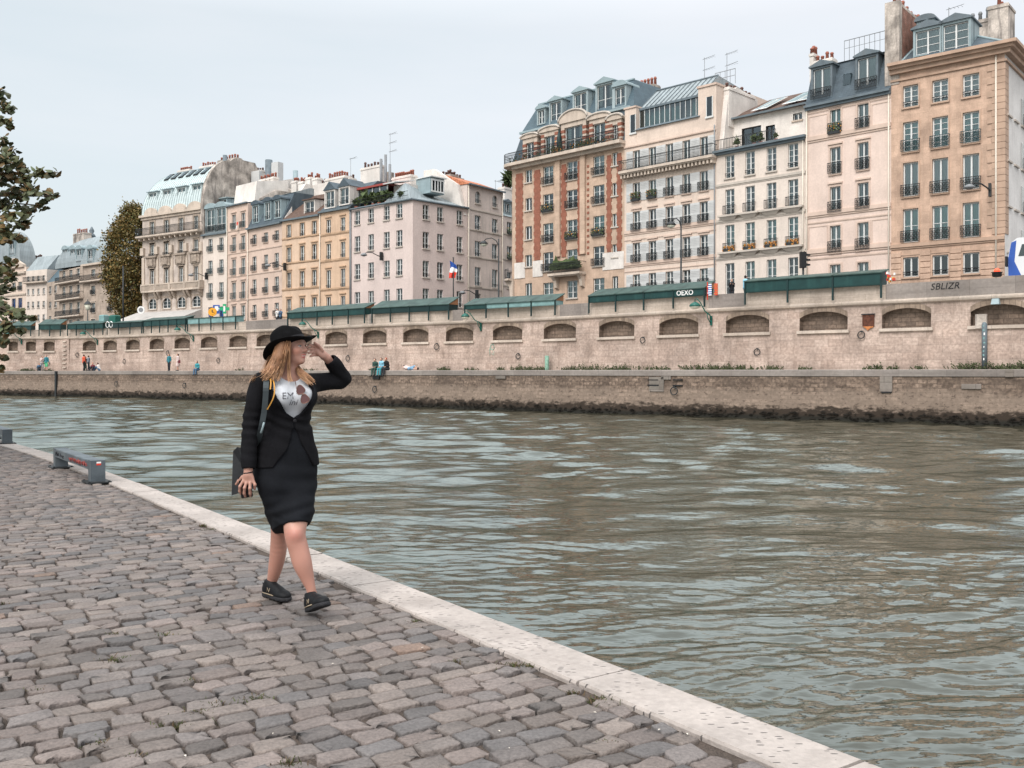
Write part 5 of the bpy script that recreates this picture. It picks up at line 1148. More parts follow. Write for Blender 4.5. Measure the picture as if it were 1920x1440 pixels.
def b_creams(c):
    YR = YC*(2680-774)/(2680-876)
    y2 = YR*(2300-876)/(2300-942)
    b = Bld('building', 'cream plaster building with orange tiled roof and two small arched windows, behind the flag', 'building', 876.5, YR, 942, y2, D=9)
    st = dict(sm='trim_cream', bars=1, rail='bar')
    b.cols([896, 928], [(359,381.5,dict(arch=1,archmat='cream_old',wf=.85)),(404,431),(452,481),(501,536),(551,580,dict(skip=(1,)))], 896, 11, st)
    H = b.z(876.5, 345); b.wall(H, 'cream_old')
    for y in (391.5, 430, 481, 538): b.band(b.z(876.5, y), .14, .08, 'trim_cream')
    zt = b.z(876.5, 334, 1.8)
    b.part('roof', 'tile_orange', lambda q: (q.quad((-.1, -.35, H), (b.W+.1, -.35, H), (b.W+.1, 3.6, zt+.3), (-.1, 3.6, zt+.3)), q.quad((-.1, -.35, H), (-.1, 3.6, zt+.3), (-.1, 7, H)), q.quad((b.W+.1, -.35, H), (b.W+.1, 3.6, zt+.3), (b.W+.1, 7, H)), q.quad((-.1, 3.6, zt+.3), (b.W+.1, 3.6, zt+.3), (b.W+.1, 7, H), (-.1, 7, H))))
    b.part('gutter', 'zinc_dark', lambda q: q.box(-.1, b.W+.1, -.45, -.3, H-.08, H+.08)); b.pipe(x=.1, H=H); b.pipe(x=b.W-.1, H=H)
    b.part('party_wall', 'plaster_white', lambda q: q.prism([(.0, H-3.5), (6, H-3.5), (6, zt+.9), (4.4, zt+.9), (1.0, H)], -.55, -.02, 'x'))
    b.chimney(b.u(845, 5), b.u(860, 5), 5, 6, H-2, b.z(850, 327, 5), 4, 'plaster_dirty', 'pot_dark'); b.antenna(b.u(929, 5), 5, zt-.5, 2.2, 1)
    y3 = y2*(2300-942)/(2300-985)
    b2 = Bld('building', 'narrow cream house with zinc mansard, half hidden behind the brick apartment house', 'building', 942.3, y2+.02, 985, y3, D=8)
    b2.cols([955], [(416.5,440,dict(box='leaf')),(462,487,dict(box='leaf')),(510,540)], 955, 9, st); H2 = b2.z(942.3, 404); b2.wall(H2, 'cream_old')
    for y in (438, 486, 536): b2.band(b2.z(942.3, y), .14, .08, 'trim_cream')
    zt = b2.z(950, 375, 1.2); b2.part('roof', 'zinc', lambda q: q.frustum((0, b2.W, -.1, 7.9, H2), (0, b2.W, 1.4, 6.5, zt)))
    b2.dormer(b2.u(950, .2), 1.3, H2+.1, 1.6, .1, 1.5, o=dict(bars=1)); b2.dormer(b2.u(962, .2), 1.3, H2+.1, 1.6, .1, 1.5, o=dict(bars=1))
    b2.chimney(b2.u(946, 3), b2.u(966, 3), 3, 4, zt-1, b2.z(955, 352, 3), 3, 'plaster_white', 'pot_dark'); b2.part('roof_garden', 'leaf_pot', lambda q: [q.quad(*[(b2.u(958, 3)+random.gauss(0, .6), 3.4+random.gauss(0, .3), b2.z(955, 352, 3)+.5+random.gauss(.6, .5)) for _ in range(3)]) for _ in range(120)])
    return b
def b_row():
    # orange, two columns
    b = Bld('building', 'orange building with two window columns and gabled dormers beside the pink corner building', 'building', 600, Y600, 657.8, Y658)
    st = dict(sm='trim_orange', tm='trim_orange', bars=1, curtain='mix')
    b.cols([616, 643], [(412,437,dict(head=1)),(457,486,dict(head=1)),(506.7,541,dict(head=1)),(557,590,dict(head=1))], 616, 8.5, st)
    H = b.z(599.6, 400); b.wall(H, 'orange_wall')
    for y in (443, 492, 545): b.band(b.z(599.6, y), .2, .1, 'trim_orange')
    b.part('gutter', 'zinc_dark', lambda q: q.box(0, b.W, -.35, 0, H-.05, H+.15)); b.pipe(x=b.W-.05, H=H, mat='mid_grey'); b.pipe(x=.1, H=H)
    zt = b.z(600, 360, 4); b.part('roof', 'slate', lambda q: q.frustum((0, b.W, -.1, 9.8, H+.15), (0.0, b.W, 4, 6, zt)))
    for px, py in ((619.5, 389), (646.5, 383)): b.dormer(b.u(px, .2), 1.9, b.z(px, py, .2), 2.0, .1, 2.2, body='plaster_white', roof='gable', rm='slate', o=dict(bars=1))
    b.chimney(b.u(609, 4), b.u(646, 4), 4, 5.2, H, b.z(628, 332, 4), 8, 'plaster_white', 'terracotta', .6)
    # orange, three columns
    b = Bld('building', 'light orange building with three window columns and tall white party wall above', 'building', 529, Y529, 599.8, Y600)
    b.cols([542, 567, 589.7], [(421.6,447),(464,492.5,dict(head=1)),(511,540,dict(head=1)),(561,585,dict(head=1))], 542, 8.5, dict(st, surround=.07))
    H = b.z(529, 415.5); b.wall(H, 'orange_pale')
    for y in (450, 496, 545, 595): b.band(b.z(529, y), .16, .1, 'trim_orange')
    b.part('gutter', 'zinc_dark', lambda q: q.box(0, b.W, -.35, 0, H-.05, H+.15))
    zt = b.z(560, 372, 4); b.part('roof', 'tile_brown', lambda q: q.frustum((0, b.W, -.1, 9.8, H+.15), (0.0, b.W, 4.6, 6, zt+.2)))
    b.part('party_wall', 'plaster_white', lambda q: q.prism([(-.0, H), (6, H), (6, b.z(540, 353, 4)), (3.5, b.z(540, 353, 4)), (2.4, b.z(540, 372, 3))], -.35, .12, 'x'))
    b.part('back_wall', 'plaster_white', lambda q: q.box(.1, b.W, 4.5, 5.3, H, b.z(560, 352, 4.5)+.0)); b.dormer(b.u(580, .6), 2.0, b.z(580, 402, .6), 1.7, .6, 3.0, body='plaster_white', roof='flat', rm='tile_brown', o=dict(bars=1))
    for k in range(5): b.chimney(.3+k*1.3, 1.2+k*1.3, 5.5, 6.1, H, b.z(560, 353, 4.5)+.3, 2, 'plaster_white', 'pot_dark')
    # beige with slate mansard
    b = Bld('building', 'beige building with three window columns and three arched dormers in a slate mansard', 'building', 465, Y465, 528.8, Y529)
    b.cols([477, 498.7, 518.8], [(440,458,dict(curtain='full',rail='scroll')),(481,508),(524,551.5),(571.6,596)], 477, 7.5, dict(sm='trim_pink', bars=2, rail='scroll', rh=.7))
    H = b.z(465, 431); b.wall(H, 'beige_wall')
    for y in (472, 516, 562): b.band(b.z(465, y), .14, .08, 'trim_pink')
    b.part('gutter', 'zinc_dark', lambda q: q.box(0, b.W, -.4, 0, H-.05, H+.15)); zt = b.z(470, 379, 1.6)
    b.part('roof', 'slate', lambda q: (q.frustum((0, b.W, -.1, 9.8, H+.15), (.0, b.W, 1.8, 8.5, zt)), )); b.part('roof_top', 'zinc_grey', lambda q: q.frustum((0, b.W, 1.7, 8.6, zt), (0, b.W, 4, 6, zt+.8)))
    for px, py in ((480.5, 417), (503, 411.5), (521.5, 408)): b.dormer(b.u(px, .2), 1.6, b.z(px, py, .2), 2.2, .1, 1.8, roof='arc', rm='slate', o=dict(bars=1, curtain='side'))
    b.part('party_wall', 'plaster_dirty', lambda q: q.prism([(0, H-1), (7, H-1), (7, zt+1.6), (4, zt+1.6), (1.6, zt+.2)], -.4, .05, 'x')); b.pipe(x=.1, H=H)
    for k in range(4): b.chimney(.5+k*1.6, 1.6+k*1.6, 6, 6.8, zt, b.z(500, 352, 6)-.3*(k % 2), 3, 'plaster_white', 'terracotta')
    # narrow
    b = Bld('building', 'narrow beige building, two window columns of dark balconies, with a red and white banner', 'building', 426, Y426, 464.8, Y465)
    b.cols([438.5, 456], [(402.7,430,dict(rail='scroll',head=1)),(444.5,471),(486.6,516),(530,561),(574,600,dict(curtain='full',cm='curtain_teal',rail='none'))], 438.5, 7.5, dict(sm='trim_pink', bars=1, rail='iron', rh=.8, iron='teal_iron', head=1, tm='trim_pink'))
    H = b.z(426, 389); b.wall(H, 'beige_wall'); b.part('cornice', 'zinc_dark', lambda q: q.box(-.05, b.W, -.3, 0, H, H+.15)); b.pipe(x=.1, H=H)
    for y in (436, 478, 521, 566): b.band(b.z(426, y), .12, .07, 'trim_pink')
    b.part('roof', 'zinc_grey', lambda q: q.frustum((0, b.W, -.1, 9.8, H+.1), (0, b.W, 5, 6, H+1.))); b.part('back_wall', 'plaster_white', lambda q: q.prism([(.9, H), (6, H), (6, b.z(435, 349, 3)), (1.3, b.z(435, 352, 1.5))], .0, b.W, 'x'))
    b.part('banner', ['red', 'white'], lambda q: (q.quad((b.u(449), -.35, b.z(449, 424)), (b.u(453), -.5, b.z(452, 421)), (b.u(452), -.4, b.z(452, 416)), (b.u(448), -.35, b.z(448, 418))), setattr(q, 'mat', 1), q.quad((b.u(446), -.35, b.z(446, 432)), (b.u(449.5), -.5, b.z(450, 430)), (b.u(450), -.4, b.z(449, 424)), (b.u(448), -.35, b.z(448, 424)))))
    for k in range(4): b.chimney(.3+k*.9, 1.+k*.9, 4.5, 5.3, H, b.z(440, 346, 4), 2, 'plaster_white', 'terracotta')
    # white with zinc dormers
    b = Bld('building', 'narrow off white building with two tall arched dormers in a zinc mansard', 'building', 380, Y380, 425.8, Y426)
    b.cols([394.5, 415], [(448,472),(488.7,514),(531,559),(576,600,dict(rail='none',curtain='none',dark=True,frame='blue'))], 394.5, 8, dict(sm='trim_cream', bars=2, rail='scroll', rh=.7, iron='teal_iron'))
    H = b.z(380, 443); b.wall(H, 'cream'); b.part('gutter', 'zinc_dark', lambda q: q.box(0, b.W, -.35, 0, H-.05, H+.15)); zt = b.z(385, 402, 1.4)
    b.part('roof', 'zinc_grey', lambda q: (q.frustum((0, b.W, -.1, 9.8, H+.15), (.3, b.W-.1, 1.6, 8.5, zt)), )); b.part('roof_top', 'zinc_dark', lambda q: q.frustum((.3, b.W-.1, 1.5, 8.6, zt), (.5, b.W-.1, 4, 6, zt+1.2)))
    for px in (395, 415): b.dormer(b.u(px, .0), 2.1, H+.3, 3.2, -.05, 1.8, roof='arc', rm='zinc_plain', body='zinc', o=dict(bars=2, curtain='full', rail='scroll'))
    b.dormer(b.u(412, 2), 2.0, b.z(412, 397, 2), 1.8, 2.4, 2, roof='flat', rm='zinc', o=dict(bars=0, curtain='none'))
    b.chimney(b.u(410, 5), b.u(424, 5), 5, 6, zt-1, b.z(415, 352, 5), 6, 'plaster_dirty', 'terracotta')
def b_zincdome():
    b = Bld('building', 'stone apartment building with a round pale zinc roof, iron balcony and arched ground floor windows', 'building', 267, Y267, 379.8, Y380, D=12)
    C = [285.7, 312.5, 340, 368]
    b.cols(C, [(416,446,dict(curtain='side',rail='none')),(458.7,487.5,dict(head=2,rail='scroll')),(507,534,dict(head=2,rail='none',wf=.9)),(560,580,dict(arch=1,archmat='hauss_stone',dark=True,curtain='none',rail='none',wf=1.9,bars=2,ft=.1))], 285.7, 8.2, dict(sm='stone_trim', tm='stone_ornate', bars=1, surround=.22))
    H = b.z(267, 408); b.wall(H, 'hauss_stone')
    zb = b.z(267, 451); b.balcony(-.4, b.W+.1, zb+.45, .9, 'stone_trim', consoles=12, rh=1.05)
    b.part('cornice', 'stone_trim', lambda q: (q.box(-.25, b.W+.1, -.45, -.002, H-.1, H+.2), q.box(-.1, b.W, -.2, -.002, H-.45, H-.1)))
    # balustrade balconies with carved consoles, pilasters, carved panels
    for c in C:
        x = b.u(c); z = b.z(285.7, 549)
        def bal(q):
            q.box(x-1.55, x+1.55, -.75, -.004, z, z+.22); q.box(x-1.55, x+1.55, -.75, -.55, z+.95, z+1.12)
            for k in range(14): xx = x-1.45+k*2.9/13; q.box(xx-.06, xx+.06, -.7, -.6, z+.22, z+.95)
            for k in (-1.5, 1.5): q.box(x+k-.12, x+k+.12, -.77, -.004, z+.22, z+1.15)
        b.part('balustrade', 'stone_trim', bal)
        b.part('carved_console', 'stone_ornate', lambda q: [q.prism([(-.7, z), (-.006, z), (-.006, z-.95), (-.2, z-.9), (-.55, z-.35)], x+k-.2, x+k+.2, 'x') for k in (-1.2, 1.2)])
        zc = b.z(285.7, 507); b.part('carved_panel', 'stone_ornate', lambda q: (q.box(x-1.0, x+1.0, -.28, -.06, zc+.45, zc+1.7), q.box(x-.55, x+.55, -.4, -.28, zc+.6, zc+1.5), q.prism([(x-1.3, zc+1.7), (x+1.3, zc+1.7), (x+1.3, zc+1.95), (x-1.3, zc+1.95)], -.45, -.06)))
    b.part('pilaster', 'stone_trim', lambda q: [(q.box(b.u(c)-1.95-.28, b.u(c)-1.95+.28, -.13, -.003, b.z(285.7, 545), b.z(285.7, 482)), q.box(b.u(c)-1.95-.35, b.u(c)-1.95+.35, -.35, -.003, b.z(285.7, 478), b.z(285.7, 464))) for c in C]+[q.box(b.W-.6, b.W-.02, -.13, -.003, b.z(285.7, 545), b.z(285.7, 464))])
    b.part('rusticated_base', 'hauss_stone', lambda q: [q.box(x-.45, x+.45, -.1, -.003, k*.5+.05, k*.5+.46) for x in [b.u(c)-1.95 for c in C]+[b.W-.5] for k in range(7)])
    # barrel zinc roof: quarter round front and left side
    R0 = 9.2; K = 12; zt = b.z(331, 333, 6)-H
    def barrel(q):
        rings = []
        for i in range(K+1):
            a = math.pi/2*i/K; rings.append((.0+1.0*(1-math.cos(a)**.9)*4.6 if False else 4.6*(1-math.cos(a)), H+.2+(zt-.2)*math.sin(a)))
        for i in range(K):
            (v0, z0), (v1, z1) = rings[i], rings[i+1]; e0, e1 = v0*.95, v1*.95
            q.quad((e0, v0-.1, z0), (b.W, v0-.1, z0), (b.W, v1-.1, z1), (e1, v1-.1, z1)); q.quad((e0, 12-v0, z0), (e0, v0-.1, z0), (e1, v1-.1, z1), (e1, 12-v1, z1))
            q.quad((b.W, v0-.1, z0), (b.W, 12-v0, z0), (b.W, 12-v1, z1), (b.W, v1-.1, z1)); q.quad((b.W, 12-v0, z0), (e0, 12-v0, z0), (e1, 12-v1, z1), (b.W, 12-v1, z1))
        v1, z1 = rings[-1]; q.quad((v1*.95, v1-.1, z1), (b.W, v1-.1, z1), (b.W, 12-v1, z1), (v1*.95, 12-v1, z1))
    mk('zinc_pale', (.50, .58, .585), .45, .1, .5, .3, (.32, .38, .39)); b.part('roof', 'zinc_pale', barrel)
    def seams(q):
        n = 26
        for k in range(n+1):
            f = k/n; pts = []
            for i in range(K+1):
                a = math.pi/2*i/K; v0 = 4.6*(1-math.cos(a)); e = v0*.95; pts.append((e+(b.W-e)*f, v0-.13, H+.2+(zt-.2)*math.sin(a)))
            q.tube(pts, .02, 4)
    b.part('roof_seams', 'zinc_plain', seams)
    for zx, zy in ((195,480),(303,462),(410,445),(525,428)):
        px = 240+zx/4; b.dormer(b.u(px, .35), 2.0, b.z(px, 280+zy/4, .35), 2.9, .1, 2.5, roof='flat', rm='zinc_plain', body='zinc_pale', o=dict(bars=1, curtain='full', rail='bar'))
    for zx, zy in ((295,272),(347,262),(403,252),(460,243),(514,235),(570,226)):
        px = 240+zx/4; f = None
        a = R(50); v0 = 4.6*(1-math.cos(a)); z0_ = H+.2+(zt-.2)*math.sin(a); x = b.u(px, v0)
        a2 = R(66); v1_ = 4.6*(1-math.cos(a2)); z2 = H+.2+(zt-.2)*math.sin(a2)
        b.part('skylight', ['iron', 'glass'], lambda q: (q.prism([(v0-.3, z0_+.02), (v1_-.3, z2+.02), (v1_-.1, z2-.2), (v0-.1, z0_-.2)], x-.45, x+.45, 'x'), setattr(q, 'mat', 1), q.quad((x-.33, v0-.24, z0_+.12), (x+.33, v0-.24, z0_+.12), (x+.33, v1_-.36, z2-.04), (x-.33, v1_-.36, z2-.04))))
    b.part('arched_pediment', 'stone_trim', lambda q: [q.prism([(b.u(c)-1.35, H+.2), (b.u(c)+1.35, H+.2)]+[(b.u(c)+1.35*math.cos(math.pi*i/10), H+.25+.85*math.sin(math.pi*i/10)) for i in range(11)], -.4, .3) for c in C])
    # right gable wall rising above neighbours, chimneys
    prof = [(4.6*(1-math.cos(math.pi/2*i/K))-.35, H+.2+(zt+.25)*math.sin(math.pi/2*i/K)) for i in range(K+1)]
    b.part('gable_wall', 'plaster_dirty', lambda q: q.prism([(0, H-4), (9.5, H-4), (9.5, H+zt-.6), (8.5, H+zt+.9), (4.9, H+zt+.9)]+prof[::-1], b.W-.0, b.W+.55, 'x'))
    b.part('gable_wall_rear', 'plaster_dirty', lambda q: q.prism([(b.W+.1, H-2), (b.W+9, H-2), (b.W+9, H+zt-4.2), (b.W+.1, H+zt-.4)], 8.6, 9.3))
    b.chimney(b.u(333, 8), b.u(355, 8), 8, 9, H+3, b.z(344, 318, 8), 6, 'plaster_white', 'terracotta'); b.chimney(b.u(374, 8), b.u(400, 8), 8, 9, H+3, b.z(387, 310, 8), 6, 'plaster_white', 'terracotta')
    b.chimney(b.u(408, 6.5), b.u(443, 6.5), 6.5, 7.5, H+3, b.z(425, 298, 6.5), 7, 'plaster_dirty', 'terracotta'); b.chimney(b.u(467, 9), b.u(490, 9), 9, 10, H, b.z(478, 320, 9), 5, 'plaster_white', 'pot_dark')
    b.part('flue', 'zinc_dark', lambda q: (q.tube([(b.u(422, 5.5), 5.5, H), (b.u(422, 5.5), 5.5, b.z(422, 291, 5.5))], .3, 8), q.tube([(b.u(504, 9), 9, H-2), (b.u(504, 9), 9, b.z(504, 300, 9))], .5, 8)))
    b.part('metal_duct', 'grey_paint', lambda q: (q.box(b.u(508, 9), b.u(521, 9), 9, 10, H-2, b.z(515, 304, 9)), q.box(b.u(468, 8.2), b.u(490, 8.2), 7.8, 8.3, H, b.z(479, 322, 8.2))))
    b.part('rear_block', 'plaster_white', lambda q: (q.box(b.u(520, 12), b.u(555, 12), 12, 16, H-6, b.z(537, 337, 12)), q.box(b.u(440, 11), b.u(520, 11), 11, 12, H-6, b.z(480, 343, 11))))
    b.part('flue', 'zinc_plain', lambda q: q.tube([(b.u(554, 12), 12, H-3), (b.u(554, 12), 12, b.z(554, 320, 12))], .35, 8))
    # cafe awning, ground floor
    z0 = b.z(267, 597); x0, x1 = b.u(258), b.u(378)
    aw = thing('cafe_awning', 'wide grey beige cafe awning with scalloped edge under the arched windows', 'awning', b.t.location, b.ang)
    q = MB(); zz = b.z(360, 582); q.prism([(-4.2, zz-1.5), (0, zz+.1), (0, zz), (-4.2, zz-1.6)], x0, x1, 'x'); q.quad((x1, -4.2, zz-1.6), (x1, 0, zz-1.6), (x1, 0, zz)); q.build('canopy', 'awning', aw)
    q = MB()
    for k in range(36): xa = x0+(x1-x0)*k/36; xb = x0+(x1-x0)*(k+1)/36; q.prism([(xa, zz-1.62), (xb, zz-1.62), (xb, zz-1.85), ((xa+xb)/2, zz-2.0), (xa, zz-1.85)], -4.22, -4.18)
    q.build('valance', 'trim_pink', aw)
    for k in range(5): q = MB(); xx = x0+(x1-x0)*k/4; q.tube([(xx, -4.1, -.0), (xx, -4.1, zz-1.7)], .04, 6); q.build('post', 'iron', aw)
    return b
def far_left():
    # domed corner building
    b = Bld('building', 'brown stone corner building with slate blue dome and iron balconies beside the tree', 'building', 157, 172, 262, 160, D=16)
    st = dict(sm='stone_trim', tm='stone_trim', bars=1, surround=.15)
    b.cols([175, 207, 238], [(505,518,dict(rail='none')),(536,552,dict(head=2,rail='scroll')),(568,586,dict(head=2,rail='scroll')),(598,615)], 175, 8, st)
    H = b.z(157, 499); b.wall(H, 'hauss_dark')
    def second(xl, YL, xr, YR, cols, ref, rows, wpx):
        c = Bld.__new__(Bld); c.PL = Vector(((xl-CX)/F*YL, YL)); c.PR = Vector(((xr-CX)/F*YR, YR)); d = c.PR-c.PL; c.W = d.length; c.d = d/c.W; c.n = Vector((-c.d.y, c.d.x)); c.base = SZ; c.D = 8.; c.rects = []
        c.t = bpy.data.objects.new('left_face', None); col.objects.link(c.t); c.t.parent = b.t; v_ = Matrix.Rotation(-b.ang, 2) @ (c.PL-b.PL)
        c.t.location = (v_.x, v_.y, 0); c.t.rotation_euler = (0, 0, math.atan2(c.d.y, c.d.x)-b.ang)
        c.cols(cols, rows, ref, wpx, st); c.wall(H, 'hauss_dark', D=10)
        z = c.z(ref, 528); c.balcony(-.2, c.W, c.z(ref, 528), .8, rh=1.); c.balcony(-.2, c.W, c.z(ref, 560), .8, rh=1.); c.balcony(-.2, c.W, c.z(ref, 592), .8, rh=1.)
        T = c.t.matrix_basis.copy()
        for q in list(c.t.children): m_ = T @ q.matrix_basis; q.parent = b.t; q.matrix_basis = m_
        bpy.data.objects.remove(c.t); return c, T
    c, T = second(111, 180, 156.5, 172, [120, 133, 147], 133, [(506,520),(536,553),(568,588),(600,616)], 6)
    b.balcony(-.1, b.W, b.z(157, 528), .8, rh=1.)
    b.part('cornice', 'stone_trim', lambda q: q.box(-.2, b.W, -.5, 16, H-.1, H+.25))
    # dome
    def dome(q):
        K = 10; x0, y0, x1, y1 = -11.4, .2, b.W, 15; zt = b.z(190, 444, 4)-H; prev = None
        for i in range(K+1):
            a = math.pi/2*i/K; e = 4.6*(1-math.cos(a)); z = H+.25+zt*math.sin(a); cur = [(x0+e*1.9, y0+e, z), (x1-e*.6, y0+e, z), (x1-e*.6, y1-e, z), (x0+e*1.9, y1-e, z)]
            if prev:
                for k in range(4): q.quad(prev[k], prev[(k+1) % 4], cur[(k+1) % 4], cur[k])
            prev = cur
        q.quad(*prev)
    b.part('roof', 'zinc_grey', dome)
    for px, y in ((171, .3), (124, 1.0), (138, .7), (150, .5)): b.dormer(b.u(px, y), 2.2, b.z(px, 494, y), 2.6, y-.2, 2.2, roof='arc', rm='zinc_plain', o=dict(bars=1, rail='bar'))
    b.chimney(b.u(137, 3), b.u(157, 3), 3, 4.5, H+2, b.z(147, 437, 3), 6, 'plaster_dirty', 'terracotta', .8); b.part('finial', 'zinc_dark', lambda q: q.lathe([(.8, 0), (.6, .5), (.3, .7), (.5, 1.2), (.1, 2)], (b.u(172, 5), 5, b.z(172, 445, 5)), 8))
    # two facades beyond
    b = Bld('building', 'distant pale building with zinc attic and rows of narrow windows, at the left', 'building', 49, 189.8, 88, 186.5, D=8)
    b.cols([53, 62, 72, 82], [(517,527),(541,552,dict(rail='none')),(565,577),(590,602)], 72, 4.2, dict(sm='trim_cream', bars=1))
    H = b.z(49, 508); b.wall(H, 'cream'); b.balcony(0, b.W, b.z(49, 530), .8, rh=1.); zt = b.z(49, 485, 3); b.part('roof', 'zinc_grey', lambda q: q.frustum((0, b.W, 0, 7.8, H), (0, b.W, 2.5, 6, zt))); b.chimney(b.u(62, 5), b.u(75, 5), 5, 6, zt-1, b.z(68, 487, 5)+.5, 5, 'plaster_dirty', 'pot_dark')
    b = Bld('building', 'distant narrow stone building with dark mansard between two paler buildings, at the left', 'building', 88.3, 186.4, 111, 182, D=8)
    b.cols([94, 104], [(536,550),(565,577),(592,604)], 99, 4.5, dict(sm='trim_cream', bars=1)); H = b.z(88, 530); b.wall(H, 'hauss_dark'); b.part('roof', 'slate_blue', lambda q: q.frustum((0, b.W, 0, 7.8, H), (0, b.W, 2.5, 6, b.z(90, 505, 2))))
    b.part('antenna_dish', 'zinc_plain', lambda q: (q.lathe([(.2, 0), (1.6, .8), (1.6, 1.), (.2, .6)], (b.u(90, 3), 4, b.z(90, 500, 3)), 10), q.tube([(b.u(90, 3), 4, b.z(90, 512, 3)), (b.u(90, 3), 4, b.z(90, 499, 3))], .15, 5)))
    b = Bld('building', 'cream stone building with a tall light blue dome behind the leaves at the left edge', 'building', -60, 205, 49, 190, D=5)
    b.cols([-30, -5, 26, 38], [(530,545,dict(rail='scroll')),(560,578,dict(frame='blue')),(592,606)], 26, 7, dict(sm='trim_cream', bars=1, surround=.15)); H = b.z(49, 500); b.wall(H, 'cream_shut'); b.band(b.z(49, 512), .4, .4); b.band(b.z(49, 552), .3, .2)
    def dm(q):
        K = 10; x0, y0, x1, y1 = 1, .3, b.W-3., 3.6; zt = b.z(10, 446, 5)-H; prev = None
        for i in range(K+1):
            a = math.pi/2*i/K; e = 4.6*(1-math.cos(a)); g = e*.3; z = H+zt*math.sin(a); cur = [(x0+e, y0+g, z), (x1-e, y0+g, z), (x1-e, y1-g, z), (x0+e, y1-g, z)]
            if prev:
                for k in range(4): q.quad(prev[k], prev[(k+1) % 4], cur[(k+1) % 4], cur[k])
            prev = cur
        q.quad(*prev)
    b.part('roof', 'zinc_grey', dm); b.dormer(b.u(24, .5), 2.6, b.z(24, 479, .5), 3., .3, 2, roof='ped', rm='zinc_plain', o=dict(bars=1)); b.part('pediment', 'stone_trim', lambda q: q.prism([(b.u(10), H), (b.u(46), H), (b.u(46), H+.5), (b.u(28), H+2.), (b.u(10), H+.5)], -.4, .3))
b_tan(); b_pinkcream(); b_cream4(); b_shutters(); b_brick(); _b, _c = b_pink(); b_creams(_c); b_row(); b_zincdome(); far_left()
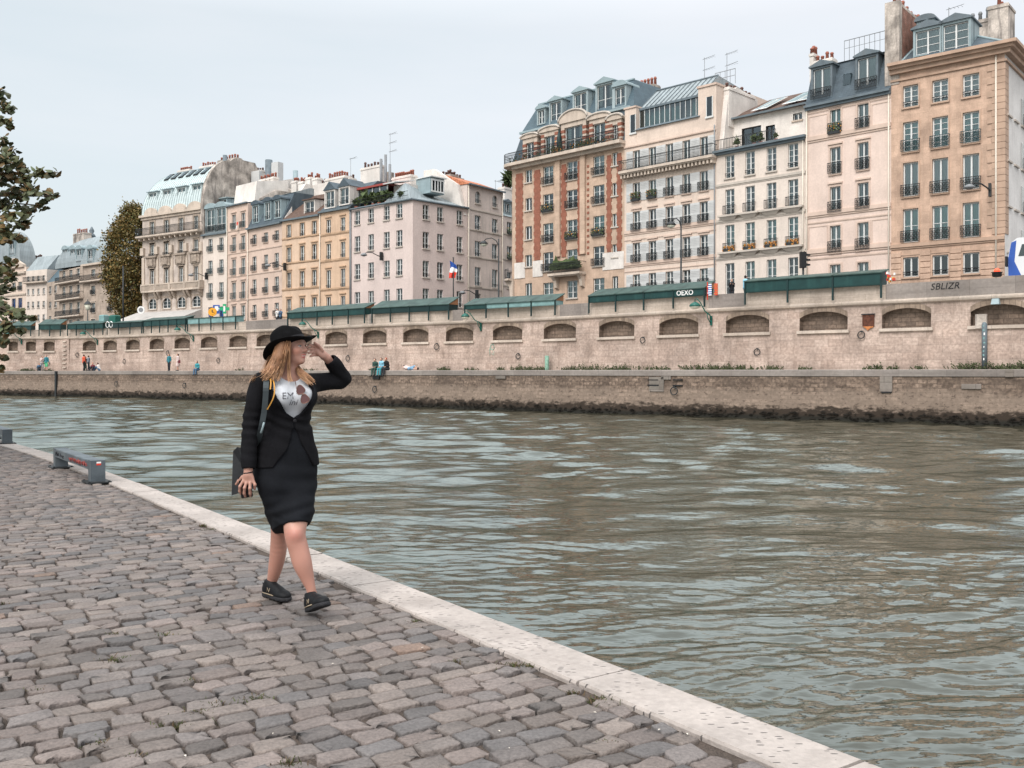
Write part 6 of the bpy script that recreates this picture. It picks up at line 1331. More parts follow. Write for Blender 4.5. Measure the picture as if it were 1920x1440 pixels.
# ================================================= SDF TO MESH
class SDF:
    def __init__(s, lo, hi, h):
        s.h = h; s.lo = np.array(lo, float); s.n = np.ceil((np.array(hi)-s.lo)/h).astype(int)+1
        s.D = np.full(tuple(s.n), 1., np.float32); s.ax = [s.lo[i]+np.arange(s.n[i])*h for i in range(3)]
    def blk(s, lo, hi):
        a = np.clip(np.floor((np.array(lo)-s.lo)/s.h).astype(int), 0, s.n-1); b = np.clip(np.ceil((np.array(hi)-s.lo)/s.h).astype(int)+1, 1, s.n)
        sl = tuple(slice(a[i], max(b[i], a[i]+1)) for i in range(3))
        return sl, (s.ax[0][sl[0]][:, None, None], s.ax[1][sl[1]][None, :, None], s.ax[2][sl[2]][None, None, :])
    def add(s, f, lo, hi, k=.02):
        m = k+3*s.h; sl, X = s.blk(np.array(lo)-m, np.array(hi)+m); d = f(*X).astype(np.float32); a = s.D[sl]
        if k > 0: h = np.maximum(k-np.abs(a-d), 0)/k; s.D[sl] = np.minimum(a, d)-h*h*k*.25
        else: s.D[sl] = np.minimum(a, d)
    def cut(s, f, lo=None, hi=None, k=0.):
        sl, X = s.blk(lo if lo is not None else s.lo, hi if hi is not None else s.lo+s.n*s.h)
        d = -f(*X).astype(np.float32); a = s.D[sl]
        if k > 0: h = np.maximum(k-np.abs(a-d), 0)/k; s.D[sl] = np.maximum(a, d)+h*h*k*.25
        else: s.D[sl] = np.maximum(a, d)
    def cone(s, a, b, ra, rb, k=.02):
        a = np.array(a, float); b = np.array(b, float); r = max(ra, rb); ab = b-a; L2 = max((ab**2).sum(), 1e-9)
        def f(X, Y, Z):
            t = np.clip(((X-a[0])*ab[0]+(Y-a[1])*ab[1]+(Z-a[2])*ab[2])/L2, 0, 1)
            return np.sqrt((X-a[0]-t*ab[0])**2+(Y-a[1]-t*ab[1])**2+(Z-a[2]-t*ab[2])**2)-(ra+(rb-ra)*t)
        s.add(f, np.minimum(a, b)-r, np.maximum(a, b)+r, k)
    def chain(s, pts, rs, k=.02):
        for i in range(len(pts)-1): s.cone(pts[i], pts[i+1], rs[i], rs[i+1], k)
    def ell(s, c, r, M=None, k=.02, cut=False):
        c = np.array(c, float); r = np.array(r, float); M = np.eye(3) if M is None else np.array(M, float)
        def f(X, Y, Z):
            dx, dy, dz = X-c[0], Y-c[1], Z-c[2]
            q = [(M[i, 0]*dx+M[i, 1]*dy+M[i, 2]*dz) for i in range(3)]
            k0 = np.sqrt(sum((q[i]/r[i])**2 for i in range(3))); k1 = np.sqrt(sum((q[i]/r[i]**2)**2 for i in range(3)))+1e-6
            return k0*(k0-1)/k1
        R_ = r.max()
        if cut: s.cut(f, c-R_, c+R_, k)
        else: s.add(f, c-R_, c+R_, k)
    def mesh(s):
        D = s.D; h = s.h; ins = D < 0
        n = D.shape; c = [ins[i:n[0]-1+i, j:n[1]-1+j, k:n[2]-1+k] for i in (0, 1) for j in (0, 1) for k in (0, 1)]
        cnt = sum(x.astype(np.int8) for x in c); act = (cnt > 0) & (cnt < 8); ii = np.argwhere(act)
        idx = np.full(act.shape, -1, np.int32); idx[act] = np.arange(len(ii))
        off = np.array([(i, j, k) for i in (0, 1) for j in (0, 1) for k in (0, 1)])
        V = np.stack([D[ii[:, 0]+o[0], ii[:, 1]+o[1], ii[:, 2]+o[2]] for o in off], 1)
        P = np.zeros((len(ii), 3)); W = np.zeros(len(ii))
        for a in range(8):
            for b in range(a+1, 8):
                if np.abs(off[a]-off[b]).sum() != 1: continue
                va, vb = V[:, a], V[:, b]; m = (va < 0) != (vb < 0); t = np.where(m, va/np.where(m, va-vb, 1), 0)
                P += np.where(m[:, None], off[a]+(off[b]-off[a])*t[:, None], 0); W += m
        P = s.lo+(ii+P/W[:, None])*h
        Fs = []
        for ax in range(3):
            sl0 = [slice(None)]*3; sl1 = [slice(None)]*3; sl0[ax] = slice(0, -1); sl1[ax] = slice(1, None)
            a, b = ins[tuple(sl0)], ins[tuple(sl1)]; e = np.argwhere(a != b); u, v = [(1, 2), (2, 0), (0, 1)][ax]
            ok = (e[:, u] > 0) & (e[:, v] > 0) & (e[:, u] < n[u]-1) & (e[:, v] < n[v]-1); e = e[ok]; sg = a[tuple(e.T)]
            def g(du, dv): q = e.copy(); q[:, u] += du; q[:, v] += dv; return idx[tuple(q.T)]
            f = np.stack([g(-1, -1), g(0, -1), g(0, 0), g(-1, 0)], 1); f[~sg] = f[~sg][:, ::-1]; Fs.append(f)
        return P, np.concatenate(Fs)
def relax(P, Fc, it=2, lam=.5):
    n = len(P)
    for _ in range(it):
        acc = np.zeros_like(P); cn = np.zeros(n)
        for a, b in ((0, 1), (1, 2), (2, 3), (3, 0)):
            for x, y in ((a, b), (b, a)):
                for k in range(3): acc[:, k] += np.bincount(Fc[:, x], P[Fc[:, y], k], n)
                cn += np.bincount(Fc[:, x], minlength=n)
        P = P+(acc/np.maximum(cn, 1)[:, None]-P)*lam
    return P

# ================================================= SMALL PEOPLE ON THE FAR QUAY
def small_person(label, pos, face, pose, top, low, hair, H=1.7, group='people on the far quay', skin='skin_small', skirt=False, bag=None, long_hair=False, shorts=False, lean=0., arm='down'):
    t = thing('person', label, 'person', pos, face, group)
    # joints in local frame: facing -y
    if pose == 'stand':
        hip = (0, 0, .93); J = dict(kl=(.09, -.06, .5), kr=(-.09, .02, .5), fl=(.1, -.08+lean, .06), fr=(-.1, .08, .06), tl=(.1, -.2+lean, .03), tr=(-.1, -.05, .03)); up = Vector((0, -lean, 1)).normalized()
    elif pose == 'sit_edge':
        hip = (0, 0, .12); J = dict(kl=(.1, -.42, .12), kr=(-.1, -.42, .1), fl=(.1, -.48, -.34), fr=(-.1, -.5, -.36), tl=(.1, -.62, -.38), tr=(-.1, -.62, -.4)); up = Vector((0, -.22, 1)).normalized()
    elif pose == 'sit_ground':
        hip = (0, .05, .13); J = dict(kl=(.14, -.32, .45), kr=(-.14, -.32, .42), fl=(.12, -.55, .07), fr=(-.12, -.5, .07), tl=(.12, -.7, .04), tr=(-.12, -.66, .04)); up = Vector((0, -.3, 1)).normalized()
    else:
        hip = (0, 0, .13); J = dict(kl=(.45, -.05, .12), kr=(.42, .1, .3), fl=(.9, -.05, .1), fr=(.75, .12, .08), tl=(.98, -.06, .2), tr=(.87, .12, .12)); up = Vector((-1, 0, .18)).normalized()
    hip = Vector(hip); sh = hip+up*.46; nk = hip+up*.54; hd = hip+up*.67+Vector((0, -.03, 0)) if pose != 'lie' else hip+up*.68
    side = Vector((1, 0, 0)) if pose != 'lie' else Vector((0, 1, 0))
    SL, SR = sh+side*.17, sh-side*.17
    if arm == 'down': EL, ER = SL-up*.27+side*.05, SR-up*.27-side*.05; HL, HR = EL-up*.2+Vector((0, -.12, 0)), ER-up*.2+Vector((0, -.12, 0))
    elif arm == 'lap': EL, ER = SL-up*.24+side*.04, SR-up*.24-side*.04; HL, HR = hip+Vector((.08, -.3, .14)), hip+Vector((-.08, -.3, .14))
    else: EL, ER = SL-up*.22+Vector((0, -.1, 0)), SR-up*.22+Vector((0, -.1, 0)); HL, HR = sh+Vector((.1, -.28, -.08)), sh+Vector((-.08, -.28, -.05))
    k = H/1.7
    lo = np.array((-1.1, -.95, -.6)); hi = np.array((1.2, .8, 1.95))
    pts = [hip, hd, SL, SR, EL, ER, HL, HR]+[Vector(v) for v in J.values()]
    lo = np.array([min(p[i] for p in pts)-.2 for i in range(3)]); hi = np.array([max(p[i] for p in pts)+.2 for i in range(3)]); h = .022
    def legs(S, g, full=True):
        for a, kn, f, to in ((.08, 'kl', 'fl', 'tl'), (-.08, 'kr', 'fr', 'tr')):
            hp = hip+side*a; S.cone(hp, J[kn], .085+g, .058+g, .03)
            if full: S.cone(J[kn], J[f], .055+g, .036+g, .02)
    S = SDF(lo, hi, h); legs(S, 0); 
    for f, to in (('fl', 'tl'), ('fr', 'tr')): S.cone(J[f], J[to], .04, .035, .02)
    S.chain([hip, hip+up*.22, sh-up*.03], [.14, .12, .15], .05); S.cone(SL, SR, .055, .055, .05); S.cone(sh, hd, .05, .05, .02)
    S.ell(hd, (.078, .095, .115) if pose != 'lie' else (.115, .09, .08), k=.01); S.cone(hd+Vector((0, -.09, -.01)), hd+Vector((0, -.1, -.02)), .015, .018, .01)
    for a, b_, c_ in ((SL, EL, HL), (SR, ER, HR)): S.chain([a, b_, c_], [.045, .036, .026], .02); S.cone(c_, c_+(c_-b_).normalized()*.07, .034, .024, .01)
    P, Fc = S.mesh(); o = link('body', npmesh('body', P*k, Fc, skin), t)
    S = SDF(lo, hi, h); S.chain([hip+up*.02, hip+up*.22, sh-up*.03], [.16, .14, .165], .05); S.cone(SL, SR, .065, .065, .05)
    for a, b_, c_ in ((SL, EL, HL), (SR, ER, HR)): S.chain([a, b_, b_.lerp(c_, .85)], [.058, .05, .042], .02)
    P, Fc = S.mesh(); link('shirt', npmesh('shirt', P*k, Fc, top), t)
    S = SDF(lo, hi, h); legs(S, .018 if not skirt else .03, not (shorts or skirt)); S.cone(hip+side*.08, hip-side*.08, .12, .12, .05)
    if skirt: S.cone(hip, hip-up*.35, .15, .2, .05)
    P, Fc = S.mesh(); link('skirt' if skirt else ('shorts' if shorts else 'trousers'), npmesh('legwear', P*k, Fc, low), t)
    S = SDF(lo, hi, .018); S.ell(hd+Vector((0, .03, .03)), (.09, .09, .11), k=.01)
    if long_hair: S.cone(hd+Vector((0, .06, 0)), hd-up*.22+Vector((0, .09, 0)), .08, .06, .03)
    S.cut(lambda X, Y, Z: (np.sqrt((X-hd.x)**2+(Y-hd.y+.09)**2*1.0+(Z-hd.z+.03)**2)-.085))
    P, Fc = S.mesh(); link('hair', npmesh('hair', P*k, Fc, hair), t)
    for f, to in (('fl', 'tl'), ('fr', 'tr')):
        S = SDF(lo, hi, h); S.cone(J[f], J[to], .052, .045, .02); P, Fc = S.mesh(); link('shoe', npmesh('shoe', P*k, Fc, 'black'), t)
    if bag:
        b = MB(); b.box(-.14, .14, -.08, .08, 0, .3); b.tube([(-.1, 0, .3), (-.06, 0, .5), (.06, 0, .5), (.1, 0, .3)], .012, 5)
        g = b.build('shoulder_bag', bag[0]); g.location = Vector(pos)+Matrix.Rotation(face, 3, 'Z') @ Vector((.26, .06, .78)); g.rotation_euler = (0, 0, face); tag(g, bag[1], 'bag')
    return t
def people():
    mk('skin_small', (.46, .27, .20), .7, .05)
    for n, c in dict(c_teal=(.03,.16,.20), c_lime=(.10,.42,.22), c_white=(.62,.60,.58), c_red=(.50,.09,.045), c_dark=(.02,.024,.03), c_greyblue=(.13,.15,.18), c_turq=(.05,.26,.30), c_pale=(.52,.42,.40), c_green=(.03,.065,.055), c_sky=(.22,.45,.58), c_black=(.012,.012,.014), c_denim=(.06,.12,.2), c_grey=(.3,.3,.31), h_brown=(.06,.03,.02), h_dark=(.02,.014,.012), h_red=(.28,.05,.03), c_maroon=(.15,.03,.04), c_bluelt=(.18,.30,.42)).items(): mk(n, c, .85, .15, 8.)
    def at(px, d, z=QZ, c=wall): s = c.S(px); return c.P(s, d, z), c.ang(s)
    def sp(label, px, d, turn, pose, top, low, hair, c=wall, **k):
        p, a = at(px, d, c=c); return small_person(label, p, a+turn, pose, top, low, hair, **k)
    sp('man in a teal shirt and bright green shorts standing on the far quay', 116.5, -2.5, .3, 'stand', 'c_teal', 'c_lime', 'h_dark', H=1.8, shorts=True)
    sp('person in a pale top bending beside the man in green shorts', 107.5, -2.6, 1., 'stand', 'c_pale', 'c_grey', 'h_brown', lean=.15, arm='front', bag=('c_lime', 'bright green bag carried by the bending person in a pale top'))
    sp('person in dark blue crouching at the feet of the man in green shorts', 109.5, -3.2, .8, 'sit_ground', 'c_denim', 'c_dark', 'h_brown', arm='lap')
    sp('person in an orange red shirt and black trousers standing on the quay', 195.3, -2.5, 3.0, 'stand', 'c_red', 'c_black', 'h_brown', H=1.8)
    sp('person in a grey blue top hugging close beside the orange red shirt', 203, -2.4, 2.6, 'stand', 'c_greyblue', 'c_dark', 'h_dark', H=1.68)
    sp('person in dark clothes half hidden left of the orange red shirt', 190.5, -2.0, 2.4, 'stand', 'c_dark', 'c_green', 'h_dark', H=1.6)
    sp('red haired person in dark red sitting on the quay floor', 221.5, -3., .6, 'sit_ground', 'c_maroon', 'c_dark', 'h_red', arm='lap')
    sp('person in a white shirt sitting beside the red haired one', 226.5, -2.6, -.9, 'sit_ground', 'c_white', 'c_denim', 'h_dark', arm='lap')
    sp('woman in a teal top and dark trousers strolling on the quay', 359.5, -2.6, .5, 'stand', 'c_teal', 'c_dark', 'h_dark', long_hair=True, H=1.68)
    sp('brown haired woman in a pale dress strolling with a brown bag', 372.5, -2.4, -.3, 'stand', 'c_pale', 'c_pale', 'h_brown', skirt=True, long_hair=True, H=1.7, bag=('c_maroon', 'brown shoulder bag of the strolling woman in a pale dress'))
    sp('person in a turquoise jacket sitting on the wall edge with legs hanging', 366, .28, .35, 'sit_edge', 'c_turq', 'c_denim', 'h_brown', c=edge, arm='lap', long_hair=True)
    sp('man in dark green sitting on the wall edge, left of the blue jacket', 699.5, .26, .45, 'sit_edge', 'c_green', 'c_green', 'h_dark', c=edge, arm='lap')
    sp('man in a light blue jacket sitting between two others on the edge', 712, .26, .3, 'sit_edge', 'c_sky', 'c_turq', 'h_dark', c=edge, arm='lap', H=1.8)
    sp('man in black sitting on the wall edge, right of the blue jacket', 720.5, .3, .1, 'sit_edge', 'c_black', 'c_dark', 'h_red', c=edge, arm='lap', H=1.8)
    sp('person in blue shorts lying on their back on the far quay edge', 749, 1.0, 0, 'lie', 'c_pale', 'c_bluelt', 'h_dark', c=edge, shorts=True)
    def up(label, px, d, turn, top, py, H=1.75):
        s = wall.S(px); p = wall.P(s, d, SZ+.45); small_person(label, p, wall.ang(s)+turn, 'stand', top, 'c_dark', 'h_dark', H=H, arm='front', group='people behind the parapet')
    up('dark dressed person leaning behind the parapet, left of the man in blue', 1361, .75, .5, 'c_black', 545, 1.5); up('man in a light blue shirt leaning behind the parapet', 1387, .75, 2.6, 'c_sky', 536, 1.66)
    up('person in a white shirt behind the parapet in front of the beige building', 507, .8, .3, 'c_white', 0, 1.6); up('person in dark blue behind the parapet in front of the beige building', 513, .8, .6, 'c_denim', 0, 1.55)
people()

# ================================================= BOOK STALLS
def stalls():
    PT = 6.36
    def run(x0, x1, n, hf, hr, label, dep=1.0, panel='green_paint', roof='green_roof', z0=PT+.0, posts=.75, skew=0., poster=False, over=.32, bay=None):
        s0, s1 = wall.S(x0), wall.S(x1); a, c = Vector(wall.P(s0, -over, 0)), Vector(wall.P(s1, -over, 0)); Lg = (c-a).length; ang = math.atan2(c.y-a.y, c.x-a.x)
        t = thing('book_stall', label, 'stall', (a.x, a.y, z0), ang, 'green book stalls on the parapet')
        for k in range(n):
            xa, xb = Lg*k/n+.03, Lg*(k+1)/n-.03
            b = MB(); b.box(xa, xb, 0, dep, 0, hf, 't'); b.box(xa+.04, xb-.04, -.015, -.002, .05, hf-.05); b.quad((xa, 0, hf), (xa, dep, hf+hr), (xa, dep, hf)); b.quad((xb, 0, hf), (xb, dep, hf), (xb, dep, hf+hr)); b.quad((xa, dep, hf), (xb, dep, hf), (xb, dep, hf+hr), (xa, dep, hf+hr)); b.quad((xa, 0, hf), (xb, 0, hf), (xb, dep, hf), (xa, dep, hf))
            bx = b.build('book_box', bay[k] if bay else panel, t)
            b = MB(); e = .09
            b.prism([(-.1, hf-.04), (-.1, hf+.02), (dep+.1, hf+hr+.06), (dep+.1, hf+hr)], xa-e, xb+e, 'x'); b.build('lid', roof, bx)
            b = MB(); b.box(xb-.02, xb+.08, -.06, .02, -posts, hf+.01); b.build('bracket', 'green_dark', t)
        b = MB(); b.box(-.05, .04, -.06, .02, -posts, hf+.01); b.build('bracket', 'green_dark', t)
        if hr > .3:
            b = MB(); b.prism([(0, hf), (dep, hf), (dep, hf+hr-.02)], Lg-.025, Lg+.0, 'x'); b.build('end_board', 'wood_brown', t)
        return t, Lg
    t, Lg = run(1402, 1656, 3, .70, .22, 'long dark green book stall of three boxes on the parapet, farthest right', 1.0, 'green_paint')
    b = MB(); cols_ = ['white', 'red', 'orange', 'white', 'blue']
    bb = MB()
    for k in range(14): bb.mat = k % 3; x = Lg+.12+random.uniform(0, .5); z = random.uniform(.0, .6); bb.box(x, x+.07, .1+random.uniform(0, .3), .13+.4, z, z+.13)
    o = bb.build('souvenir_rack', ['white', 'red', 'orange'], t)
    t, Lg = run(1110, 1326, 4, .48, .50, 'green book stall with white painted scrawl on its right box', 1.1)
    text_mesh('OEXO', .46, 'white', 'graffiti', t, (Lg*.845, -.03, .23), 0, .004, bold=.008)
    bb = MB(); r = random.Random(6)
    for k in range(22): bb.mat = k % 4; x = Lg+.15+.5*(k % 2)*.9; z = .0+.075*(k//2); bb.box(x+r.uniform(0, .1), x+.3, .1, .14, z*.9-.03, z*.9+.035)
    bb.box(Lg+.1, Lg+.14, .12, .18, -.3, .85); bb.build('poster_board', ['white', 'red', 'blue', 'rust_orange'], t)
    run(876, 1046, 4, .36, .52, 'weathered green book stall with glassy pale fronts and sagging lids', 1.1, 'teal_panel', bay=['green_paint', 'teal_panel', 'teal_panel', 'teal_panel'])
    run(703, 846, 4, .5, .62, 'dark green book stall with tall sloped lid left of the flagpole', 1.2, 'green_dark')
    run(545, 689, 5, .56, .48, 'green book stall just above and behind the black hat', 1.1)
    run(357, 447, 4, .56, .08, 'pale blue green book stall under the round orange sign', 1.0, 'teal_panel'); 
    run(274, 353, 5, .62, .3, 'green book stall in front of the cafe awning', 1.0, 'green_paint')
    run(206, 271, 3, .55, .2, 'dark book stall left of the awning with pale painted loops', 1.0, 'green_dark')
    run(131, 198, 4, .6, .35, 'blue green book stall below the old street lantern', 1.0, 'green_paint')
    run(76, 117, 2, .62, .6, 'open book stall with peaked lids where the wall turns', 1.2, 'green_paint'); run(24, 60, 2, .5, .5, 'green book stall behind the leaves at the left edge', 1.2, 'green_paint'); run(-60, 12, 4, .5, .5, 'green book stall at the very left edge', 1.2)
    s = wall.S(209); 
    b = MB()
    for cx in (-.2, .45): b.tube([(cx+.3*math.cos(a), 0, .4+.33*math.sin(a)) for a in [i*math.pi/6 for i in range(13)]], .05, 4)
    o = b.build('painted_loops', 'white', bpy.data.objects['quay_wall']); o.location = wall.P(s, -.36, PT); o.rotation_euler = (0, 0, wall.ang(s))
    def pack(px, w, z0, h, mat, label):
        s = wall.S(px); b = MB(); b.box(-w, w, -.3, .4, 0, h*.85); b.frustum((-w, w, -.3, .4, h*.85), (-w*.7, w*.8, -.2, .3, h)); o = b.build('wrapped_bundle', mat); o.location = wall.P(s, .5, z0); o.rotation_euler = (0, 0, wall.ang(s)); tag(o, label, 'bundle')
    pack(187, .45, PT+.85, .75, 'teal_panel', 'small turquoise bundle on top of the stall left of the painted loops'); pack(207, .6, PT+.7, .8, 'green_lamp', 'larger turquoise bundle above the stall with painted loops')
stalls()

# ================================================= LAMPS, POLES, SIGNS
def wall_lamp(pxa, pya, pxh, pyh, label, sc_=1., mat='green_lamp'):
    s = wall.S(pxa); p0 = Vector(wall.P(s, -.1, wall.Z(pxa, pya))); a = wall.ang(s); hd = Vector(wall.P(wall.S(pxh), -.95, 0)); 
    hd.z = CH-(pyh-HY)/F*hd.y
    t = thing('wall_lamp', label, 'lamp', p0, a, 'green lamps hanging on the quay wall')
    m = Matrix.Rotation(-a, 3, 'Z'); h = m @ (hd-p0)
    b = MB(); pts = [(0, -.02, 0), (-.02, -.12, .3), (h.x*.35, h.y*.45, h.z*.62), (h.x*.62, h.y*.8, h.z+.22*sc_), (h.x*.85, h.y*.97, h.z+.42*sc_), (h.x, h.y, h.z+.36*sc_), (h.x, h.y, h.z+.2)]
    b.tube(pts, [.05, .045, .04, .035, .035, .03, .03], 6); b.build('arm', mat, t)
    b = MB(); b.box(-.07, .07, -.04, .03, -.35, .25); b.tube([(0, -.02, -.25), (-.1, -.25, .1), (-.12, -.3, .4)], .03, 5); b.build('wall_plate', mat, t)
    b = MB(); q = .34*sc_; b.lathe([(.05, .24), (.1, .22), (q*.75, .12), (q, .0), (q*.98, -.05)], tuple(h), 14); hh = b.build('lamp_hood', mat, t)
    b = MB(); b.lathe([(q*.9, -.052), (q*.8, -.13), (q*.4, -.2), (.02, -.22)], tuple(h), 12); b.build('lamp_glass', 'lamp_glass', hh)
def lamps():
    wall_lamp(1335, 600, 1318, 573, 'large green lamp on the quay wall between two stalls, nearest of the row', 1.1)
    wall_lamp(903, 612, 886, 593, 'green lamp on the quay wall under the weathered pale fronted stall')
    wall_lamp(598, 627, 583, 608, 'green lamp on the quay wall just right of the black hat')
    wall_lamp(364, 634, 348, 618, 'green lamp on the quay wall above the woman in a teal top')
    wall_lamp(184, 641, 169, 626, 'green lamp on the quay wall above the orange red shirt')
    wall_lamp(41, 640, 25, 626, 'green lamp on the quay wall beside the hanging leaves at left')
    s = wall.S(1870); t = thing('wall_spotlight', 'small blue grey box spotlight under the cornice at far right', 'lamp', wall.P(s, -.35, wall.Z(1870, 566)), wall.ang(s))
    b = MB(); b.frustum((-.2, .2, -.2, .15, -.15), (-.16, .16, -.1, .15, .15)); b.build('housing', 'zinc_plain', t); b = MB(); b.box(-.05, .05, .1, .4, -.02, .06); b.build('bracket', 'iron', t)
    # tall street lamps
    def street(px, top, base_d, label, hx, mat='iron'):
        s = wall.S(px); x, y, _ = wall.P(s, base_d, 0)
        a = (px-CX)/F; y = wall.Yp(px)+base_d; x = a*y
        zt = CH-(top-HY)/F*y
        t = thing('street_lamp', label, 'lamp', (x, y, SZ), 0, 'tall street lamps on the upper street'); h = zt-SZ
        b = MB(); b.tube([(0, 0, 0), (0, 0, .8), (0, 0, .82), (0, 0, h)], [.12, .12, .075, .05], 8); b.build('pole', mat, t)
        b = MB(); b.tube([(0, 0, h-.6), (-.15*hx, 0, h-.15), (-.45*hx, 0, h+.08), (-.8*hx, 0, h), (-.95*hx, 0, h-.2)], .04, 6); b.build('arm', mat, t)
        b = MB(); b.lathe([(.06, .2), (.2, .14), (.36, -.02), (.34, -.08)], (-.95*hx, 0, h-.35), 12); hh = b.build('lamp_hood', mat, t)
        b = MB(); b.lathe([(.3, -.082), (.25, -.2), (.05, -.28)], (-.95*hx, 0, h-.35), 10); b.build('lamp_glass', 'lamp_glass', hh)
    street(1277, 411, 5., 'tall street lamp in front of the shuttered building', .75); street(935, 448, 5.5, 'tall street lamp in front of the cream buildings beside the brick house', 1.3)
    # facade lamps
    def flamp(px, py, hx, Y, label, ln=1.0):
        p = unp(px, py, Y); t = thing('facade_lamp', label, 'lamp', p, R(-35), 'curved lamps fixed to the facades')
        b = MB(); b.tube([(0, .6, -.2), (0, 0, -.15), (-.5*ln, -.5, .15), (-1.0*ln, -.9, .2), (-1.25*ln, -1.1, .05)], .05, 6); b.build('arm', 'iron', t)
        b = MB(); b.box(-.08, .08, .3, .7, -.6, .3); b.build('wall_plate', 'iron', t)
        b = MB(); b.lathe([(.05, .15), (.2, .1), (.38, -.05), (.34, -.12), (.1, -.22)], (-1.35*ln, -1.2, -.05), 12); b.build('lamp_hood', 'mid_grey', t)
    flamp(1854, 350, 0, 64.6, 'curved lamp on the tan corner building', .75); flamp(528, 497, 0, 113.2, 'curved lamp between the beige and the orange building', .75); flamp(709, 477, 0, 102.4, 'curved lamp on the pale pink building', .7); flamp(381, 515, 0, 125.2, 'curved lamp at the corner of the zinc domed building', .7)
    flamp(889, 548, 0, 103, 'small curved lamp low on the cream building behind the stalls', .5)
    # old lantern, bare pole
    y = 113.; p = unp(164.5, 600, y); t = thing('street_lantern', 'old Paris street lantern on a slim post above the blue green stall', 'lamp', (p.x, p.y, SZ)); h = CH-(563-HY)/F*y-SZ
    b = MB(); b.tube([(0, 0, 0), (0, 0, 1), (0, 0, h-1.2)], [.15, .08, .06], 8); b.build('post', 'iron', t)
    b = MB(); b.lathe([(.1, 0), (.22, .1), (.42, .7)], (0, 0, h-1.2), 6); b.build('lantern_glass', 'lamp_glass', t); b = MB(); b.lathe([(.5, 0), (.46, .06), (.2, .35), (.05, .4), (.06, .55), (0, .7)], (0, 0, h-.5), 6); b.build('lantern_cap', 'iron', t)
    p = unp(231, 600, 112); o = MB(); o.tube([(0, 0, 0), (0, 0, 8.5)], .09, 6); o.lathe([(.16, 0), (.16, .5), (.09, .6)], seg=8); o = o.build('lamp_post', 'iron'); o.location = (p.x, p.y, SZ); tag(o, 'slim dark post in front of the brown leaved tree', 'post')
    p = unp(98, 600, 150); 
    # flag
    y = 81.; p = unp(850, 560, y); zt = CH-(485-HY)/F*y; t = thing('flagpole', 'slim flagpole with a hanging blue white and red flag', 'flag', (p.x, p.y, SZ)); h = zt-SZ
    b = MB(); b.tube([(0, 0, 0), (0, 0, h)], .05, 6); b.build('pole', 'iron', t); b = MB(); b.lathe([(.02, 0), (.09, .06), (.02, .14)], (0, 0, h), 8); b.build('finial', 'iron', t)
    b = MB(); n, m = 8, 12
    for i in range(m):
        for j in range(n):
            def g(i, j):
                f, q = i/m, j/n; x = -.32+.62*q*(1-.25*abs(f-.5)); return (x+.06*math.sin(f*5), .12*math.sin(q*9+f*2), h-.15-1.5*f-.35*q*(1-f))
            f = (i+.5)/m+.10*(j/n-.5); b.mat = 0 if f < .33 else (1 if f < .62 else 2)
            b.quad(g(i, j), g(i+1, j), g(i+1, j+1), g(i, j+1))
    b.sm = [True]*len(b.sm); b.build('flag', ['blue', 'white', 'red'], t)
    # traffic light
    y = 63.5; p = unp(1506, 500, y); t = thing('traffic_light', 'dark traffic light seen from the side above the right stall', 'traffic light', (p.x, p.y, SZ)); zt = CH-(470-HY)/F*y-SZ
    b = MB(); b.tube([(0, 0, 0), (0, 0, zt-.2)], .07, 8); b.build('pole', 'iron', t); b = MB(); b.box(-.2, .16, -.2, .2, zt-1.15, zt-.1); b.build('signal_housing', 'black', t)
    for k in range(3): b = MB(); b.prism([(.0, .14), (.12, .1), (.3, .08), (.3, -.02), (.0, -.02)], -.13, .13, 'y'); q = b.build('visor', 'black', t); q.location = (.14, 0, zt-.32-.33*k)
    # signs
    def disc(px, py, Y, r, mat, label, face='white', pole=True):
        p = unp(px, py, Y); t = thing('round_sign', label, 'sign', p); b = MB(); K = 16; b.prism([(r*math.cos(2*math.pi*i/K), r*math.sin(2*math.pi*i/K)) for i in range(K)], -.06, .06); d = b.build('disc', mat, t)
        b = MB(); b.prism([(r*.6*math.cos(2*math.pi*i/K), r*.6*math.sin(2*math.pi*i/K)) for i in range(K)], -.09, -.062); b.build('disc_face', face, d)
        if pole: b = MB(); b.tube([(0, .1, -r), (0, .1, SZ-p.z)], .06, 6); b.build('pole', 'iron', t)
        return t
    t = disc(398.5, 585, 112, .5, 'orange', 'round orange sign on a post above the pale stall', 'orange'); b = MB(); b.box(-.06, .04, -.12, -.093, 0, .26); b.box(-.03, .2, -.12, -.093, -.06, -.0); b.build('clock_hands', 'iron', t)
    p = unp(406, 580, 121); b = MB(); b.box(-.45, .4, -.04, .04, -.55, .55); b.mat = 1; b.box(-.2, .25, -.07, -.045, -.2, .4); o = b.build('hanging_sign', ['blue', 'white']); o.location = p; tag(o, 'blue and white hanging sign beside the round orange sign', 'sign')
    p = unp(421, 579, 120); t = thing('pharmacy_sign', 'green cross sign hanging over the shop front right of the orange sign', 'sign', p); b = MB(); b.prism([(-.2,-.6),(.2,-.6),(.2,-.2),(.6,-.2),(.6,.2),(.2,.2),(.2,.6),(-.2,.6),(-.2,.2),(-.6,.2),(-.6,-.2),(-.2,-.2)], -.08, .08); b.build('cross', 'sign_green', t); b = MB(); b.box(-.9, -.55, 0, .1, -.05, .05); b.box(-.12, .12, -.1, -.085, -.35, .35); b.build('bracket', 'white', t)
    disc(264.5, 581, 128, .5, 'white', 'white round sign with a grey ring beside the cafe awning', 'mid_grey', False)
    # road lamp
    s = wall.S(1868); t = thing('roadworks_lamp', 'small glowing red roadworks lamp on the parapet at far right', 'lamp', wall.P(s, .15, 6.46), wall.ang(s))
    b = MB(); b.lathe([(.2, 0), (.24, .05), (.24, .2), (.3, .24)], seg=12); b.build('base', 'black', t)
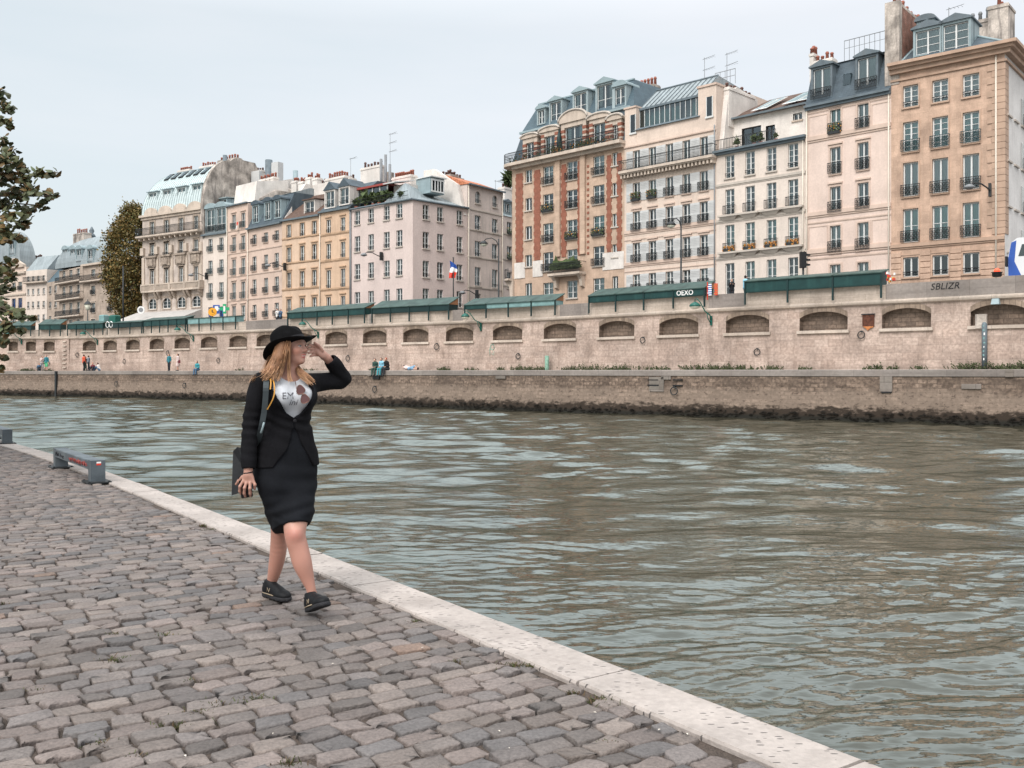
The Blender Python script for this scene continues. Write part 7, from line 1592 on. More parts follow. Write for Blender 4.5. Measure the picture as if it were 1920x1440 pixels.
    m = mk('red_glow', (.7, .08, .04), .4); m.node_tree.nodes['Principled BSDF'].inputs['Emission Color'].default_value = (1, .12, .05, 1); m.node_tree.nodes['Principled BSDF'].inputs['Emission Strength'].default_value = .9
    b = MB(); b.lathe([(.16, .24), (.15, .36), (.08, .44), (0, .46)], seg=10); b.build('lens', 'red_glow', t)
    # coach at the right edge
    Y0 = 57.; p = unp(1890, 520, Y0); t = thing('coach', 'white double deck coach with a blue stripe leaving the frame at the right edge', 'bus', (p.x, p.y, SZ), R(-38))
    mk('coach_white', (.66, .67, .68), .35, .05)
    b = MB(); prof = [(0, .35), (0, 2.9), (.18, 3.75), (.5, 4.0), (9.5, 4.05), (9.9, 3.7), (9.9, .35)]; b.prism(prof, 0, 2.5); b.build('body', 'coach_white', t)
    b = MB(); b.prism([(.55, 2.9), (.75, 3.6), (9.3, 3.6), (9.3, 2.9)], -.012, .0-.002); b.build('upper_window', 'dark_glass', t); b = MB(); b.prism([(.9, 1.4), (.9, 2.2), (9.3, 2.2), (9.3, 1.4)], -.012, -.002); b.build('lower_window', 'dark_glass', t)
    b = MB(); b.prism([(.02, .5), (.5, .5), (.9, 1.3), (.35, 2.6), (.45, 3.85), (.18, 3.74), (.02, 2.85)], -.016, -.004); b.build('blue_stripe', 'blue', t)
    for x in (1.8, 7.6): b = MB(); b.prism([(x+.5*math.cos(a), .5+.5*math.sin(a)) for a in [i*math.pi/8 for i in range(16)]], -.03, .3); b.build('wheel', 'black', t)
    b = MB(); b.box(-.1, .02, -.35, -.05, 2.3, 2.9); b.build('mirror', 'black', t)
lamps()

# ================================================= TREES
def leaf_mat(name, c, trans=.25):
    m = mk(name, c, .55, .25, 3., attr='tint', spec=.25)
    return m
def far_tree():
    leaf_mat('leaf_far', (1, 1, 1)); mk('bark', (.10, .08, .06), .9, .3, 3.)
    Y = 141.; p = unp(232, 600, Y); t = thing('plane_tree', 'tall plane tree with brown green autumn crown beside the zinc domed building', 'tree', (p.x, p.y, SZ))
    b = MB(); r = random.Random(12); b.tube([(0, 0, 0), (.1, 0, 4), (0, 0, 9), (.3, 0, 14)], [.42, .3, .2, .07], 8)
    for i in range(14):
        a = r.uniform(0, 6.28); z = 3.5+i*.7; ln = r.uniform(1.6, 2.8); b.tube([(0, 0, z), (ln*.5*math.cos(a), ln*.5*math.sin(a), z+1.2), (ln*math.cos(a), ln*math.sin(a), z+2.8)], [.12, .07, .03], 5)
    b.build('trunk', 'bark', t)
    R_ = np.random.default_rng(5); V = []; C = []
    clumps = []
    for i in range(380):
        z = R_.uniform(2.2, 20.2); f = (z-2.2)/18.; w = 3.35*float(np.interp(f, [0, .2, .45, .75, .9, 1], [.3, .62, 1, .95, .62, .22])); a = R_.uniform(0, 6.28); q = w*R_.uniform(.45, 1)**.5
        x = q*math.cos(a)+.5+float(np.interp(f, [0, .3, 1], [1.6, .2, 1.0])); clumps.append((x, q*math.sin(a), z))
    for (cx, cy, cz) in clumps:
        n = 85; P = R_.normal(0, 1, (n, 3))*(.5, .5, .48)+(cx, cy, cz); tone = R_.uniform(.7, 1.2)
        for q in P:
            s = R_.uniform(.10, .22); d = R_.normal(0, 1, (2, 3)); u = d[0]/np.linalg.norm(d[0])*s; v = np.cross(d[0], d[1]); v = v/np.linalg.norm(v)*s*.7
            V += [q-u, q+v, q+u, q-v]; base = np.array((.105, .082, .028)) if R_.random() < .6 else (np.array((.155, .095, .03)) if R_.random() < .6 else np.array((.06, .065, .025)))
            c = base*1.35*tone*R_.uniform(.8, 1.25); C += [c]*4
    Fq = np.arange(len(V)).reshape(-1, 4); link('crown', npmesh('crown', np.array(V), Fq, 'leaf_far', False, np.array(C)), t)
def near_tree():
    Y = 13.5; leaf_mat('leaf_near', (1, 1, 1))
    t = thing('overhanging_tree', 'plane tree whose dark leafy branches hang in from the left edge', 'tree', (-10.9, 15.0, 0))
    base = Vector((-10.9, 15.0, 0)); b = MB(); r = random.Random(8)
    b.tube([(0, 0, 0), (.1, 0, 1.5), (.05, -.1, 3.2), (-.2, 0, 5.5), (-.1, 0, 7.5)], [.32, .26, .22, .16, .08], 10)
    K = [(-60,190,30),(-30,230,40),(0,180,18),(12,200,16),(20,205,8),(14,232,10),(5,265,18),(20,290,18),(5,300,25),(35,310,15),(10,330,30),(45,335,22),(72,325,13),(97,325,12),(90,365,13),(106,368,5),(60,360,20),(30,365,28),(0,380,30),(75,385,12),(50,395,18),(20,405,26),(45,420,12),(5,435,25),(35,448,12),(0,450,20),(18,495,14),(5,510,22),(25,520,10),(10,540,16),(0,575,20),(20,590,20),(40,592,13),(60,597,8),(10,615,20),(35,620,10),(5,640,12),(8,670,8),(2,690,6),(-60,300,50),(-70,380,50),(-60,450,45),(-60,520,40),(-70,600,45),(-120,250,50),(-130,350,60),(-130,450,60),(-130,560,60),(-30,560,20),(-30,640,20),(-200,300,60),(-200,420,60)]
    R_ = np.random.default_rng(8); V = []; Fc = []; C = []; nv = 0
    shape = np.array([(0,-.45),(.2,-.36),(.38,-.34),(.40,-.14),(.50,.08),(.36,.20),(.24,.40),(0,.58),(-.24,.40),(-.36,.20),(-.50,.08),(-.40,-.14),(-.38,-.34),(-.2,-.36)])
    limbs = []
    for z0, a_, ln in ((2.1, -.5, 1.5), (2.6, .3, 1.7), (3.0, -.2, 1.6), (3.6, .1, 1.7), (4.2, -.6, 1.5), (4.8, .2, 1.5), (5.6, -.3, 1.2), (3.2, 2.2, 1.6), (4.0, 3.6, 1.6), (5.0, 2.9, 1.4), (4.5, 1.4, 1.6), (3.6, 4.6, 1.6), (5.4, 4.4, 1.3), (6.2, 1.0, 1.0)):
        e = Vector((ln*math.cos(a_), ln*math.sin(a_), z0+ln*.55)); limbs.append(e+base); b.tube([(0, 0, z0), tuple(Vector((e.x*.5, e.y*.5, z0+ln*.38))), tuple(e)], [.11, .075, .045], 6)
    K = [(unp(px, py, Y+R_.uniform(-.5, .5)), rad/F*Y) for px, py, rad in K]
    for i in range(150):
        a_ = R_.uniform(0, 6.28); q_ = R_.uniform(.5, 2.9); z_ = R_.uniform(2.6, 7.6); p = base+Vector((q_*math.cos(a_), q_*math.sin(a_), z_))
        if CX+F*p.x/p.y < -45: K.append((p, R_.uniform(.25, .45)))
    for c0, rm in K:
        src = min(limbs, key=lambda q_: (q_-c0).length+(1. if q_.z > c0.z+.3 else 0))
        mid = src.lerp(c0, .55)+Vector((0, 0, .12)); b.tube([tuple(src-base), tuple(mid-base), tuple(c0-base)], [.045, .02, .006], 5)
        n = int(7+36*(rm/.2)**1.5); n = min(n, 230 if c0.x > -9.6 else 75); tone = R_.uniform(.75, 1.3)
        for _ in range(n):
            d = R_.normal(0, 1, 3); d /= np.linalg.norm(d); q = np.array(c0)+d*rm*R_.uniform(.2, 1.0)*(1, 1, .95)
            s = R_.uniform(.034, .062)*(1 if c0.x > -9.6 else 1.5); nrm = np.array((R_.normal(0, .6), -.5+R_.normal(0, .6), .7)); nrm /= np.linalg.norm(nrm); u = np.cross(nrm, R_.normal(0, 1, 3)); u /= np.linalg.norm(u); v = np.cross(nrm, u)
            P = [q+u*x*s*2+v*y*s*2-nrm*(.25*s*abs(x)*2) for x, y in shape]+[q-nrm*-.01]
            k = len(shape)
            base_c = (np.array((.062, .068, .030)) if R_.random() < .6 else (np.array((.12, .078, .03)) if R_.random() < .65 else np.array((.085, .105, .055))))*.95*tone*R_.uniform(.75, 1.3)
            V += P; C += [base_c]*(k+1)
            for i in range(k): Fc.append((nv+i, nv+(i+1) % k, nv+k))
            nv += k+1
    b.build('trunk', 'bark', t)
    link('crown', npmesh('crown', np.array(V)-np.array(base), np.array(Fc), 'leaf_near', False, np.array(C)), t)
far_tree(); near_tree()
# ================================================= THE WALKING WOMAN
def woman():
    Y0 = 5.8
    def W(px, py, d=0.): return np.array(unp(px, py, Y0+d))
    Fv = np.array((.545, -.838, 0)); Lv = np.array((.838, .545, 0)); UP = np.array((0, 0, 1.))
    base = np.array((-1.36, 5.78, 0.))
    t = thing('person', 'woman in black hat, jacket and skirt walking along the quay, hand at her hat', 'person', tuple(base))
    mk('skin', (1, 1, 1), .5, .04, 6., attr='tint', spec=.4); MATS['skin'].node_tree.nodes['Principled BSDF'].inputs['Subsurface Weight'].default_value = .08; MATS['skin'].node_tree.nodes['Principled BSDF'].inputs['Subsurface Radius'].default_value = (.02, .008, .005); MATS['skin'].node_tree.nodes['Principled BSDF'].inputs['Subsurface Scale'].default_value = .4
    mk('jacket_cloth', (.0065, .0065, .008), .9, .25, 9., fine=.2, bump=.25, bscale=260., spec=.12); mk('skirt_cloth', (.0075, .0085, .011), .85, .2, 9., fine=.2, bump=.2, bscale=300., spec=.12)
    mk('felt', (.004, .004, .0045), .95, .3, 14., spec=.12, bump=.2, bscale=200.); mk('ribbon', (.007, .007, .009), .6, .1, spec=.2); mk('shirt_cloth', (.47, .49, .52), .85, .05, 8., bump=.15, bscale=250.)
    mk('hair_blond', (1, 1, 1), .5, .15, 20., attr='tint', spec=.35); mk('leather', (.016, .018, .021), .45, .2, 10., bump=.08, bscale=60.); mk('strap_grey', (.035, .045, .05), .5, .1); mk('strap_gold', (.50, .25, .05), .5, .2)
    mk('shoe_black', (.006, .0065, .008), .6, .2, 20., spec=.2); mk('shoe_tan', (.30, .24, .17), .6); mk('shoe_sole', (.02, .02, .023), .75, .3, 30., bump=.5, bscale=90.); mk('phone_black', (.01, .01, .012), .15); mk('print_grey', (.10, .10, .115), .8)
    # ---- frames
    O = W(544.5, 650, .02); f = np.array((.925, -.37, .03)); f /= np.linalg.norm(f); u = np.array((-.06, .03, 1.)); u -= f*(u@f); u /= np.linalg.norm(u); l = np.cross(u, f); HM = np.stack([f, l, u])
    def Hd(a, b, c): return O+f*a+l*b+u*c
    rows = [  # photo row, centre x, a (across), b (front-back), depth
        (699, 541, .055, .055, .02), (708, 540, .140, .072, .015), (718, 539, .168, .090, .01), (740, 539, .162, .104, 0), (765, 538, .146, .098, 0), (790, 537, .130, .088, 0), (815, 537, .150, .102, 0), (845, 537, .176, .118, 0), (872, 536.5, .190, .126, 0), (893, 536, .190, .125, -.01), (922, 538, .168, .118, -.02), (949, 540, .126, .108, -.04), (967, 542, .104, .104, -.05), (984, 544, .100, .106, -.055), (1000, 544, .100, .106, -.055)]
    cz = np.array([W(r[1], r[0], r[4]) for r in rows]); zz = cz[::-1, 2]
    tab = {k: v[::-1] for k, v in dict(x=cz[:, 0], y=cz[:, 1], a=np.array([r[2] for r in rows]), b=np.array([r[3] for r in rows])).items()}
    def axes(z):
        return [np.interp(z, zz, tab[k]) for k in ('x', 'y', 'a', 'b')]
    def loft(g, gs=1.):
        def fn(X, Y, Z):
            cx, cy, a, b = axes(Z); a = a*gs+g; b = b*gs+g
            dl = ((X-cx)*Lv[0]+(Y-cy)*Lv[1])/a; df = ((X-cx)*Fv[0]+(Y-cy)*Fv[1])/b
            p = 2.3; q = (np.abs(dl)**p+np.abs(df)**p)**(1/p)
            return (q-1)*np.minimum(a, b)*.9
        return fn
    def LF(X, Y, Z):
        cx, cy, a, b = axes(Z); return (X-cx)*Lv[0]+(Y-cy)*Lv[1], (X-cx)*Fv[0]+(Y-cy)*Fv[1]
    zrow = lambda y: CH-(y-HY)/F*Y0
    lo, hi = (-1.74, 5.25, -.03), (-.90, 6.25, 1.78)
    # joints
    SR, ER, WR = W(490, 717, -.10), W(470, 800, -.13), W(465.5, 883, -.18)
    SL, EL, WL = W(581, 719, .11), W(642, 712, .26), W(613, 671, .13)
    # ---------------- body
    S = SDF(lo, hi, .004)
    S.ell(Hd(-.008, 0, .022), (.097, .076, .098), HM, .02); S.ell(Hd(.040, 0, -.028), (.054, .057, .08), HM, .03); S.ell(Hd(.038, 0, -.072), (.048, .046, .036), HM, .03); S.ell(Hd(.078, 0, -.092), (.016, .02, .015), HM, .02)
    S.cone(Hd(.086, 0, .012), Hd(.1125, 0, -.026), .0075, .0095, .012); 
    for s in (-1, 1):
        S.ell(Hd(.099, s*.0105, -.031), (.011, .008, .007), HM, .008); S.ell(Hd(.066, s*.036, -.026), (.026, .022, .022), HM, .025); S.ell(Hd(.082, s*.026, .016), (.014, .022, .008), HM, .015)
        S.ell(Hd(.100, s*.031, .0), (.012, .016, .009), HM, .008, cut=True); S.ell(Hd(.079, s*.030, -.001), (.0125, .0125, .0115), HM, .004)
        S.ell(Hd(-.008, s*.076, -.012), (.018, .009, .03), HM, .01)
    S.ell(Hd(.089, 0, -.0535), (.011, .023, .0055), HM, .006); S.ell(Hd(.088, 0, -.0655), (.011, .020, .006), HM, .006); S.cone(Hd(.1025, .02, -.0585), Hd(.1025, -.02, -.0585), .0015, .0015, .0)
    S.chain([Hd(.0, 0, -.04), W(540, 688, .02), W(541, 706, .02)], [.05, .050, .058], .03)
    _lf = loft(-.03, .9); S.add(lambda X, Y, Z: np.maximum(_lf(X, Y, Z), zrow(945)-Z), (-1.6, 5.6, zrow(1000)), (-1.1, 6.0, zrow(700)), .03)
    S.cone(SR, SL, .042, .042, .05)
    S.chain([SR, ER, WR+(0, 0, .03), WR], [.045, .035, .024, .023], .02); S.chain([SL, EL, WL], [.045, .034, .024], .02)
    # front leg (her left) and back leg
    def sm(pts, rs, n=5):
        pts = np.array(pts); pe = np.vstack([2*pts[0]-pts[1], pts, 2*pts[-1]-pts[-2]]); re = np.array([rs[0]]+list(rs)+[rs[-1]]); P_, R_ = [], []
        for i in range(len(pts)-1):
            for a in np.arange(n)/n:
                h = [-.5*a+a*a-.5*a**3, 1-2.5*a*a+1.5*a**3, .5*a+2*a*a-1.5*a**3, -.5*a*a+.5*a**3]
                P_.append(sum(h[k]*pe[i+k] for k in range(4))); R_.append(float(sum(h[k]*re[i+k] for k in range(4))))
        P_.append(pts[-1]); R_.append(rs[-1]); return P_, R_
    S.chain(*sm([W(556, 905, .04), W(556, 955, -.08), W(553, 1000, -.17), W(560, 1030, -.185), W(567.5, 1058, -.195), W(577, 1086, -.20), W(583.5, 1106, -.205), W(585, 1122, -.2)], [.09, .08, .061, .0575, .054, .037, .026, .034]), .004)
    S.ell(W(555, 1003, -.215), (.03, .026, .034), k=.03)
    S.chain(*sm([W(527, 905, -.05), W(526, 955, .03), W(524.5, 990, .08), W(521.5, 1035, .13), W(516, 1066, .16), W(509, 1094, .19), W(507, 1106, .2), W(509, 1114, .2)], [.09, .078, .054, .050, .0425, .028, .025, .032]), .004)
    # right hand hanging round a phone
    S.chain([WR, W(465, 890, -.185)], [.024, .026], .01); S.ell(W(465.5, 898, -.19), (.036, .015, .034), k=.015)
    for P_, r_ in (([(456, 902, -.195), (450, 912, -.2), (449.5, 921, -.185), (452, 927, -.17)], (.0095, .0088, .0082, .007)), ([(462, 905, -.2), (458.5, 915, -.21), (458, 925, -.195), (460, 931, -.175)], (.0095, .009, .0085, .0072)), ([(469, 905, -.2), (468.5, 916, -.21), (469, 925, -.195), (469.5, 930, -.175)], (.0095, .009, .0085, .0072)), ([(475, 902, -.19), (478, 909, -.195), (477.5, 917, -.18)], (.009, .0085, .0075)), ([(455, 894, -.18), (447.5, 902, -.17), (443, 908, -.155)], (.011, .0095, .008))):
        S.chain([W(*p) for p in P_], r_, .006)
    # left hand raised to the brim
    a_, b_ = WL, W(598, 660, .085)
    S.cone(a_, W(607, 667, .115), .025, .026, .01); fw = (b_-a_)/np.linalg.norm(b_-a_); n_ = np.cross(fw, (.3, -.75, .6)); n_ /= np.linalg.norm(n_); S.ell(W(601.5, 661.5, .09), (.044, .034, .017), np.stack([fw, n_, np.cross(fw, n_)]), .015)
    for P_, r_ in (([(597, 654, .08), (588, 648, .055), (580, 647, .03), (575.5, 651, .0)], (.0095, .009, .0082, .0072)), ([(594, 658, .075), (585, 654, .045), (578, 655, .02)], (.0095, .0088, .0075)), ([(594, 662, .075), (585, 660, .045), (579, 662, .025)], (.009, .0085, .0072)), ([(595, 666, .08), (587, 666, .055), (582, 668, .035)], (.0085, .0078, .0068)), ([(604, 657, .08), (597, 648, .06), (590, 643, .04)], (.0115, .010, .0085))):
        S.chain([W(*p) for p in P_], r_, .006)
    P, Fc = S.mesh(); P = relax(P, Fc, 1, .35)
    q = (P-O)@HM.T
    C = np.repeat(np.array([[.40, .22, .17]]), len(P), 0)
    def blob(c, r, colr, st=1.):
        global _w
        w_ = np.clip(1.3-np.sqrt((((q-np.array(c))/np.array(r))**2).sum(1)), 0, 1)*st; w_ = np.clip(w_*2.2, 0, st)[:, None]; C[:] = C*(1-w_)+np.array(colr)*w_
    blob((.07, -.04, -.03), (.03, .03, .022), (.54, .235, .165), .45); blob((.11, 0, -.028), (.015, .014, .012), (.52, .24, .17), .3)
    blob((.098, 0, -.0535), (.02, .022, .0052), (.40, .11, .09)); blob((.097, 0, -.0665), (.02, .019, .0058), (.42, .12, .10)); blob((.10, 0, -.0595), (.02, .016, .0022), (.62, .58, .53))
    for s in (-1, 1):
        blob((.090, s*.031, .0035), (.018, .0155, .0034), (.055, .03, .02)); blob((.090, s*.031, -.001), (.012, .011, .0042), (.55, .52, .5), .8); blob((.094, s*.029, -.0005), (.012, .005, .0048), (.05, .06, .06)); blob((.09, s*.032, .017), (.018, .019, .0032), (.20, .115, .06), .85)
    z_ = P[:, 2]; leg = (z_ < .5); C[leg] *= np.array((1.0, .93, .92)); nz_ = np.sin(37*P[:, 0]+11)*np.sin(41*P[:, 1]+3)*np.sin(23*z_+5); C *= (1+.07*nz_)[:, None]
    kn = np.exp(-(((P-W(553, 1003, -.23))/(.05, .06, .035))**2).sum(1))[:, None]; C *= 1-kn*np.array((.04, .18, .16))
    tips = np.zeros(len(P), bool)
    link('body', npmesh('body', P-base, Fc, 'skin', True, C), t)
    # ---------------- folds helper
    def folds(P, Fc, amp, terms):
        v0, v1, v2 = P[Fc[:, 0]], P[Fc[:, 1]], P[Fc[:, 2]]; n = np.cross(v1-v0, v2-v0); N_ = np.zeros_like(P)
        for k in range(4):
            for c in range(3): N_[:, c] += np.bincount(Fc[:, k], n[:, c], len(P))
        N_ /= np.linalg.norm(N_, axis=1)[:, None]+1e-9; d = np.zeros(len(P))
        for (kx, ky, kz, ph, a, ctr, rad) in terms:
            w_ = 1. if ctr is None else np.exp(-(((P-ctr)/rad)**2).sum(1)); d += a*w_*np.sin(kx*P[:, 0]+ky*P[:, 1]+kz*P[:, 2]+ph+1.2*np.sin(9*P[:, 2]+7*P[:, 0]))
        return P+N_*(d*amp)[:, None]
    # ---------------- t-shirt
    S = SDF((-1.62, 5.5, zrow(860)), (-1.1, 6.1, zrow(680)), .005)
    S.add(loft(-.012), (-1.6, 5.6, zrow(850)), (-1.1, 6.0, zrow(695)), .0)
    for s in (-1, 1): S.ell(W(540, 744, 0)+Fv*.075+Lv*s*.068, (.064, .064, .06), k=.05)
    S.cone(SR, SL, .046, .046, .04)
    nk = W(541, 700, .02)+Fv*.06; S.ell(nk+np.array((0, 0, .012)), (.07, .075, .062), k=.006, cut=True)
    P, Fc = S.mesh(); P = relax(P, Fc, 2); P = folds(P, Fc, .004, [(30, -20, 34, 0, .8, None, .1), (-40, 25, 26, 1, .6, None, .1)])
    sh = link('t_shirt', npmesh('t_shirt', P-base, Fc, 'shirt_cloth'), t)
    from mathutils.bvhtree import BVHTree
    bv = BVHTree.FromPolygons([tuple(p) for p in P], [tuple(map(int, q_)) for q_ in Fc])
    def onto(txt, size, px, py, nm, shear=0., bold=0.):
        cu = bpy.data.curves.new(nm, 'FONT'); cu.body = txt; cu.size = size; cu.align_x = 'CENTER'; cu.align_y = 'CENTER'; cu.shear = shear; cu.offset = bold; cu.resolution_u = 4
        o = bpy.data.objects.new(nm, cu); col.objects.link(o); dg = bpy.context.evaluated_depsgraph_get(); me = bpy.data.meshes.new_from_object(o.evaluated_get(dg)); bpy.data.objects.remove(o)
        c0 = W(px, py, -.3); rd = Vector(((px-CX)/F, 1, 0)).normalized()
        for v in me.vertices:
            p = Vector(c0)+Vector((.9, .3, 0)).normalized()*v.co.x+Vector((0, 0, 1))*v.co.y; hit = bv.ray_cast(p, rd)
            p = (hit[0] if hit[0] is not None else p+rd*.2)-rd*.003
            v.co = p-Vector(base)
        me.materials.clear(); me.materials.append(MATS['print_grey']); link(nm, me, sh)
    onto('EM', .056, 540, 744, 'printed_letters'); onto('ini', .052, 549, 757, 'printed_letters', .35)
    # ---------------- jacket
    S = SDF(lo, hi, .0042)
    S.add(loft(.012), (-1.65, 5.5, zrow(885)), (-1.05, 6.1, zrow(697)), .0)
    for s in (-1, 1): S.ell(W(540, 744, 0)+Fv*.078+Lv*s*.07, (.074, .074, .07), k=.05)
    S.cone(SR, SL, .060, .060, .05); S.ell(W(541, 706, .06), (.085, .06, .035), k=.03)
    S.cut(lambda X, Y, Z: (Z-zrow(873))+0*X+0*Y, k=.004)
    S.chain(*sm([SR+(0, 0, -.003), W(479, 750, -.115), ER, W(467, 842, -.155), W(466.5, 874, -.178)], [.060, .052, .047, .044, .040]), .012)
    S.chain(*sm([SL, W(612, 716, .19), EL, W(632, 691, .20), W(620, 676.5, .15)], [.058, .052, .048, .045, .041]), .012)
    for (wp, away) in ((W(466, 879.5, -.18), (WR-ER)), (W(617.5, 673.5, .145), (WL-EL))):
        a = away/np.linalg.norm(away); S.cut(lambda X, Y, Z: -((X-wp[0])*a[0]+(Y-wp[1])*a[1]+(Z-wp[2])*a[2]), wp-.09, wp+.09, .004)
        c = wp-a*.02; S.cone  # hollow cuff
        def hol(X, Y, Z):
            dx, dy, dz = X-wp[0], Y-wp[1], Z-wp[2]; tt = dx*a[0]+dy*a[1]+dz*a[2]; r2 = np.sqrt(np.maximum(dx*dx+dy*dy+dz*dz-tt*tt, 0)); return np.maximum(r2-.034, np.abs(tt)-.025)
        S.cut(hol, wp-.07, wp+.07, .003)
    vy = [zrow(y) for y in (784, 775, 760, 745, 730, 715, 704, 690)]; vl = [.012, -.03, -.074, -.112, -.128, -.122, -.108, -.09]; vr = [.016, .05, .083, .106, .114, .112, .105, .09]
    def vee(X, Y, Z):
        L_, F_ = LF(X, Y, Z); a = np.interp(Z, vy, vl); b = np.interp(Z, vy, vr); d = np.maximum(a-L_, L_-b); d = np.maximum(d, -(F_+.0+.03*(Z > zrow(706)))); d = np.maximum(d, zrow(784)-Z); return d
    S.cut(vee, W(480, 790, -.3), W(610, 680, .2), .004)
    wy = [zrow(y) for y in (880, 862, 835, 812, 791)]; wl = [-.135, -.10, -.03, -.008, .012]; wr = [.15, .115, .06, .035, .016]
    def wedge(X, Y, Z):
        L_, F_ = LF(X, Y, Z); a = np.interp(Z, wy, wl); b = np.interp(Z, wy, wr); d = np.maximum(a-L_, L_-b); d = np.maximum(d, -F_); return np.maximum(d, Z-zrow(791))
    S.cut(wedge, W(480, 900, -.3), W(610, 780, .2), .004)
    P, Fc = S.mesh(); P = relax(P, Fc, 2, .5)
    wst = W(545, 792, 0); P = folds(P, Fc, 1., [(0, 0, 110, 0, .0055, ER, np.array((.08, .08, .09))), (25, 0, 120, 1, .003, W(468, 850, -.15), np.array((.07, .07, .06))), (70, -30, 40, 0, .0055, EL, np.array((.1, .12, .07))), (45, -20, 95, 2, .007, wst, np.array((.2, .2, .06))), (20, 15, 60, .5, .003, W(530, 830, 0), np.array((.2, .2, .07))), (30, -25, 30, 0, .002, None, 1)])
    jk = link('jacket', npmesh('jacket', P-base, Fc, 'jacket_cloth'), t)
    bj = BVHTree.FromPolygons([tuple(p) for p in P], [tuple(map(int, q_)) for q_ in Fc])
    # lapels: folded strips lying on the jacket beside the opening
    def lapel(sgn, ls, wmax):
        b = MB(); n = 16; grid = []
        for i in range(n+1):
            z = zrow(783)+(zrow(703)-zrow(783))*i/n; e = float(np.interp(z, vy, ls)); wd = wmax*math.sin(math.pi*min(1, (i+.5)/n*.85))**.7+.004
            row = []
            for k in range(4):
                lt = e+sgn*(wd*k/3-.004); cx, cy, a, b_ = axes(z); p = np.array((cx, cy, z))+Lv*lt+Fv*.35; h = bj.ray_cast(Vector(p), Vector(-Fv))
                hp = np.array(h[0]) if h[0] is not None else p-Fv*.25
                if hp@Fv < (np.array((cx, cy, z))+Fv*.0)@Fv: hp = np.array((cx, cy, z))+Lv*lt+Fv*.06
                row.append(hp+Fv*(.009-.002*k)-base)
            grid.append(row)
        for i in range(n):
            for k in range(3): b.quad(grid[i][k], grid[i][k+1], grid[i+1][k+1], grid[i+1][k])
            b.quad(grid[i][0], grid[i+1][0], grid[i+1][0]-Fv*.02, grid[i][0]-Fv*.02); b.quad(grid[i][3], grid[i+1][3], grid[i+1][3]-Fv*.008, grid[i][3]-Fv*.008)
        b.sm = [True]*len(b.f); b.build('lapel', 'skirt_cloth', jk)
    lapel(-1, vl, .030); lapel(1, vr, .026)
    b = MB(); p = W(563.5, 787, 0)-np.array((0, .150, 0)); h = bj.ray_cast(Vector(W(563.5, 788, -.4)), Vector((0, 1, 0))); p = (np.array(h[0]) if h[0] is not None else p)-base; b.lathe([(.011, -.004), (.011, .003), (.006, .005)], (0, 0, 0), 12); o = b.build('button', 'ribbon', jk); o.location = p; o.rotation_euler = (R(90), 0, R(20))
    # ---------------- skirt
    S = SDF((-1.72, 5.35, zrow(1012)), (-1.05, 6.15, zrow(780)), .005)
    S.add(loft(.0), (-1.65, 5.45, zrow(1008)), (-1.05, 6.1, zrow(790)), .0)
    S.chain([W(556, 905, .02), W(556, 955, -.08), W(553.5, 992, -.165)], [.10, .092, .072], .05); S.chain([W(527, 905, -.05), W(527, 955, .02), W(526, 985, .07)], [.10, .086, .060], .05)
    S.cut(lambda X, Y, Z: Z-zrow(787)+0*X+0*Y if False else -(zrow(787)-Z)+0*X+0*Y if False else (zrow(787)*0+1.)+0*X+0*Y+0*Z, None, None) if False else None
    hp = W(548, 987, -.1); hn = np.array((-.16, .36, 1.)); hn /= np.linalg.norm(hn)
    S.cut(lambda X, Y, Z: (X-hp[0])*hn[0]+(Y-hp[1])*hn[1]+(Z-hp[2])*hn[2], k=.004)
    P, Fc = S.mesh(); P = relax(P, Fc, 3, .5)
    P = folds(P, Fc, 1., [(18, -10, 62, 0, .005, W(560, 905, -.1), np.array((.25, .3, .09))), (-22, 10, 85, 1., .0055, W(552, 955, -.1), np.array((.25, .3, .06))), (35, 0, 100, 2, .003, W(545, 975, -.12), np.array((.2, .3, .03)))])
    sk = link('skirt', npmesh('skirt', P-base, Fc, 'skirt_cloth'), t)
    # ---------------- shoes
    def shoe(heel, d, pitch, nm):
        d = np.array(d, float); d /= np.linalg.norm(d); sd = np.cross(UP, d); sd /= np.linalg.norm(sd); e1 = d*math.cos(pitch)+UP*math.sin(pitch); e3 = np.cross(e1, sd); M = np.stack([e1, sd, e3]); G = lambda a, b, c: np.array(heel)+e1*a+sd*b+e3*c
        b0, b1 = np.array(heel)+(-.12, -.34, -.08), np.array(heel)+(.34, .12, .24)
        S = SDF(b0, b1, .0045); S.ell(G(.035, 0, .045), (.042, .034, .045), M, .01); S.ell(G(.10, 0, .042), (.07, .036, .042), M, .03); S.ell(G(.185, .003, .030), (.068, .045, .034), M, .03); S.cone(G(.045, 0, .05), G(.05, 0, .092), .036, .034, .02); S.cone(G(.075, 0, .075), G(.15, 0, .05), .026, .024, .03)
        S.cut(lambda X, Y, Z: (X-heel[0])*e3[0]+(Y-heel[1])*e3[1]+(Z-heel[2])*e3[2]-.016, k=.003)
        tp = G(.05, 0, .108); S.cut(lambda X, Y, Z: -((X-tp[0])*e3[0]+(Y-tp[1])*e3[1]+(Z-tp[2])*e3[2]), tp-.08, tp+.08, .004)
        P, Fc = S.mesh(); sho = link('shoe', npmesh('shoe', P-base, Fc, 'shoe_black'), t)
        S = SDF(b0, b1, .0045); S.ell(G(.035, 0, .012), (.045, .037, .04), M, .01); S.ell(G(.10, 0, .012), (.07, .036, .04), M, .03); S.ell(G(.185, .003, .012), (.073, .049, .04), M, .03)
        S.cut(lambda X, Y, Z: (X-heel[0])*e3[0]+(Y-heel[1])*e3[1]+(Z-heel[2])*e3[2], k=.003); S.cut(lambda X, Y, Z: -((X-heel[0])*e3[0]+(Y-heel[1])*e3[1]+(Z-heel[2])*e3[2]-.024), k=.003)
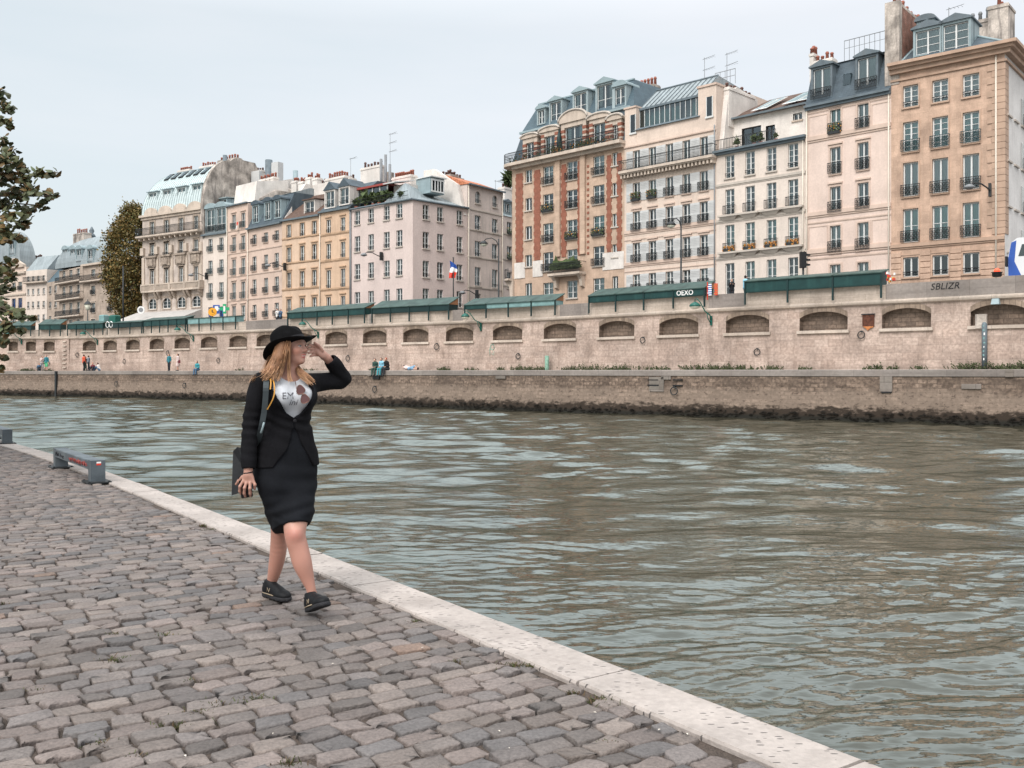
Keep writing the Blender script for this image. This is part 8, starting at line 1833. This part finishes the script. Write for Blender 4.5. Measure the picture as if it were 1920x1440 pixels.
        P, Fc = S.mesh(); link('sole', npmesh('sole', P-base, Fc, 'shoe_sole'), sho)
        b = MB(); b.tube([G(-.012, .005, .028)-base, G(.03, -.037, .028)-base, G(.09, -.040, .028)-base, G(.15, -.042, .027)-base], .0035, 4); b.build('midsole_line', 'shoe_tan', sho)
        b = MB()
        for s in (-1,):
            y = s*.0385; b.tube([G(.075, y, .040)-base, G(.08, y*.93, .066)-base, G(.10, y, .042)-base, G(.106, y*.9, .066)-base], .0028, 4)
        b.build('side_letter', 'shoe_tan', sho)
        b = MB(); b.tube([G(.02, -.030, .085)-base, G(-.004, -.01, .075)-base, G(-.008, 0, .05)-base], .004, 4)
        for k in range(4): a = .085+k*.022; b.tube([G(a, -.022, .078-k*.006)-base, G(a+.006, 0, .092-k*.008)-base, G(a, .022, .078-k*.006)-base], .0028, 4)
        b.build('laces', 'ribbon', sho)
    h1 = W(580, 1151, -.21); h1[2] = .012; shoe(h1, (.57, -.82, 0), R(20), 0)
    h2 = np.array(unp(497, 1118, 6.02)); h2[2] = .012; shoe(h2, (.74, -.67, 0), R(0), 1)
    # ---------------- hat
    th = R(25); fh = f*math.cos(th)+u*math.sin(th); uh = -f*math.sin(th)+u*math.cos(th); C0 = W(543, 648.5, .02); HH = np.stack([fh, l, uh]); G = lambda a, b, c: C0+fh*a+l*b+uh*c
    S = SDF(C0-.26, C0+.26, .0045)
    def crown(X, Y, Z):
        a = (X-C0[0])*fh[0]+(Y-C0[1])*fh[1]+(Z-C0[2])*fh[2]; b = (X-C0[0])*l[0]+(Y-C0[1])*l[1]+(Z-C0[2])*l[2]; c = (X-C0[0])*uh[0]+(Y-C0[1])*uh[1]+(Z-C0[2])*uh[2]
        tt = np.clip(c/.12, 0, 1); ra, rb = .109-.020*tt**2, .090-.020*tt**2
        r = (np.sqrt((a/ra)**2+(b/rb)**2)-1)*rb; top = c-(.112-.010*(a/.1)**2+.012*np.exp(-((np.abs(b)-.045)/.03)**2)-.016*np.exp(-(b/.022)**2)-.03*np.clip(a/.1-.35, 0, 1))
        h_ = np.maximum(.028-np.abs(r-top), 0)/.028; d = np.maximum(r, top)+h_*h_*.028*.25
        return np.maximum(d, -.01-c)*.9
    S.add(crown, C0-.2, C0+.2, 0)
    for s in (-1, 1): S.ell(G(.085, s*.072, .09), (.035, .02, .035), HH, .015, cut=True)
    P, Fc = S.mesh(); P = relax(P, Fc, 2); hat = link('hat', npmesh('hat', P-base, Fc, 'felt'), t)
    V = []; nA, nR = 72, 10
    for side in (0, 1):
        for j in range(nR):
            s = j/(nR-1)
            for i in range(nA):
                a = 2*math.pi*i/nA; ri = (.100, .082); ro = (.176, .160); x = math.cos(a)*(ri[0]+(ro[0]-ri[0])*s); y = math.sin(a)*(ri[1]+(ro[1]-ri[1])*s)
                z = .004+s*s*(.020*abs(math.sin(a))**2-.012*math.cos(a)**2*1.0)-.010*s*(math.cos(a) > 0)*math.cos(a)+.004*math.sin(3*a)*s
                if math.sin(a) < 0: z -= .020*s*s*max(0, math.cos(a-.9))
                V.append(G(x, y, z-(.0035 if side else 0))-base)
    Fq = []
    for side in (0, 1):
        for j in range(nR-1):
            for i in range(nA):
                a = side*nA*nR+j*nA+i; c = side*nA*nR+j*nA+(i+1) % nA; q4 = (a, c, c+nA, a+nA); Fq.append(q4 if not side else q4[::-1])
    for i in range(nA): a = (nR-1)*nA+i; c = (nR-1)*nA+(i+1) % nA; Fq.append((a, c, c+nA*nR, a+nA*nR))
    link('brim', npmesh('brim', np.array(V), np.array(Fq), 'felt'), hat)
    b = MB(); ring = [G(math.cos(2*math.pi*i/48)*.1105, math.sin(2*math.pi*i/48)*.0915, 0)-base for i in range(49)]
    for i in range(48):
        p, q_ = ring[i], ring[i+1]; b.quad(p+uh*.005, q_+uh*.005, q_+uh*.026-(q_-(C0-base))*.02, p+uh*.026-(p-(C0-base))*.02)
    b.sm = [True]*len(b.f); b.build('hat_band', 'ribbon', hat)
    # ---------------- hair
    rr = np.random.default_rng(21); V = []; Fq = []; C = []; nv = 0
    groups = [([(524, 648, -.06), (516, 671, -.08), (506, 690, -.10), (490, 703, -.13), (473, 711, -.15)], (6, 4, 4, 4, 4), 130), ([(527, 646, -.075), (519, 672, -.1), (511, 690, -.12), (504, 702, -.14), (494, 711, -.155)], (8, 6, 6, 6, 7), 120), ([(532, 644, -.08), (526, 668, -.1), (520, 686, -.105), (514, 699, -.125), (509, 710, -.145)], (7, 6, 6, 6, 6), 110),
              ([(538, 642, -.082), (534, 665, -.098), (530, 684, -.085), (525, 698, -.095), (520, 712, -.125)], (4, 4, 4, 4, 4), 45), ([(543, 640, -.08), (543, 665, -.088), (541, 684, -.065), (542, 700, -.06), (545, 714, -.085)], (2, 2.5, 2.5, 3, 4), 16),
              ([(547, 676, .07), (557, 690, .02), (566, 699, -.01), (576, 707, -.02), (586, 716, -.01)], (4, 5, 6, 6, 6), 70), ([(550, 682, .05), (558, 694, .0), (565, 704, -.03), (572, 711, -.05), (580, 719, -.06)], (4, 4, 5, 5, 5), 40), ([(516, 655, .02), (507, 676, .02), (498, 694, .0), (484, 706, -.06), (472, 715, -.1)], (6, 6, 5, 5, 5), 50)]
    for pts, jit, n in groups:
        for _ in range(n):
            o0, o1 = rr.normal(0, .5), rr.normal(0, .5); ph = rr.uniform(0, 6.28); pp = []
            for k, ((x, y, d), j) in enumerate(zip(pts, jit)): pp.append(W(x+o0*j+rr.normal(0, .8), y+o1*j*.6+rr.normal(0, .8)+(rr.normal(0, 1.5) if k == 4 else 0), d+rr.normal(0, .008)))
            pp = np.array(pp); K_ = 13; tt = np.linspace(0, 4, K_); idx_ = np.clip(tt.astype(int), 0, 3); fr = tt-idx_; pe = np.vstack([2*pp[0]-pp[1], pp, 2*pp[-1]-pp[-2]])
            cur = []
            for i, a in zip(idx_, fr):
                p0, p1, p2, p3 = pe[i], pe[i+1], pe[i+2], pe[i+3]; cur.append(.5*((2*p1)+(p2-p0)*a+(2*p0-5*p1+4*p2-p3)*a*a+(3*p1-p0-3*p2+p3)*a**3))
            cur = np.array(cur); cur[:, 0] += .002*np.sin(tt*2.5+ph); r0 = rr.uniform(.0018, .0034)
            tone = rr.uniform(.65, 1.3); c0 = np.array((.31, .16, .082))*tone; c1 = np.array((.47, .275, .155))*tone
            for k, p in enumerate(cur):
                r_ = r0*(1-.65*k/(K_-1))
                for a in range(4): V.append(p+np.array((math.cos(a*1.571+.5), math.sin(a*1.571+.5)*1., .25*math.cos(a*1.571)))*r_-base); C.append(c0+(c1-c0)*k/(K_-1))
            for k in range(K_-1):
                for a in range(4): Fq.append((nv+k*4+a, nv+k*4+(a+1) % 4, nv+(k+1)*4+(a+1) % 4, nv+(k+1)*4+a))
            nv += K_*4
    hr = link('hair', npmesh('hair', np.array(V), np.array(Fq), 'hair_blond', True, np.array(C)), t)
    S = SDF(lo, hi, .006); S.ell(Hd(-.018, 0, -.005), (.084, .081, .088), HM, .02)
    for pts, jit, n in groups[:3]: S.chain([W(*p) for p in pts[:4]], [.022, .018, .014, .008], .02)
    S.chain([W(*p) for p in groups[5][0]], [.014, .016, .013, .010, .005], .02)
    fc = Hd(.085, 0, -.045); S.ell(Hd(.085, -.01, -.03), (.075, .09, .10), HM, .01, cut=True)
    P, Fc = S.mesh(); P = relax(P, Fc, 1); mk('hair_base', (.21, .105, .055), .6, .35, 40.); link('hair_mass', npmesh('hair_mass', P-base, Fc, 'hair_base'), hr)
    # ---------------- bracelet, phone, bag, straps, sunglasses, necklace
    b = MB(); b.tube([W(465.3, 886, -.183)+np.array((.027*math.cos(a), .027*math.sin(a), .004*math.cos(a)))-base for a in [i*math.pi/8 for i in range(17)]], .0035, 5, cap=False); b.build('hair_tie', 'black', t)
    ph = thing('mobile_phone', 'black mobile phone held in the lowered hand of the walking woman', 'phone', tuple(W(461, 914, -.172)), R(8)); b = MB(); b.prism([(-.034, -.055), (-.03, -.06), (.03, -.06), (.034, -.055), (.034, .065), (.03, .07), (-.03, .07), (-.034, .065)], -.004, .004); o = b.build('phone_body', 'phone_black', ph); o.rotation_euler = (0, R(-8), 0)
    bg = thing('handbag', 'dark grey leather bag hanging behind the arm of the walking woman', 'bag', tuple(W(458, 930, .0)))
    B0 = np.array(bg.location); b = MB()
    q8 = [W(434.5, 929, -.03), W(480, 915, -.03), W(480, 845, -.02), W(445, 838, -.03), W(434, 926, .05), W(482, 912, .06), W(482, 845, .05), W(444, 839, .04), W(437, 846, -.01)]
    q8 = [p-B0 for p in q8]; b.quad(q8[0], q8[1], q8[2], q8[3], q8[8]); b.quad(q8[4], q8[7], q8[6], q8[5]); b.quad(q8[0], q8[8], q8[3], q8[7], q8[4]); b.quad(q8[0], q8[4], q8[5], q8[1]); b.quad(q8[1], q8[5], q8[6], q8[2]); b.quad(q8[3], q8[2], q8[6], q8[7]); o = b.build('bag_body', 'leather', bg)
    def ribbon(pts, w, mat, nm, dirv=(1, .3, 0)):
        dv = np.array(dirv, float); dv /= np.linalg.norm(dv); b = MB(); pts = [W(*p)-B0 for p in pts]; pe = [2*pts[0]-pts[1]]+pts+[2*pts[-1]-pts[-2]]; cur = []
        for i in range(len(pts)-1):
            for a in (0, .25, .5, .75):
                p0, p1, p2, p3 = pe[i:i+4]; cur.append(.5*((2*p1)+(p2-p0)*a+(2*p0-5*p1+4*p2-p3)*a*a+(3*p1-p0-3*p2+p3)*a**3))
        cur.append(pts[-1]); k = np.array((0, -.004, 0))
        for p, q_ in zip(cur[:-1], cur[1:]): b.quad(p-dv*w+k, p+dv*w+k, q_+dv*w+k, q_-dv*w+k); b.quad(p+dv*w+k, p+dv*w-k, q_+dv*w-k, q_+dv*w+k); b.quad(p-dv*w-k, p-dv*w+k, q_-dv*w+k, q_-dv*w-k)
        b.sm = [True]*len(b.f); b.build(nm, mat, bg)
    ribbon([(506, 699, .02), (501, 704, -.09), (499, 722, -.19), (498, 745, -.2), (495, 775, -.195), (489, 806, -.18), (480, 846, -.06)], .016, 'strap_grey', 'shoulder_strap')
    ribbon([(509, 700, .0), (511, 708, -.11), (514.5, 722, -.17), (514.5, 738, -.19), (510, 752, -.2), (501, 768, -.2)], .0032, 'strap_gold', 'thin_gold_strap')
    ribbon([(505, 699, .0), (506, 706, -.12), (508, 716, -.165), (507, 730, -.19)], .0032, 'strap_gold', 'thin_gold_strap')
    b = MB(); b.tube([W(495, 792, -.2)-B0, W(493, 800, -.205)-B0, W(489, 812, -.2)-B0], .006, 5); b.build('buckle', 'zinc_plain', bg)
    sg = thing('sunglasses', 'brown tinted sunglasses hanging from the neckline of the white t-shirt', 'sunglasses', tuple(W(566, 738, -.1))); G0 = np.array(sg.location)
    mk('lens_brown', (.10, .045, .045), .12, .1, spec=.6); mk('metal_gold', (.22, .12, .09), .3, .1, metal=.6)
    def hitp(px, py, off=.012):
        rd = Vector(((px-CX)/F, 1, -(py-HY)/F)); h = bv.ray_cast(Vector(W(px, py, -.5)), rd); y = h[0].y if h[0] is not None else Y0-.12
        h2 = bj.ray_cast(Vector(W(px, py, -.5)), rd); 
        if h2[0] is not None: y = min(y, h2[0].y)
        return np.array(unp(px, py, y-off))
    for (cx, cy) in ((563.5, 731), (571.5, 748)):
        c = hitp(cx, cy, .022)-G0; K_ = 18; pts = []
        for i in range(K_+1):
            a = 2*math.pi*i/K_; r_ = .0255*(1+.12*math.cos(3*a+.6)); pts.append(c+np.array((math.cos(a)*r_, .3*math.cos(a)*r_*0, math.sin(a)*r_*1.08)))
        b = MB(); b.quad(*pts[:-1]); b.quad(*[p+np.array((0, .003, 0)) for p in pts[:-1]][::-1]); ln = b.build('lens', 'lens_brown', sg); b = MB(); b.tube(pts, .002, 5, cap=False); b.build('rim', 'metal_gold', ln)
    b = MB(); b.tube([hitp(566.5, 738.5, .024)-G0, hitp(569, 740, .024)-G0], .002, 4); b.build('bridge', 'metal_gold', sg); b = MB(); b.tube([hitp(556, 729, .02)-G0, hitp(554, 718, .014)-G0, hitp(553, 709, .008)-G0], .0018, 4); b.build('temple', 'metal_gold', sg)
woman()
